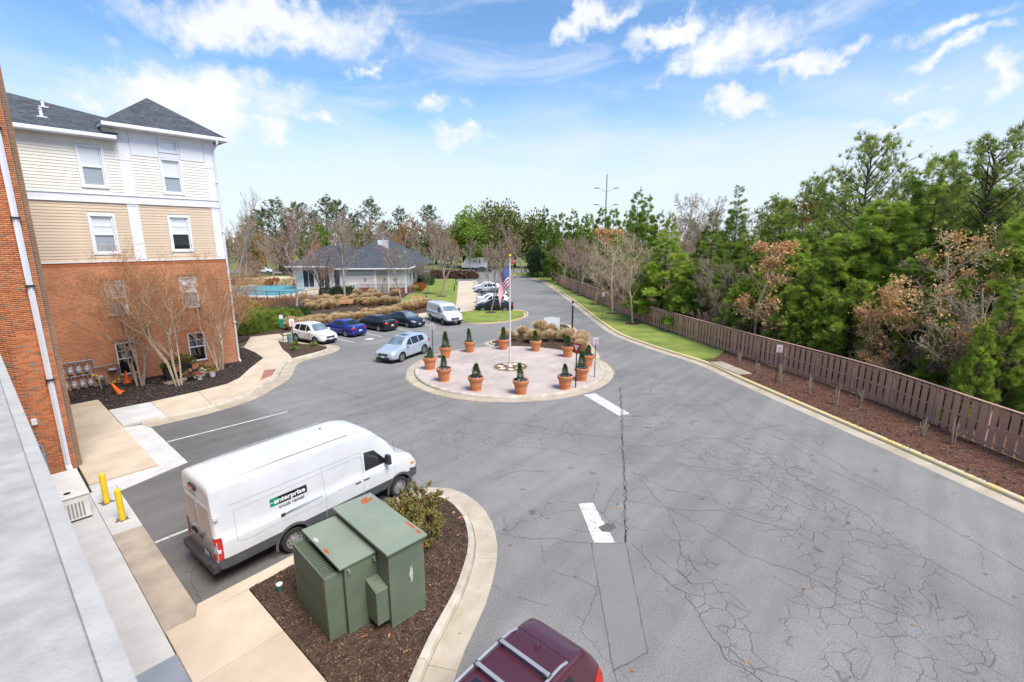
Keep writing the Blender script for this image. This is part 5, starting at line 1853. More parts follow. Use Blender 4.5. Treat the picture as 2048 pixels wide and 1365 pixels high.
# ---- crossover
STY['suv'] = dict(
    st=[(-2.20, .42, .88, 1.00, .66, .62, .50), (-2.15, .32, .96, 1.12, .80, .76, .60), (-2.02, .28, 1.02, 1.34, .88, .83, .62), (-1.80, .26, 1.05, 1.56, .91, .86, .60), (-1.3, .25, 1.04, 1.665, .92, .87, .60),
        (-0.6, .25, 1.02, 1.69, .92, .88, .60), (0.1, .25, 1.0, 1.67, .92, .88, .60), (0.5, .25, .99, 1.56, .92, .88, .62), (1.10, .25, .97, 1.12, .92, .87, .70), (1.5, .27, .93, 1.03, .91, .84, .66), (1.92, .29, .84, .92, .86, .78, .56), (2.12, .33, .74, .80, .74, .66, .46), (2.20, .40, .64, .68, .56, .52, .38)],
    arch=[(-1.30, .42), (1.33, .42)], wr=.355, ww=.23, track=.81, rim='five', lower=M_cladg, lz=0.40, opt={},
    glass=[('side_window', 'side', [(0.80, 1.05), (0.06, 1.06)], [(0.40, 1.38), (0.06, 1.56)]), ('side_window', 'side', [(-0.02, 1.06), (-0.82, 1.08)], [(-0.02, 1.56), (-0.80, 1.56)]), ('quarter_window', 'side', [(-0.90, 1.08), (-1.55, 1.16)], [(-0.88, 1.555), (-1.45, 1.50)]),
           ('windscreen', 'top', [(1.06, -.70), (1.13, 0), (1.06, .70)], [(0.34, -.53), (0.36, 0), (0.34, .53)]), ('rear_window', 'rear', [(-.56, 1.14), (.56, 1.14)], [(-.48, 1.50), (.48, 1.50)])],
    fit=[('headlight', 'front', [(.44, .72), (.82, .82)], [(.48, .82), (.78, .94)], M_lamp), ('tail_light', 'rear', [(.55, .88), (.84, .86)], [(.58, 1.10), (.80, 1.10)], M_red), ('tail_light', 'side', [(-2.06, .90), (-1.90, .94)], [(-2.02, 1.10), (-1.88, 1.08)], M_red), ('grille', 'front', [(-.36, .56), (.36, .56)], [(-.44, .74), (.44, .74)], M_plast), ('lower_grille', 'front', [(-.5, .36), (.5, .36)], [(-.55, .48), (.55, .48)], M_plast)],
    gaps=[('side', [(0.90, 1.0), (0.92, .42)]), ('side', [(0.02, 1.04), (0.02, .40)]), ('side', [(-0.87, 1.06), (-0.85, .80), (-0.92, .72)]), ('top', [(1.08, -.76), (2.0, -.58)]), ('top', [(1.08, .76), (2.0, .58)])],
    handles=[(0.16, .90), (-0.74, .92)], mirror=(0.70, 1.04, .13), plates=[('front', 0, .52), ('rear', 0, .74)])
# ---- large crossover (roof rails)
S2 = dict(STY['suv'])
S2['st'] = [(a[0] * 1.085, *a[1:4], a[4] * 1.02, a[5] * 1.02, a[6] * 1.02) for a in STY['suv']['st']]
S2['arch'] = [(-1.37, .43), (1.37, .43)]
S2['lower'] = None
S2['fit'] = [f if f[0] != 'tail_light' or f[1] != 'side' else ('tail_light', 'side', [(-2.26, .86), (-1.98, .92)], [(-2.22, 1.14), (-1.96, 1.10)], M_red) for f in STY['suv']['fit']]
STY['suv_big'] = S2
# ---- cargo van
def van_st(L, H, zs=1.15):
    r, f = -L / 2, L / 2
    return [(r, .55, zs, H - .16, .90, .90, .74), (r + .03, .50, zs, H - .07, .97, .965, .83), (r + .12, .46, zs, H - .02, 1.0, .995, .85), (r + .6, .45, zs, H, 1.02, 1.01, .85), (0.0, .45, zs, H + .02, 1.02, 1.01, .85), (f - 2.6, .45, zs, H + .01, 1.02, 1.01, .85), (f - 2.0, .45, zs, H - .08, 1.02, 1.01, .83),
            (f - 1.60, .45, zs, H - .42 if H > 2.5 else H - .30, 1.02, 1.01, .82), (f - 1.30, .44, zs, (H + zs) / 2 + .02, 1.015, 1.0, .82), (f - 0.92, .43, zs, zs + .24, 1.01, .985, .80), (f - .55, .42, zs - .07, zs + .08, .99, .95, .74), (f - .22, .40, zs - .22, zs - .10, .92, .86, .62), (f - .06, .42, zs - .40, zs - .34, .78, .74, .5), (f, .48, zs - .52, zs - .48, .60, .58, .4)]


M_vanw = M('paint_van_white', (0.64, 0.65, 0.67), 0.26, (0.56, 0.565, 0.575), 0.9, 7, coat=0.7, blotch=((0.60, 0.575, 0.54), 3.0, 0.62))
# high-roof long van
L_, H_ = 6.70, 2.80
f_ = L_ / 2
STY['van_high'] = dict(
    st=van_st(L_, H_, 1.30), arch=[(f_ - 1.02 - 3.75, .46), (f_ - 1.02, .45)], wr=.355, ww=.24, track=.90, rim='steel', lower=M_cladg, lz=0.80, opt=dict(roofpow=(0.86, .975), mid=(.30, 1.005)),
    glass=[('side_window', 'side', [(f_ - 1.42, 1.46), (f_ - 2.32, 1.46)], [(f_ - 1.92, 2.02), (f_ - 2.30, 2.06)]),
           ('windscreen', 'top', [(f_ - .98, -.78), (f_ - .92, 0), (f_ - .98, .78)], [(f_ - 1.72, -.72), (f_ - 1.70, 0), (f_ - 1.72, .72)])],
    fit=[('headlight', 'front', [(.55, .86), (.84, .92)], [(.60, 1.02), (.82, 1.12)], M_lamp), ('tail_light', 'rear', [(.80, .80), (.94, .80)], [(.80, 1.40), (.94, 1.40)], M_red), ('grille', 'front', [(-.42, .72), (.42, .72)], [(-.50, .90), (.50, .90)], M_plast),
         ('turn_signal', 'side', [(f_ - .30, .92), (f_ - .46, .96)], [(f_ - .34, 1.04), (f_ - .48, 1.06)], M_amber)],
    gaps=[('side', [(f_ - 2.42, 2.12), (f_ - 2.42, .62)]), ('side', [(f_ - 1.22, 1.25), (f_ - 1.18, .95)]), ('side', [(f_ - 3.75, 2.16), (f_ - 3.72, 1.2), (f_ - 3.75, .55)]), ('side', [(f_ - 2.45, 2.13), (f_ - 6.3, 2.13)]),
          ('rear', [(0, .62), (0, 2.35)]), ('rear', [(-.80, 2.30), (.80, 2.30)])],
    gapm=M_gapw, handles=[(f_ - 2.30, 1.20), (f_ - 2.62, 1.20)], handm=M_plast, mirror=(f_ - 1.52, 1.50, .16), mirm=M_plast, msc=2.0, plates=[('rear', -.38, .80)])
# low-roof passenger-length van
L2_, H2_ = 5.6, 2.08
f2 = L2_ / 2
STY['van_low'] = dict(
    st=van_st(L2_, H2_, 1.18), arch=[(f2 - 1.02 - 3.3, .45), (f2 - 1.02, .45)], wr=.35, ww=.24, track=.90, rim='steel', lower=M_cladg, lz=0.60, opt=dict(roofpow=(0.86, .975), mid=(.30, 1.005)),
    glass=[('side_window', 'side', [(f2 - 1.42, 1.30), (f2 - 2.30, 1.30)], [(f2 - 1.90, 1.78), (f2 - 2.28, 1.80)]),
           ('windscreen', 'top', [(f2 - .98, -.78), (f2 - .92, 0), (f2 - .98, .78)], [(f2 - 1.74, -.70), (f2 - 1.72, 0), (f2 - 1.74, .70)])],
    fit=[('headlight', 'front', [(.52, .78), (.84, .86)], [(.60, .94), (.82, 1.04)], M_lamp), ('tail_light', 'rear', [(.80, .80), (.94, .80)], [(.80, 1.40), (.94, 1.40)], M_red), ('grille', 'front', [(-.40, .64), (.40, .64)], [(-.48, .86), (.48, .86)], M_plast), ('bumper', 'front', [(-.88, .44), (.88, .44)], [(-.86, .60), (.86, .60)], M_cladg), ('grille_badge', 'front', [(-.10, .735), (.10, .735)], [(-.10, .795), (.10, .795)], M_chrome)],
    gaps=[('side', [(f2 - 2.42, 1.80), (f2 - 2.42, .62)]), ('side', [(f2 - 3.7, 1.80), (f2 - 3.7, .55)]), ('side', [(f2 - 2.45, 1.82), (f2 - 5.3, 1.82)])],
    gapm=M_gapw, handles=[(f2 - 2.30, 1.08)], handm=M_plast, mirror=(f2 - 1.52, 1.34, .16), mirm=M_plast, msc=2.0, plates=[('front', .0, .52)])

# ---------------------------------------------------------------- the rental van
van, vc = make_car('cargo_van', 'long high-roof white cargo van lettered enterprise truck rental beside the green transformer', 'van', 'van_high', M_vanw, (6.35, 13.52, 0), R(3.2))
M_green = M('logo_green', (0.0, 0.26, 0.11), 0.5)
M_lblk = M('logo_black', (0.012, 0.012, 0.016), 0.5)
M_lwht = M('logo_white', (0.80, 0.81, 0.83), 0.5)
lx0, lx1, lz = -1.95, -0.90, 1.62
for nm, a, b_, mt in (('logo_green_field', lx0, lx0 + 0.24, M_green), ('logo_black_field', lx0 + 0.242, lx1, M_lblk)):
    vc.patch([(a, lz), (b_, lz)], [(a, lz + 0.22), (b_, lz + 0.22)], 'side-', n=6, m=3, off=0.006).build(nm, mt, van)
yv = vc.cast((-1.3, -2, 1.72), (0, 1, 0), 0.012)
text_mesh('enterprise', 0.185, M_lwht, van, 'lettering', frame(((lx0 + lx1) / 2 + 0.02, yv.y + 0.001, lz + 0.11), (1, 0, 0), (0, 0.02, 1)), bold=0.006, sx=1.16)
MB().box((lx0 + 0.04, yv.y + 0.001, lz + 0.10), (0.085, 0.004, 0.014)).build('logo_dash', M_lwht, van)
yv2 = vc.cast((-1.2, -2, lz - 0.10), (0, 1, 0), 0.012)
text_mesh('truck rental', 0.132, M_lblk, van, 'lettering', frame((lx0 + 0.58, yv2.y - 0.004, lz - 0.08), (1, 0, 0), (0, 0.02, 1)), sx=1.15)
for (a, b_) in ((-2.98, -1.0), ):                      # pressed panels in the side
    pass
for s in ('side-', 'side+'):
    g = MB()
    for pts in ([(-2.85, 1.95), (-2.85, 1.12), (-2.55, 1.06), (-2.1, 1.10), (-0.5, 1.10), (-0.42, 1.18)], [(-2.85, 1.95), (-0.42, 1.98)], [(0.0, 1.25), (0.9, 1.25), (0.98, 1.34), (0.96, 1.95), (0.85, 2.0), (-0.3, 2.0)]):
        l = vc.line(pts, s, w=0.011, off=0.003, n=12)
        g.add(l.v, l.f)
    g.build('panel_crease', M_gapw, van)  # grey strips paint the shade along the pressed creases
vc.patch([(-1.62, 1.26), (-0.48, 1.30)], [(-1.62, 1.30), (-0.48, 1.34)], 'side-', n=8, m=1, off=0.02).build('slide_rail', M_alu, van)
vc.patch([(-1.72, 1.24), (-1.60, 1.24)], [(-1.72, 1.31), (-1.60, 1.31)], 'side-', n=2, m=1, off=0.022).build('rail_end', M_plast, van)
M_dirty = M('dusty_glass', (0.52, 0.45, 0.39), 0.5, (0.60, 0.56, 0.52), 1.5, 5)
for sgn in (-1, 1):
    vc.patch([(0.08 * sgn, 1.42), (0.80 * sgn, 1.42)], [(0.08 * sgn, 2.12), (0.76 * sgn, 2.12)], 'rear', n=8, m=6, off=0.006).build('rear_window', M_dirty, van)
rb = MB().box((-3.40, 0, 0.60), (0.16, 1.96, 0.22)).box((-3.42, 0, 0.71), (0.22, 1.5, 0.05))
rb.build('rear_bumper', M_plast, van, bevel=0.04)
MB().box((-3.33, 0.0, 2.55), (0.16, 0.42, 0.12)).build('third_brake_light', M_plast, van, bevel=0.03)
MB().box((-3.415, 0.0, 2.55), (0.012, 0.34, 0.06)).build('brake_lens', M_red, van)
for zc_ in (1.05, 1.95):
    MB().box((-3.28, -0.985, zc_), (0.10, 0.05, 0.10)).build('hinge', M_vanw, van, bevel=0.01)
for zc_, sc2 in ((1.10, 0.24),):
    vc.patch([(-0.97, 0.98), (-0.80, 0.98)], [(-0.97, 1.2), (-0.80, 1.2)], 'rear', n=3, m=2, off=0.012).build('reverse_lens', M_lamp, van)
    vc.patch([(0.97, 0.98), (0.80, 0.98)], [(0.97, 1.2), (0.80, 1.2)], 'rear', n=3, m=2, off=0.012).build('reverse_lens', M_lamp, van)
    vc.patch([(-3.33, 0.80), (-3.20, 0.80)], [(-3.33, 1.40), (-3.20, 1.40)], 'side-', n=3, m=6, off=0.009).build('tail_light', M_red, van)
MB().box((-3.39, -0.20, 1.22), (0.05, 0.16, 0.06)).build('rear_handle', M_plast, van, bevel=0.015)
vc.patch([(0.15, 1.12), (0.55, 1.12)], [(0.15, 1.25), (0.55, 1.25)], 'rear', n=3, m=1, off=0.012).build('rear_badge', M_gap, van)
for (ax_, ar_) in STY['van_high']['arch']:              # dark wheel-arch flares
    for s in (-1, 1):
        fl = MB()
        for k in range(20):
            a0, a1 = math.pi * (-0.05 + 1.1 * k / 20), math.pi * (-0.05 + 1.1 * (k + 1) / 20)
            q = [(ax_ + rr * math.cos(a), s * yy, .355 + rr * math.sin(a)) for a in (a0, a1) for rr, yy in ((ar_ - .01, 1.0), (ar_ + .01, 1.045), (ar_ + .085, 1.035))]
            fl.add(q, [(0, 3, 4, 1), (1, 4, 5, 2)])
        fl.build('arch_flare', M_cladg, van)
MB().lathe([(0.02, 0), (0.02, 0.05), (0.005, 0.07)], 8, (0.3, 0.2, 2.815)).build('roof_antenna', M_plast, van)
MB().tube([(f_ - 0.9, -0.7, 1.36), (f_ - 1.0, -0.72, 1.95)], 0.006, 4).build('whip_antenna', M_plast, van)
for s in (-1, 1):
    MB().tube([(-3.1, s * 0.80, 2.735), (-1.5, s * 0.80, 2.80), (0.6, s * 0.80, 2.80)], 0.014, 5).build('roof_drip', M_gapw, van)

# ---------------------------------------------------------------- parked and moving cars
P_white = paint('white', (0.72, 0.72, 0.71))
P_blue = paint('blue', (0.018, 0.035, 0.26), 0.25, 0.2)
P_black = paint('black', (0.012, 0.014, 0.018), 0.2)
P_navy = paint('navy', (0.014, 0.018, 0.032), 0.2)
P_ice = paint('ice_blue', (0.42, 0.49, 0.57), 0.25, 0.25)
P_grey = paint('grey', (0.10, 0.11, 0.125), 0.25, 0.3)
P_silver = paint('silver', (0.50, 0.51, 0.53), 0.25, 0.3)
P_maroon = paint('maroon', (0.085, 0.024, 0.036), 0.22, 0.2)
make_car('parked_car', 'white compact crossover parked nose-out beside the green recycling box', 'car', 'suv', P_white, (19.30, 39.4, 0), R(-81))
make_car('parked_car', 'bright blue sedan parked nose-in next to the white crossover', 'car', 'sedan', P_blue, (22.75, 40.55, 0), R(97))
make_car('parked_car', 'black sedan parked nose-in between the blue and the navy sedans', 'car', 'sedan', P_black, (26.25, 40.55, 0), R(97))
make_car('parked_car', 'dark navy sedan parked nose-out next to the white passenger van', 'car', 'sedan', P_navy, (29.5, 40.1, 0), R(-90))
make_car('parked_van', 'white low-roof van with grey bumpers parked beside the grass island', 'van', 'van_low', M_vanw, (33.4, 38.4, 0), R(-108), rim='steel')
lb, lbc = make_car('moving_car', 'light blue crossover with sunroof driving past the brick circle', 'car', 'suv_big', P_ice, (21.05, 29.0, 0), R(196), rim='five')
lbc.patch([(0.15, -.34), (0.15, .34)], [(-0.42, -.36), (-0.42, .36)], 'top', n=6, m=4, off=0.006).build('sunroof', M_carglass, lb)
lbc.patch([(-2.12, -.55), (-2.12, .55)], [(-1.86, -.56), (-1.86, .56)], 'top', n=6, m=3, off=0.03).build('spoiler', P_ice, lb)
hd_ = math.atan2(0.70, -0.714)
row = [('black sedan parked in the row by the walk, next to the grass island', 'sedan', P_black, 0.0, 0),
       ('white crossover parked between the black sedan and a white sedan', 'suv', P_white, 3.4, 0.1),
       ('white sedan parked with red tail lights facing the walk, between white and grey crossovers', 'sedan', P_white, 7.0, -0.2, True),
       ('dark grey crossover in the parked row with a white hood car beyond', 'suv', P_grey, 10.8, -0.3),
       ('silver crossover parked before the last white sedan of the row', 'suv', P_silver, 21.0, 0.2),
       ('white sedan parked last in the row towards the street', 'sedan', P_white, 26.0, 0.2)]
for r_ in row:
    p = Vector((43.05, 40.0)) + Vector((0.70, 0.714)) * r_[3] + Vector((-0.714, 0.70)) * r_[4]
    make_car('parked_car', r_[0], 'car', r_[1], r_[2], (p.x, p.y, 0), hd_ + (math.pi if len(r_) > 5 else 0) + R(-6 if r_[3] == 0 else 0))
# far cars by the left street
for (u_, f__, lab, k_, pc) in ((-66, 127, 'white crossover on the far street beyond the pool', 'suv', P_white), (-60, 129, 'dark sedan on the far street beyond the pool', 'sedan', P_navy), (-8, 132, 'dark sedan on the street before the white trailer', 'sedan', P_black), (-28, 129, 'white crossover on the far street beyond the clubhouse', 'suv', P_white)):
    make_car('street_car', lab, 'car', k_, pc, (*cw(u_, f__), 0.02), math.atan2(-0.7576, 0.6527))
# maroon SUV right below
mr_, mc_ = make_car('maroon_car', 'maroon crossover with silver roof rails and crossbars below the balcony', 'car', 'suv_big', P_maroon, (4.18, 4.22, 0), R(180), rim='five')
M_rail = M('silver_rail', (0.42, 0.42, 0.45), 0.35, (0.36, 0.36, 0.39), 3, 3, metal=0.4)
for s in (-1, 1):
    pts = []
    for x in np.linspace(-1.50, 0.55, 12):
        h = mc_.cast((x, s * 0.55, 6), (0, 0, -1), 0)
        e = min(1, (x + 1.50) / 0.2, (0.55 - x) / 0.2)
        pts.append((x, s * 0.555, h.z + 0.01 + 0.055 * e))
    MB().tube(pts, 0.026, 8).build('roof_rail', M_rail, mr_, smooth=True)
for x in (-1.02, -0.42, 0.2):
    MB().box((x, 0, 1.775), (0.075, 1.06, 0.028)).build('crossbar', M_rail, mr_, bevel=0.012)
    for s in (-1, 1):
        MB().box((x, s * 0.52, 1.755), (0.11, 0.09, 0.05)).build('crossbar_clamp', M_cladg, mr_, bevel=0.01)
mc_.patch([(-0.28, -.40), (-0.28, .40)], [(0.62, -.42), (0.62, .42)], 'top', n=8, m=5, off=0.006).build('sunroof', M_carglass, mr_)
MB().box((-1.42, 0.0, 1.70), (0.16, 0.05, 0.06), 0, 0, (0.5, 0.4)).build('shark_fin', P_maroon, mr_, bevel=0.01)
MB().box((-1.98, 0.05, 1.30), (0.05, 0.55, 0.05), 0.06).build('rear_wiper', M_plast, mr_)
l = MB()
for pts in ([(-1.55, -.56), (-1.55, .56)],):
    g = mc_.line(pts, 'top', w=0.014); l.add(g.v, g.f)
l.build('roof_seam', M_gap, mr_)

# ---------------------------------------------------------------- trailer lettered HS across the street
tr = thing('box_trailer', 'white box trailer lettered H S parked across the street', 'trailer', (*cw(-11.2, 144.2), 0.02), math.atan2(-0.7576, 0.6527))
P2 = [(-3.9, 0.55), (3.7, 0.55), (3.7, 3.55), (-2.4, 3.55), (-3.3, 2.3), (-3.9, 1.6)]
mb = MB()
n = len(P2)
mb.add([(x, -1.15, z) for x, z in P2] + [(x, 1.15, z) for x, z in P2], [tuple(range(n)), tuple(range(2 * n - 1, n - 1, -1))] + [(i, i + n, (i + 1) % n + n, (i + 1) % n) for i in range(n)])
mb.build('box', P_white, tr, bevel=0.06)
for x in (-1.6, 1.6, 2.4):
    for s in (-1, 1):
        o = link('wheel', wheel_meshes(.40, .25, 'steel')[0], tr); o.location = (x, s * 1.0, .40)
text_mesh('H S', 1.5, M('letter_dark', (0.05, 0.07, 0.07), 0.6), tr, 'lettering', frame((0.7, -1.175, 2.35), (1, 0, 0), (0, 0, 1)), bold=0.03)
MB().bx(-3.6, 3.6, -1.1, 1.1, 0.4, 0.56).build('chassis', M_plast, tr)
# ================================================================== street furniture and small things
M_post = M('sign_post_green', (0.035, 0.06, 0.05), 0.6)
M_brown = M('bronze_post', (0.035, 0.027, 0.024), 0.5)
M_signw = M('sign_white', (0.74, 0.72, 0.74), 0.4)
M_signr = M('sign_red', (0.52, 0.02, 0.03), 0.4)
M_terra = M('terracotta', (0.64, 0.245, 0.105), 0.85, (0.54, 0.20, 0.085), 4, 5, 0.15, 60)
M_soil = M('potting_soil', (0.06, 0.04, 0.028), 0.95, (0.10, 0.07, 0.04), 16, 4, 1.0, 30)
camxy = Vector((0, 0))

# ---------------------------------------------------------------- transformer cabinet
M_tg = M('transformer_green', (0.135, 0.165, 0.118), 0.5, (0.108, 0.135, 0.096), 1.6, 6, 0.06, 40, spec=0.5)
M_tgt = M('transformer_green_lit', (0.235, 0.270, 0.205), 0.5, (0.20, 0.235, 0.178), 1.4, 6, 0.05, 40, spec=0.5)  # same green painted lighter: light from above put into the lid colour
M_tgd = M('transformer_gap_shade', (0.02, 0.03, 0.024), 0.8)  # near-black paint for the shade deep between the cooling fins
M_rust = M('rust', (0.42, 0.135, 0.05), 0.9, (0.30, 0.085, 0.03), 9, 5, 0.4, 60)
M_bare = M('bare_primer', (0.50, 0.51, 0.45), 0.8)
tf = thing('transformer_cabinet', 'large green metal transformer cabinet with louvred side and rust patches in the mulch', 'transformer', (4.02, 8.62, 0.12), R(-4))
# local: x to the right, y back;  louvre block x 0..0.30, middle 0.28..1.05, right 1.05..2.05
MB().bx(0.24, 0.30, 0.10, 1.72, 0.04, 1.50).build('fin_core', M_tgd, tf)
MB().bx(-0.05, 0.34, 0.0, 0.10, 0.02, 1.56).build('fin_end_plate', M_tg, tf, bevel=0.006)
MB().bx(-0.05, 0.30, 1.721, 1.76, 0.02, 1.56).build('fin_end_plate', M_tg, tf, bevel=0.006)
fin = MB().bx(-0.05, 0.26, -0.010, 0.010, 0.03, 1.55).mesh('cooling_fin', M_tg)
for k in range(18):
    o = link('cooling_fin', fin, tf)
    o.location = (0, 0.15 + k * 0.091, 0)
MB().bx(-0.052, -0.02, 0.101, 1.72, 1.552, 1.565).build('fin_rail', M_tg, tf)
MB().bx(0.345, 1.10, -0.10, 1.80, 0.0, 1.70).build('tank_cabinet', M_tg, tf, bevel=0.008)
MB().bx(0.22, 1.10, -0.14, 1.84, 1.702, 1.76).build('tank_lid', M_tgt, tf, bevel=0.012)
MB().bx(1.102, 2.02, -0.62, 1.84, 0.0, 1.90).build('switch_cabinet', M_tg, tf, bevel=0.008)
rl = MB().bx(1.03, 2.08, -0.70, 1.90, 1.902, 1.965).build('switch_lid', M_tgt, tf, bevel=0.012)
jb = MB()
jb.add([(0.80, -0.55, 0.22), (1.098, -0.55, 0.22), (1.098, -0.105, 0.22), (0.80, -0.105, 0.22), (0.80, -0.55, 1.05), (1.098, -0.55, 1.05), (1.098, -0.105, 1.16), (0.80, -0.105, 1.16)],
       [(3, 2, 1, 0), (4, 5, 6, 7), (0, 1, 5, 4), (1, 2, 6, 5), (2, 3, 7, 6), (3, 0, 4, 7)])
jb.build('control_box', M_tg, tf, bevel=0.008)
for (x, z) in ((0.42, 1.62), (1.02, 1.62)):
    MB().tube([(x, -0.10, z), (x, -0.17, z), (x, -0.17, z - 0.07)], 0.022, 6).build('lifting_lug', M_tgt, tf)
MB().bx(2.021, 2.045, -0.55, -0.50, 0.1, 1.8).build('hinge', M_tg, tf)
MB().bx(1.103, 2.0, -0.628, -0.6195, 0.02, 0.06).build('base_strip', M_tg, tf)


def splat(name, c, rx, ry, z, mat, parent, seed, plane='z', n=26):
    r = random.Random(seed)
    pts = []
    for k in range(n):
        a = 2 * math.pi * k / n
        s = r.uniform(0.55, 1.15)
        u, v = c[0] + rx * s * math.cos(a), c[1] + ry * s * math.sin(a)
        pts.append((u, v, z) if plane == 'z' else (u, z, v))
    return MB().poly(pts).build(name, mat, parent)


splat('rust_patch', (1.80, 1.60), 0.17, 0.16, 1.9655, M_rust, tf, 2)
splat('rust_patch', (2.00, -0.10), 0.055, 0.26, 1.9655, M_rust, tf, 7)
splat('rust_patch', (1.98, -0.48), 0.05, 0.12, 1.9655, M_rust, tf, 8)
splat('rust_patch', (0.29, 0.62), 0.05, 0.16, 1.7605, M_rust, tf, 5)
splat('rust_patch', (0.30, 1.2), 0.04, 0.12, 1.7605, M_bare, tf, 6)
splat('paint_chip', (1.66, 1.12), 0.055, 0.22, -0.6215, M_bare, tf, 9, 'y')
splat('rust_patch', (1.97, 1.68), 0.03, 0.06, -0.6215, M_rust, tf, 10, 'y')

# bollards, generator, tree light etc.
M_bol = M('bollard_yellow', (0.80, 0.56, 0.02), 0.55, (0.72, 0.49, 0.02), 3, 4)
for i, (x, y) in enumerate(((2.0, 19.75), (2.12, 18.1))):
    t = thing('bollard', 'yellow steel bollard beside the white generator box' if i == 0 else 'yellow steel bollard farther from the generator box, by the tan apron', 'bollard', (x, y, 0.03), 0)
    MB().lathe([(0.085, 0), (0.085, 0.98), (0.075, 1.03), (0.04, 1.06), (0.001, 1.07)], 18).build('post', M_bol, t, smooth=True)
    splat('base_crack', (0, 0), 0.22, 0.19, 0.002, M_crack, t, 30 + i)
gen = thing('generator_box', 'white standby generator box with vented side next to the brick wing', 'generator', (0.98, 20.2, 0.06))
M_genw = M('generator_white', (0.70, 0.70, 0.66), 0.5, (0.62, 0.61, 0.57), 2, 5)
MB().bx(-0.45, 0.55, -1.25, 1.1, 0.05, 0.80).build('case', M_genw, gen, bevel=0.03)
MB().bx(-0.48, 0.58, -1.28, 1.13, 0.802, 0.88).build('lid', M_genw, gen, bevel=0.03)
MB().bx(-0.42, 0.52, -1.22, 1.07, -0.06, 0.049).build('base', M_plast, gen)
for k in range(9):
    MB().bx(-0.32 + k * 0.085, -0.28 + k * 0.085, -1.262, -1.249, 0.14, 0.62).build('vent_slot', M('vent_shadow', (0.30, 0.29, 0.26), 0.8), gen)
MB().lathe([(0.09, 0), (0.09, 0.006)], 14, (0.1, -0.95, 0.881)).build('badge', M_gap, gen)
stump = thing('ground_vent', 'small white-topped green vent pipe in the mulch beside the transformer', 'pipe', (3.95, 11.05, 0.12))
MB().lathe([(0.06, 0), (0.06, 0.16)], 12).build('pipe', M('vent_green', (0.03, 0.16, 0.11), 0.6), stump)
MB().lathe([(0.075, 0.161), (0.08, 0.20), (0.05, 0.22), (0.001, 0.222)], 12).build('cap', M_trim, stump, smooth=True)

# ---------------------------------------------------------------- terracotta pots on the circle
M_spr = M('dwarf_spruce', (0.120, 0.175, 0.050), 0.9, (0.08, 0.125, 0.036), 6, 3, rnd=0.4, trans=0.2)
M_pansy = M('pansy_purple', (0.05, 0.045, 0.20), 0.8, (0.10, 0.09, 0.32), 6, 3, rnd=0.4)
M_pansyw = M('pansy_pale', (0.62, 0.60, 0.42), 0.8, (0.5, 0.48, 0.5), 6, 3, rnd=0.3)
M_pleaf = M('pansy_leaf', (0.07, 0.12, 0.03), 0.8, (0.05, 0.09, 0.02), 6, 3, rnd=0.4)


def rot_frames(d):
    """orthonormal frames for unit vectors d (n,3)"""
    up = np.where(np.abs(d[:, 2:3]) < 0.9, np.array([[0, 0, 1.0]]), np.array([[1.0, 0, 0]]))
    s = np.cross(d, up); s /= np.linalg.norm(s, axis=1)[:, None]
    u = np.cross(s, d)
    return s, u


def inst_tris(C, D, S, tmpl, rg, spin=True):
    """place template triangles (k,3,3: x along D) at centres C, sizes S -> V,F"""
    s, u = rot_frames(D)
    if spin:
        a = rg.uniform(0, 2 * np.pi, len(C))
        s, u = s * np.cos(a)[:, None] + u * np.sin(a)[:, None], u * np.cos(a)[:, None] - s * np.sin(a)[:, None]
    T = tmpl.reshape(-1, 3)
    P = C[:, None, :] + S[:, None, None] * (T[None, :, 0:1] * D[:, None, :] + T[None, :, 1:2] * s[:, None, :] + T[None, :, 2:3] * u[:, None, :])
    V = P.reshape(-1, 3)
    F = np.arange(len(V)).reshape(-1, 3)
    return V, F


def leaf_tmpl():
    return np.array([[[0, 0, 0], [0.55, 0.28, 0.06], [1, 0, 0]], [[0, 0, 0], [1, 0, 0], [0.55, -0.28, 0.06]]], float)


def spray_tmpl(n=5, seed=1, flat=0.25):
    r = np.random.default_rng(seed)
    T = []
    for k in range(n):
        x0 = k / n * 0.75
        for sgn in (-1, 1):
            ln = (1 - x0) * 0.55 + 0.12
            a = sgn * r.uniform(0.5, 0.8)
            z = r.uniform(-flat, flat)
            e = [x0 + ln * math.cos(a), ln * math.sin(a), z * ln]
            w = 0.075
            T.append([[x0, 0, 0], [x0 + ln * .5 * math.cos(a) + w * abs(math.sin(a)), ln * .5 * math.sin(a) - sgn * w * .6, z * ln * .5], e])
    T.append([[0, -0.03, 0], [0, 0.03, 0], [1.05, 0, 0]])
    return np.array(T, float)


def tuft_tmpl(n=16, seed=2, spread=0.9, w=0.045):
    r = np.random.default_rng(seed)
    T = []
    for k in range(n):
        a = 2 * math.pi * k / n + r.uniform(-.3, .3)
        b_ = r.uniform(0.15, spread)
        d = np.array([math.cos(b_), math.sin(b_) * math.cos(a), math.sin(b_) * math.sin(a)])
        q = np.cross(d, [0.3, 0.5, 0.8]); q /= np.linalg.norm(q)
        ln = r.uniform(0.7, 1.0)
        T.append([-q * w * .5, q * w * .5, d * ln])
    return np.array(T)


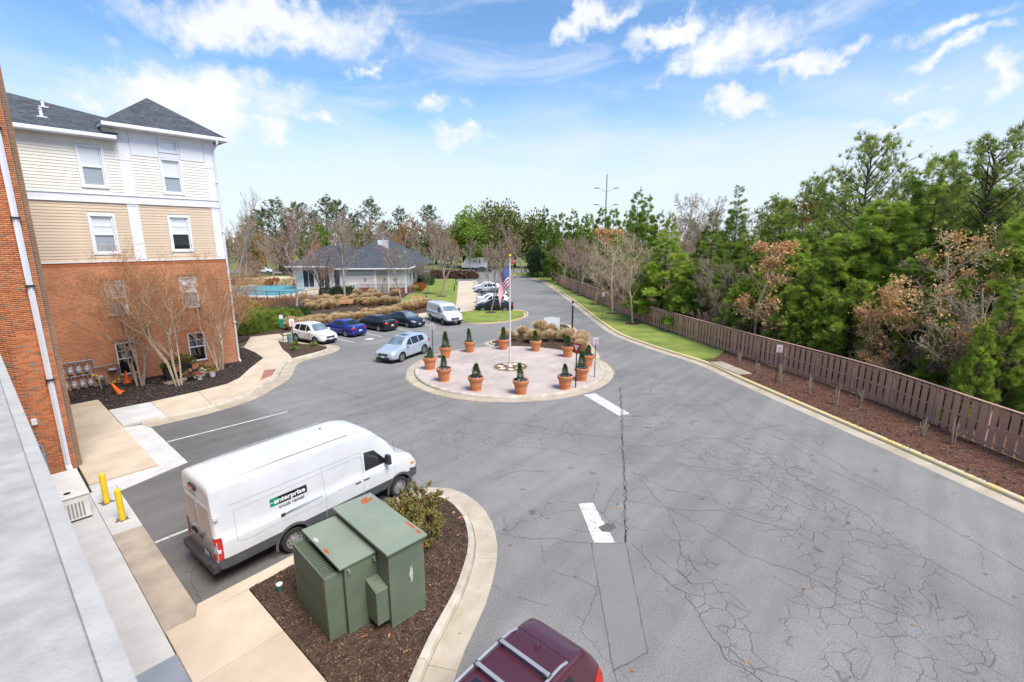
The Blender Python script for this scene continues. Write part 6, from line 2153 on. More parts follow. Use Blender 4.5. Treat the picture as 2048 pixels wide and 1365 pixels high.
def cone_shrub(h, r0, n, seed, mat):
    g = np.random.default_rng(seed)
    t = g.random(n) ** 0.75
    a = g.uniform(0, 2 * np.pi, n)
    rr = r0 * (1 - t) ** 0.8 * (0.15 + 0.85 * g.random(n) ** 0.5) * (1 + 0.15 * np.sin(3 * a + 9 * t))
    C = np.column_stack([rr * np.cos(a), rr * np.sin(a), t * h * 0.93])
    D = np.column_stack([np.cos(a) * 0.7, np.sin(a) * 0.7, g.uniform(0.35, 1.0, n)])
    D /= np.linalg.norm(D, axis=1)[:, None]
    S = g.uniform(0.6, 1.2, n) * 0.145 * h
    V, F = inst_tris(C, D, S, spray_tmpl(2, seed), g)
    return np_mesh('shrub', V, F, mat, rnd=np.repeat(g.random(n), len(F) // n))


pot_me = MB().lathe([(0.275, 0.0), (0.29, 0.03), (0.405, 0.60), (0.44, 0.605), (0.46, 0.63), (0.475, 0.80), (0.46, 0.82), (0.41, 0.82), (0.40, 0.74), (0.001, 0.74)], 30, cap=False).mesh('pot', M_terra)
smooth_by_angle(pot_me, 35)
ring = MB().lathe([(0.345, 0.30), (0.36, 0.31), (0.362, 0.335), (0.352, 0.345)], 30, cap=False).lathe([(0.31, 0.0), (0.33, 0.012), (0.33, 0.03), (0.29, 0.032)], 30, cap=False).mesh('pot_band', M_terra)
soil_me = MB().lathe([(0.405, 0.755), (0.001, 0.775)], 24, cap=False).mesh('soil', M_soil)
shr = [cone_shrub(0.95 + 0.09 * k, 0.23, 850, 40 + k, M_spr) for k in range(3)]


def flower_ring(seed, n, rin, rout, z, mats, size):
    g = np.random.default_rng(seed)
    a = g.uniform(0, 2 * np.pi, n); r = g.uniform(rin, rout, n)
    C = np.column_stack([r * np.cos(a), r * np.sin(a), z + g.uniform(0, 0.07, n)])
    D = np.column_stack([g.normal(0, .6, n), g.normal(0, .6, n), np.full(n, .5)]); D /= np.linalg.norm(D, axis=1)[:, None]
    V, F = inst_tris(C, D, g.uniform(.7, 1.2, n) * size, leaf_tmpl() * [1, 1.6, 1], g)
    return np_mesh('flowers', V, F, mats, mi=np.repeat(g.integers(0, len(mats), n), 2), rnd=np.repeat(g.random(n), 2))


fl_p = [flower_ring(60 + k, 230, 0.12, 0.40, 0.77, [M_pleaf, M_pleaf, M_pansy, M_pansy, M_pansyw], 0.085) for k in range(2)]
fl_g = flower_ring(70, 200, 0.12, 0.40, 0.765, [M_pleaf, M_pleaf, M_pleaf, M_pansyw], 0.075)
POTS = [(19.8, 24.4, 0), (18.6, 21.6, 2), (18.6, 18.8, 2), (19.8, 16.4, 2), (22.2, 15.0, 2), (24.3, 15.2, 1), (27.4, 16.7, 2), (28.8, 19.3, 1), (28.75, 22.3, 0), (27.5, 24.6, 1), (25.1, 26.0, 0), (22.6, 26.0, 2)]
for i, (x, y, k) in enumerate(POTS):
    lab = ('terracotta pot with dwarf conifer and few green plants on the brick circle', 'terracotta pot with dwarf conifer and dense purple pansies on the brick circle', 'terracotta pot with dwarf conifer and mixed pale and purple pansies on the brick circle')[k]
    t = thing('planter_pot', lab, 'plant pot', (x, y, 0.115), rng.uniform(0, 6), 'terracotta pots around the flagpole')
    p = link('pot', pot_me, t)
    link('pot_band', ring, p)
    link('soil', soil_me, t)
    s = link('dwarf_conifer', shr[i % 3], t)
    s.location = (0, 0, 0.76)
    s.rotation_euler = (rng.uniform(-.08, .08), rng.uniform(-.08, .08), i)
    s.scale = (rng.uniform(.85, 1.3), rng.uniform(.85, 1.3), rng.uniform(.72, 1.12))
    link('flowers', fl_g if k == 0 else fl_p[k % 2], t)['kind'] = 'stuff'

# ---------------------------------------------------------------- flagpole
fp = thing('flagpole', 'white flagpole with gold ball standing on the brick circle', 'flagpole', (23.8, 20.7, 0.115))
M_pole = M('flagpole_white', (0.70, 0.70, 0.73), 0.35, metal=0.2)
MB().lathe([(0.20, 0.0), (0.20, 0.06), (0.12, 0.16), (0.078, 0.24)], 18).build('collar', M_pole, fp, smooth=True)
MB().lathe([(0.075, 0.2), (0.072, 3), (0.055, 6.9), (0.05, 7.25)], 14).build('shaft', M_pole, fp, smooth=True)
MB().lathe([(0.09, 7.2), (0.09, 7.38), (0.05, 7.42)], 12).build('truck', M_alu, fp)
MB().sphere((0, 0, 7.54), 0.13, 10).build('gold_ball', M('gold', (0.70, 0.48, 0.08), 0.3, metal=0.8), fp, smooth=True)
MB().tube([(0.09, 0.02, 7.2), (0.10, 0.03, 4), (0.085, 0.02, 1.2)], 0.008, 4).build('halyard', M_trim, fp)
flag = thing('flag', 'red white and blue flag hanging slack from the flagpole', 'flag', (23.8, 20.7, 0.115))
M_fr = M('flag_red', (0.50, 0.015, 0.035), 0.8); M_fw = M('flag_white', (0.74, 0.73, 0.74), 0.8); M_fb = M('flag_blue', (0.02, 0.05, 0.22), 0.8)
# cloth hangs from the hoist: (s along fly, t down hoist); drapes down and folds
NS, NT = 44, 39
HO, FLY = 1.45, 2.1
cl = {}
Fv = {'r': [], 'w': [], 'b': []}
def flagpos(s, t):
    """s 0..1 fly, t 0..1 down the hoist"""
    a = Vector((-0.6527, 0.7576, 0))              # camera-left
    b_ = Vector((-0.7576, -0.6527, 0))            # towards the camera
    hang = 0.50 * s + 0.42 * s * s
    out = 0.06 + FLY * ((0.78 * s - 0.46 * s * s) * (1 - 0.25 * t) + 0.03 * math.sin(s * 7 + t * 3.0) * s)
    dep = 0.12 * math.sin(s * 6.0 + t * 2.0 + 0.6) * min(1, s * 2.5)
    p = Vector((0, 0, 6.98 - HO * t - FLY * hang * (1 - 0.10 * math.sin(t * 3)))) + a * out + b_ * (0.08 + dep)
    return p


Vf = [tuple(flagpos(i / NS, j / NT)) for i in range(NS + 1) for j in range(NT + 1)]
Fa, mi_ = [], []
for i in range(NS):
    for j in range(NT):
        Fa.append((i * (NT + 1) + j, (i + 1) * (NT + 1) + j, (i + 1) * (NT + 1) + j + 1, i * (NT + 1) + j + 1))
        stripe = int((j + 0.5) / NT * 13)
        if i < NS * 0.40 and stripe < 7:
            mi_.append(2)
        else:
            mi_.append(0 if stripe % 2 == 0 else 1)
mb = MB(); mb.v = Vf; mb.f = Fa; mb.m = mi_
mb.build('cloth', [M_fr, M_fw, M_fb], flag, smooth=True)
stars = MB()
for r_ in range(9):
    for c_ in range(6 if r_ % 2 == 0 else 5):
        s0 = (0.4 * (c_ + (0.5 if r_ % 2 == 0 else 1.0)) / 6); t0 = (r_ + 0.7) / 9.6 * 7 / 13
        p = flagpos(s0, t0)
        e1 = (flagpos(s0 + 0.01, t0) - p).normalized(); e2 = (flagpos(s0, t0 + 0.02) - p).normalized()
        n_ = e1.cross(e2).normalized()
        for sd in (1, -1):
            o = p + n_ * 0.006 * sd
            pts = []
            for k in range(10):
                rr = 0.034 if k % 2 == 0 else 0.014
                a = 2 * math.pi * k / 10
                pts.append(tuple(o + e1 * rr * math.cos(a) + e2 * rr * math.sin(a)))
            stars.poly(pts if sd > 0 else pts[::-1])
stars.build('stars', M_fw, flag)
# flagstones round its foot
fb = thing('flagstone_ring', 'ring of pale flagstones in mossy soil round the flagpole foot', 'paving', (23.75, 20.6, 0.115))
MB().lathe([(1.18, 0.0), (1.18, 0.012), (0.001, 0.014)], 40, cap=False).build('mossy_soil', M('mossy_soil', (0.13, 0.11, 0.05), 0.95, (0.16, 0.075, 0.045), 5, 5, 0.6, 30), fb)
MB().lathe([(1.14, 0.0), (1.16, 0.035), (1.24, 0.035), (1.26, 0.0)], 40, cap=False).build('edging', M('edging_stone', (0.42, 0.34, 0.27), 0.9), fb)
M_fst = M('flagstone', (0.62, 0.54, 0.44), 0.85, (0.52, 0.45, 0.36), 4, 5, 0.2, 40)
for k in range(7):
    a = 2 * math.pi * k / 7 + 0.3
    o = MB().box((0.72 * math.cos(a), 0.72 * math.sin(a), 0.026), (0.44, 0.36, 0.028), a + rng.uniform(-.5, .5)).build('flagstone', M_fst, fb, bevel=0.01)


# ---------------------------------------------------------------- signs
def facing(x, y, extra=0.0):
    """rotation so that local -y looks at the camera"""
    return math.atan2(-y, -x) + math.pi / 2 + extra


def text_bars(parent, w, z0, rows, mat, y):
    for (z, ww) in rows:
        MB().bx(-ww / 2, ww / 2, y - 0.002, y, z0 + z - 0.012, z0 + z + 0.012).build('print_line', mat, parent)


def parking_sign(x, y, z, h, label, rot=0.0, w=0.31, sh=0.46):
    t = thing('parking_sign', label, 'sign', (x, y, z), facing(x, y, rot))
    MB().bx(-0.025, 0.025, 0.0, 0.04, 0, h - 0.02).build('post', M_post, t)
    pl = MB().bx(-w / 2, w / 2, -0.008, -0.002, h - sh, h).build('plate', M_signw, t, bevel=0.003)
    for (zz, ww) in ((0.39, 0.06), (0.30, 0.2), (0.25, 0.22), (0.17, 0.16), (0.11, 0.22), (0.05, 0.2)):
        MB().bx(-ww / 2, ww / 2, -0.0105, -0.0085, h - sh + zz - 0.013, h - sh + zz + 0.013).build('print_line', M_signr, pl)
    return t


parking_sign(22.35, 27.15, 0.0, 2.6, 'small white red-print sign on green post at the circle rim, facing the light blue car', -0.4)
parking_sign(25.35, 14.9, 0.115, 2.6, 'small white sign with red print standing near the yield sign', 0.1)
parking_sign(47.2, 27.0, 0.12, 2.75, 'small white sign with red print on the grass strip between street trees', 0.0)
parking_sign(31.2, 5.8, 0.12, 2.45, 'small white sign with red print in the mulch before the fence', 0.2)
parking_sign(85.0, 62.4, 0.12, 2.9, 'small white sign on a post beside the dark round evergreen', 0.0)
parking_sign(15.9, 35.9, 0.12, 2.7, 'pair of pale signs on a green post in the mulch corner', 0.25, 0.36, 0.6)
ys_ = thing('yield_sign', 'red and white triangular yield sign on a green post at the circle rim', 'sign', (22.72, 14.62, 0.115), facing(22.7, 14.6, R(-38)))
MB().bx(-0.028, 0.028, 0.0, 0.05, 0, 2.62).build('post', M_post, ys_)
MB().add([(-0.40, -0.012, 2.70), (0.40, -0.012, 2.70), (0.0, -0.012, 2.0), (-0.40, -0.004, 2.70), (0.40, -0.004, 2.70), (0.0, -0.004, 2.0)], [(0, 2, 1), (3, 4, 5), (0, 1, 4, 3), (1, 2, 5, 4), (2, 0, 3, 5)]).build('plate', M_signr, ys_)
MB().poly([(-0.20, -0.0145, 2.60), (0.0, -0.0145, 2.24), (0.20, -0.0145, 2.60)]).build('centre', M_signw, ys_)
ss = thing('stop_sign', 'red octagonal stop sign at the street end of the drive', 'sign', (*cw(0.35, 128), 0.05), facing(*cw(0.35, 128)))
MB().bx(-0.05, 0.05, 0.0, 0.08, 0, 3.2).build('post', M_post, ss)
R8 = 0.66
MB().lathe([(R8 * 1.06, 0), (R8 * 1.06, 0.02)], 8, (0, -0.03, 3.0), axis='y').build('rim', M_signw, ss)
MB().lathe([(R8, -0.012), (R8, -0.004)], 8, (0, -0.03, 3.0), axis='y').build('plate', M_signr, ss)
text_mesh('STOP', 0.52, M_signw, ss, 'lettering', frame((0, -0.047, 3.0), (1, 0, 0), (0, 0, 1)), bold=0.012, sx=0.9)
for o in ss.children:
    if o.name.startswith(('rim', 'plate')):
        o.matrix_local = Matrix.Translation((0, -0.03, 3.0)) @ Matrix.Rotation(R(22.5), 4, 'Y') @ Matrix.Translation((0, 0.03, -3.0))
# blank white board in the circle bed
wsn = thing('notice_board', 'blank white arched sign board on two posts among ornamental grasses', 'sign', (36.45, 26.35, 0.12), facing(36.45, 26.35, R(8)))
for s in (-1, 1):
    MB().bx(s * 0.72 - 0.045, s * 0.72 + 0.045, -0.045, 0.045, 0, 1.32).build('post', M_trim, wsn, bevel=0.01)
pts = [(-0.67, 0.28), (0.67, 0.28), (0.67, 1.2)] + [(0.67 - 1.34 * k / 10, 1.2 + 0.14 * math.sin(math.pi * k / 10)) for k in range(1, 10)] + [(-0.67, 1.2)]
mb = MB()
n = len(pts)
mb.add([(x, -0.03, z) for x, z in pts] + [(x, 0.03, z) for x, z in pts], [tuple(range(n)), tuple(range(2 * n - 1, n - 1, -1))] + [(i, i + n, (i + 1) % n + n, (i + 1) % n) for i in range(n)])
mb.build('board', M_trim, wsn)
# brown lamp post in the bed
lpst = thing('lamp_post', 'slim dark brown cylindrical lamp post in the grass bed behind the circle', 'lamp', (34.5, 22.7, 0.13))
MB().lathe([(0.075, 0), (0.075, 2.95)], 14).build('post', M_brown, lpst)
MB().lathe([(0.07, 2.951), (0.07, 3.14)], 14).build('lens', M('frosted_lens', (0.70, 0.66, 0.62), 0.5), lpst)
MB().lathe([(0.08, 3.141), (0.08, 3.36), (0.02, 3.38)], 14).build('cap', M_brown, lpst)
# path bollard lights
BL = [(27.7, 58.6, 'before the pool railing'), (29.4, 48.6, 'behind the black sedan'), (36.2, 54.8, 'among tan grasses below the clubhouse door'), (42.9, 53.1, 'beside the farther bench'), (23.8, 51.8, 'at the end of the green hedge'), (55.6, 61.1, 'nearer the lawn edge by the walk'), (62.6, 68.3, 'at the far end of the walk')]
for (x, y, w) in BL:
    t = thing('path_light', 'dark bollard light ' + w, 'path light', (x, y, 0.12), 0, 'bollard lights along the walks')
    MB().lathe([(0.10, 0), (0.10, 0.86)], 12).build('post', M_brown, t)
    MB().lathe([(0.09, 0.861), (0.09, 0.96)], 12).build('lens', MATS['frosted_lens'], t)
    MB().lathe([(0.105, 0.961), (0.105, 1.06), (0.03, 1.09)], 12).build('cap', M_brown, t)
# benches
M_bw = M('bench_wood', (0.46, 0.25, 0.12), 0.7, (0.38, 0.20, 0.095), 4, 4, stretch=(1, 8, 8))


def bench(x, y, rz, label):
    t = thing('park_bench', label, 'bench', (x, y, 0.12), rz)
    st_ = MB().bx(-0.92, 0.92, -0.03, 0.03, -0.014, 0.014).mesh('slat', M_bw)
    for k in range(4):
        for half in (-1, 1):
            o = link('seat_slat', MB().bx(-0.46, 0.46, -0.045, 0.045, -0.015, 0.015).mesh('slat', M_bw), t)
            o.location = (half * 0.475, -0.18 + k * 0.12, 0.45)
            o = link('back_slat', o.data, t)
            o.location = (half * 0.475, 0.24 + 0.028 * k, 0.56 + k * 0.11)
            o.rotation_euler = (R(75), 0, 0)
    for x_ in (-0.93, 0.0, 0.93):
        MB().tube([(x_, -0.22, 0.0), (x_, -0.22, 0.43), (x_, 0.22, 0.43), (x_, 0.34, 0.95)], 0.022, 5).tube([(x_, 0.22, 0.43), (x_, 0.25, 0.0)], 0.022, 5).build('leg', M_black, t)
    for x_ in (-0.93, 0.93):
        MB().tube([(x_, -0.22, 0.43), (x_, -0.22, 0.66), (x_, 0.28, 0.68)], 0.02, 5).build('armrest', M_black, t)
    return t


bench(32.3, 56.5, facing(32.3, 56.5), 'wooden slat bench with black frame among tan grasses before the pool shrubs')
bench(41.0, 52.9, facing(41.0, 52.9), 'wooden slat bench with black frame at the lawn edge below the clubhouse')
# recycling box, bin
rb_ = thing('pet_waste_station', 'green dispenser box with sign on a post beside the white crossover', 'dispenser', (17.3, 41.0, 0.12), facing(17.3, 41))
MB().bx(-0.03, 0.03, 0.02, 0.08, 0, 2.3).build('post', M_post, rb_)
MB().bx(-0.16, 0.16, -0.14, 0.019, 1.25, 1.95).build('box', M('dispenser_green', (0.01, 0.20, 0.13), 0.4), rb_, bevel=0.03)
MB().bx(-0.15, 0.15, -0.02, -0.005, 1.97, 2.3).build('sign', M_signw, rb_)
bn = thing('litter_bin', 'round grey-green litter bin at the mulch corner', 'litter bin', (17.45, 40.0, 0.12))
MB().lathe([(0.20, 0), (0.24, 0.7), (0.255, 0.71), (0.255, 0.75), (0.20, 0.75), (0.19, 0.5), (0.001, 0.45)], 18, cap=False).build('drum', M('bin_green', (0.18, 0.29, 0.27), 0.6), bn, smooth=True)
MB().lathe([(0.245, 0.36), (0.252, 0.37), (0.252, 0.40), (0.245, 0.41)], 18, cap=False).build('band', M('bin_band', (0.12, 0.2, 0.19), 0.6), bn)

# ---------------------------------------------------------------- traffic cones with tape
M_cone = M('cone_orange', (0.85, 0.15, 0.015), 0.6, (0.75, 0.12, 0.012), 4, 4)


def cone(loc, rx, ry, rz, label):
    t = thing('traffic_cone', label, 'traffic cone', loc, rz)
    t.rotation_euler = (rx, ry, rz)
    MB().box((0, 0, 0.018), (0.38, 0.38, 0.036)).build('base', M_cone, t, bevel=0.015)
    MB().lathe([(0.15, 0.036), (0.13, 0.08), (0.04, 0.72), (0.03, 0.73), (0.001, 0.73)], 20, cap=False).build('cone_body', M_cone, t, smooth=True)
    return t


cone((4.85, 33.75, 0.14), R(-6), R(-24), 0.5, 'orange traffic cone leaning over in the mulch by the gas meters')
cone((5.62, 36.0, 0.13), 0, 0, 0.2, 'orange traffic cone standing upright below the ground-floor window')
tape = thing('caution_tape', 'yellow and black caution tape strung between two orange cones', 'tape', (0, 0, 0))
a, b_ = Vector((4.56, 33.82, 0.80)), Vector((5.62, 36.0, 0.82))
for k in range(10):
    p, q = a.lerp(b_, k / 10), a.lerp(b_, (k + 1) / 10)
    p.z -= 0.12 * math.sin(math.pi * k / 10); q.z -= 0.12 * math.sin(math.pi * (k + 1) / 10)
    MB().add([tuple(p - Vector((0, 0, .04))), tuple(q - Vector((0, 0, .04))), tuple(q + Vector((0, 0, .04))), tuple(p + Vector((0, 0, .04)))], [(0, 1, 2, 3)]).build('tape_band', M_yel if k % 3 else M_lblk, tape)
for k, (u_, f__) in enumerate(((-27, 127.2), (-14.0, 127.6), (-1.8, 128.3), (-20.5, 127.5))):
    t = thing('traffic_barrel', 'small orange road-works cone on the far street', 'traffic cone', (*cw(u_, f__), 0.02), 0, 'orange cones along the far street')
    MB().lathe([(0.34, 0), (0.34, 0.06), (0.24, 0.07), (0.16, 1.05), (0.05, 1.15)], 12).build('cone_body', M_cone, t)

# ---------------------------------------------------------------- planters by the wall
M_blkpot = M('black_planter', (0.025, 0.027, 0.03), 0.5)
M_whpot = M('white_planter', (0.66, 0.65, 0.62), 0.6)


def tuft_plant(name, r0, h, n, seed, mats, size):
    g = np.random.default_rng(seed)
    D = np.column_stack([g.normal(0, 1, n), g.normal(0, 1, n), np.abs(g.normal(0.6, .6, n))]); D /= np.linalg.norm(D, axis=1)[:, None]
    C = D * (g.random(n) ** 0.5)[:, None] * [r0, r0, h]
    V, F = inst_tris(C, D, g.uniform(.6, 1.2, n) * size, leaf_tmpl(), g)
    return np_mesh(name, V, F, mats, mi=np.repeat(g.integers(0, len(mats), n), 2), rnd=np.repeat(g.random(n), 2))


M_evg = M('evergreen_leaf', (0.085, 0.125, 0.022), 0.8, (0.05, 0.08, 0.014), 5, 3, rnd=0.45, trans=0.25)
M_evy = M('yellow_leaf', (0.32, 0.29, 0.03), 0.8, (0.22, 0.22, 0.03), 5, 3, rnd=0.4, trans=0.25)
for (x, y, r0, h, pm, plm, ps, lab, sq) in (
        (7.55, 34.9, 0.30, 0.80, M_blkpot, [M_evg], (0.34, 0.40, 260), 'tall square black planter with dark evergreen behind the tree trunks', True),
        (8.55, 35.2, 0.34, 0.85, M_blkpot, [M_evg, M_evg, M_evy], (0.55, 0.62, 420), 'tall square black planter with bushy yellow-green shrub under the window', True),
        (8.30, 33.5, 0.20, 0.26, M_blkpot, [M_leafo, M_chip2], (0.34, 0.45, 160), 'small dark pot with withered brown plant beside the black planters', False),
        (8.72, 33.35, 0.19, 0.33, M_whpot, [M_signr, M_leafo], (0.17, 0.12, 80), 'white pot with red plant in the mulch', False),
        (9.15, 34.2, 0.19, 0.32, M_whpot, [M_pleaf, M_pansyw], (0.18, 0.16, 80), 'white pot with small green plant nearer the wall', False),
        (9.50, 33.5, 0.22, 0.36, M_whpot, [M_evy, M_evy, M_leafo], (0.24, 0.24, 120), 'white pot with yellow-green plant at the outer end of the pot group', False),
        (9.4, 34.9, 0.18, 0.30, M_blkpot, [M_evg, M_leafo], (0.28, 0.3, 120), 'small dark pot with dull green plant below the right ground-floor window', False)):
    t = thing('planter', lab, 'plant pot', (x, y, 0.125), rng.uniform(-.1, .1))
    if sq:
        MB().box((0, 0, h / 2), (r0 * 1.5, r0 * 1.5, h), 0, 0, (1.25, 1.25)).build('pot', pm, t, bevel=0.02)
    else:
        MB().lathe([(r0 * 0.65, 0), (r0, h * 0.95), (r0 * 1.08, h * 0.96), (r0 * 1.08, h), (r0 * 0.9, h), (0.001, h * 0.9)], 18, cap=False).build('pot', pm, t, smooth=True)
    o = link('plant', tuft_plant('plant', ps[0], ps[1], ps[2], int(x * 100), plm, 0.16), t)
    o.location = (0, 0, h * 0.92)
    o['kind'] = 'stuff'
tag(MB().box((7.9, 34.0, 0.14), (1.7, 0.8, 0.03), 0.2).build('paving_board', M_concO), 'grey flat board under the planters in the mulch', 'board')

# ---------------------------------------------------------------- board-on-board fence
M_fence = M('fence_brown', (0.54, 0.325, 0.222), 0.8, (0.46, 0.275, 0.19), 2.5, 5, 0.3, 30, rnd=0.10)
M_fcap = M('fence_brown_cap', (0.42, 0.27, 0.22), 0.8, (0.36, 0.23, 0.19), 2.5, 5, 0.3, 30, rnd=0.08)
fence = thing('board_fence', 'long brown shadowbox board fence along the right side of the drive', 'fence', (0, 0, 0))
FP = [(17.6, -14.0), (22.4, -8.4), (26.1, -4.1), (28.4, -2.0), (31.2, 0.7), (33.6, 3.8), (36.9, 8.7), (41.4, 14.8), (48.2, 23.5), (59.4, 35.3), (72.9, 49.8), (78.7, 55.7)]
FS = smooth_path(FP, 0.5)
FS = [Vector(p) for p in FS]
# resample at equal panels of 2.4 m
acc = [0]
for i in range(len(FS) - 1):
    acc.append(acc[-1] + (FS[i + 1] - FS[i]).length)


def at_len(s):
    i = min(max(int(np.searchsorted(acc, s)) - 1, 0), len(FS) - 2)
    return FS[i].lerp(FS[i + 1], (s - acc[i]) / (acc[i + 1] - acc[i]))


FH, Z0 = 1.84, 0.12
npan = int(acc[-1] / 2.44)
front = MB().bx(-0.115, 0.115, -0.010, 0.010, 0.04, FH - 0.05).mesh('board', M_fence)
rails = {}
bk = MB()
cnt = 0
for k in range(npan):
    p, q = at_len(k * 2.44), at_len((k + 1) * 2.44)
    d = (q - p).normalized()
    ang = math.atan2(d.y, d.x)
    nrm = Vector((-d.y, d.x))                   # towards the road
    L_ = (q - p).length
    o = link('post', MB().bx(-0.05, 0.05, -0.05, 0.05, 0, FH - 0.01).mesh('post', M_fence) if k == 0 else POSTM, fence)
    POSTM = o.data
    o.location = (*p, Z0); o.rotation_euler = (0, 0, ang)
    key = round(L_, 2)
    if key not in rails:
        rails[key] = MB().bx(0.052, key - 0.052, -0.022, 0.022, -0.045, 0.045).mesh('rail', M_fence)
        rails[('c', key)] = MB().bx(-0.004, key + 0.004, -0.085, 0.085, 0, 0.036).mesh('cap_rail', M_fcap)
    for z in (0.22, FH / 2, FH - 0.14):
        o = link('rail', rails[key], fence)
        o.location = (*p, Z0 + z); o.rotation_euler = (0, 0, ang)
    o = link('cap_rail', rails[('c', key)], fence)
    o.location = (*p, Z0 + FH); o.rotation_euler = (0, 0, ang)
    nbd = 6
    for j in range(nbd):
        c = p + d * L_ * (j + 0.5) / nbd + nrm * 0.034
        o = link('board', front, fence)
        o.location = (*c, Z0 + rng.uniform(-0.01, 0.01)); o.rotation_euler = (rng.uniform(-.006, .006), rng.uniform(-.006, .006), ang)
        c2 = p + d * L_ * (j + 1.0) / nbd - nrm * 0.034
        if j < nbd - 1:
            bk.box((c2.x, c2.y, Z0 + FH / 2), (0.115, 0.02, FH - 0.09), ang)
        cnt += 1
bk.build('back_board', M_fence, fence)['kind'] = 'stuff'

# ---------------------------------------------------------------- tall poles far off
hm = thing('floodlight_mast', 'tall grey mast with four floodlight arms beyond the woods', 'light mast', (*cw(40.3, 210), 0))
MB().lathe([(0.45, 0), (0.22, 36)], 10).build('mast', M_pipe, hm)
ang = math.atan2(-0.7576, 0.6527)
for z in (22.0, 28.8):
    for s in (-1, 1):
        dx, dy = 0.6527 * s, -0.7576 * s
        pts = [(dx * r_, dy * r_, z + zz) for r_, zz in ((0, 0), (1.6, 0.5), (3.0, 1.4), (4.6, 1.5))]
        a_ = MB().tube(pts, 0.08, 5).build('arm', M_pipe, hm)
        MB().box((dx * 4.2, dy * 4.2, z + 1.5), (2.0, 0.5, 0.3), ang).build('lamp_head', M_cladg, a_)
slp = thing('street_light', 'grey street light with curved arm behind the clubhouse', 'street light', (*cw(-56.5, 140), 0))
MB().lathe([(0.18, 0), (0.12, 11.8)], 10).build('pole', M_alu, slp)
MB().tube([(0, 0, 11.6), (0.5, -0.6, 13.0), (1.1, -1.3, 13.9), (1.6, -1.86, 14.0)], 0.10, 6).build('arm', M_alu, slp)
MB().box((1.75, -2.03, 14.0), (0.9, 0.35, 0.18), ang).build('lamp_head', M_alu, slp)
# ================================================================== vegetation
M_bark = M('bark_grey', (0.31, 0.26, 0.215), 0.95, (0.21, 0.175, 0.14), 7, 5, 0.6, 25)
M_barkp = M('bark_pale', (0.44, 0.35, 0.26), 0.9, (0.33, 0.24, 0.17), 5, 5, 0.4, 25)
M_barkd = M('bark_dark', (0.085, 0.06, 0.05), 0.95, (0.05, 0.036, 0.03), 7, 5, 0.6, 25)
M_twg = M('twig_grey', (0.36, 0.285, 0.22), 0.95, (0.27, 0.21, 0.165), 1.0, 3, rnd=0.25)
M_twp = M('twig_pinkish', (0.40, 0.265, 0.215), 0.95, (0.30, 0.195, 0.16), 1.0, 3, rnd=0.25)
M_two = M('twig_orange', (0.46, 0.245, 0.12), 0.95, (0.34, 0.175, 0.085), 1.0, 3, rnd=0.3)
M_twy = M('twig_straw', (0.50, 0.41, 0.27), 0.95, (0.40, 0.315, 0.205), 1.0, 3, rnd=0.25)
M_con = M('conifer_green', (0.265, 0.365, 0.055), 0.85, (0.175, 0.265, 0.042), 0.55, 4, rnd=0.40, trans=0.45)
M_con2 = M('conifer_bright', (0.380, 0.480, 0.072), 0.85, (0.255, 0.355, 0.053), 0.55, 4, rnd=0.40, trans=0.45)
M_pine = M('pine_needles', (0.340, 0.400, 0.085), 0.85, (0.25, 0.315, 0.065), 0.5, 4, rnd=0.45, trans=0.25)
M_oliv = M('olive_foliage', (0.225, 0.235, 0.07), 0.9, (0.15, 0.165, 0.048), 0.4, 4, rnd=0.4, trans=0.2)
M_holl = M('holly_foliage', (0.026, 0.060, 0.018), 0.7, (0.016, 0.036, 0.012), 0.5, 4, rnd=0.5, trans=0.1)
M_beech = M('beech_leaves', (0.70, 0.43, 0.20), 0.85, (0.60, 0.35, 0.15), 0.8, 4, rnd=0.30, trans=0.3)
M_grass = M('ornamental_grass', (0.72, 0.55, 0.32), 0.9, (0.60, 0.45, 0.25), 1.5, 3, rnd=0.35, trans=0.25)
M_jun = M('juniper', (0.205, 0.265, 0.035), 0.9, (0.125, 0.18, 0.025), 1.2, 4, rnd=0.4, trans=0.2)
M_hedg = M('hedge_leaf', (0.055, 0.115, 0.022), 0.85, (0.03, 0.07, 0.014), 1.2, 4, rnd=0.4, trans=0.2)
M_oran = M('orange_shrub', (0.42, 0.14, 0.03), 0.9, (0.26, 0.10, 0.03), 1.5, 4, rnd=0.4, trans=0.2)
M_yelt = M('yellow_twig', (0.48, 0.33, 0.06), 0.9, (0.32, 0.22, 0.05), 1.5, 4, rnd=0.4, trans=0.2)


def tubes_np(segs, nside):
    """segs: (n, 8) p0 p1 r0 r1 -> V, F quads"""
    S = np.asarray(segs, float)
    d = S[:, 3:6] - S[:, 0:3]
    L_ = np.linalg.norm(d, axis=1)[:, None] + 1e-9
    d = d / L_
    s, u = rot_frames(d)
    V = []
    for k in range(nside):
        a = 2 * np.pi * k / nside
        o = s * math.cos(a) + u * math.sin(a)
        V.append(S[:, 0:3] + o * S[:, 6:7]); V.append(S[:, 3:6] + o * S[:, 7:8])
    V = np.stack(V, 1).reshape(-1, 3)
    b0 = (np.arange(len(S)) * 2 * nside)[:, None]
    F = []
    for k in range(nside):
        k2 = (k + 1) % nside
        F.append(np.concatenate([b0 + 2 * k, b0 + 2 * k2, b0 + 2 * k2 + 1, b0 + 2 * k + 1], 1))
    F = np.stack(F, 1).reshape(-1, 4)
    return V, F


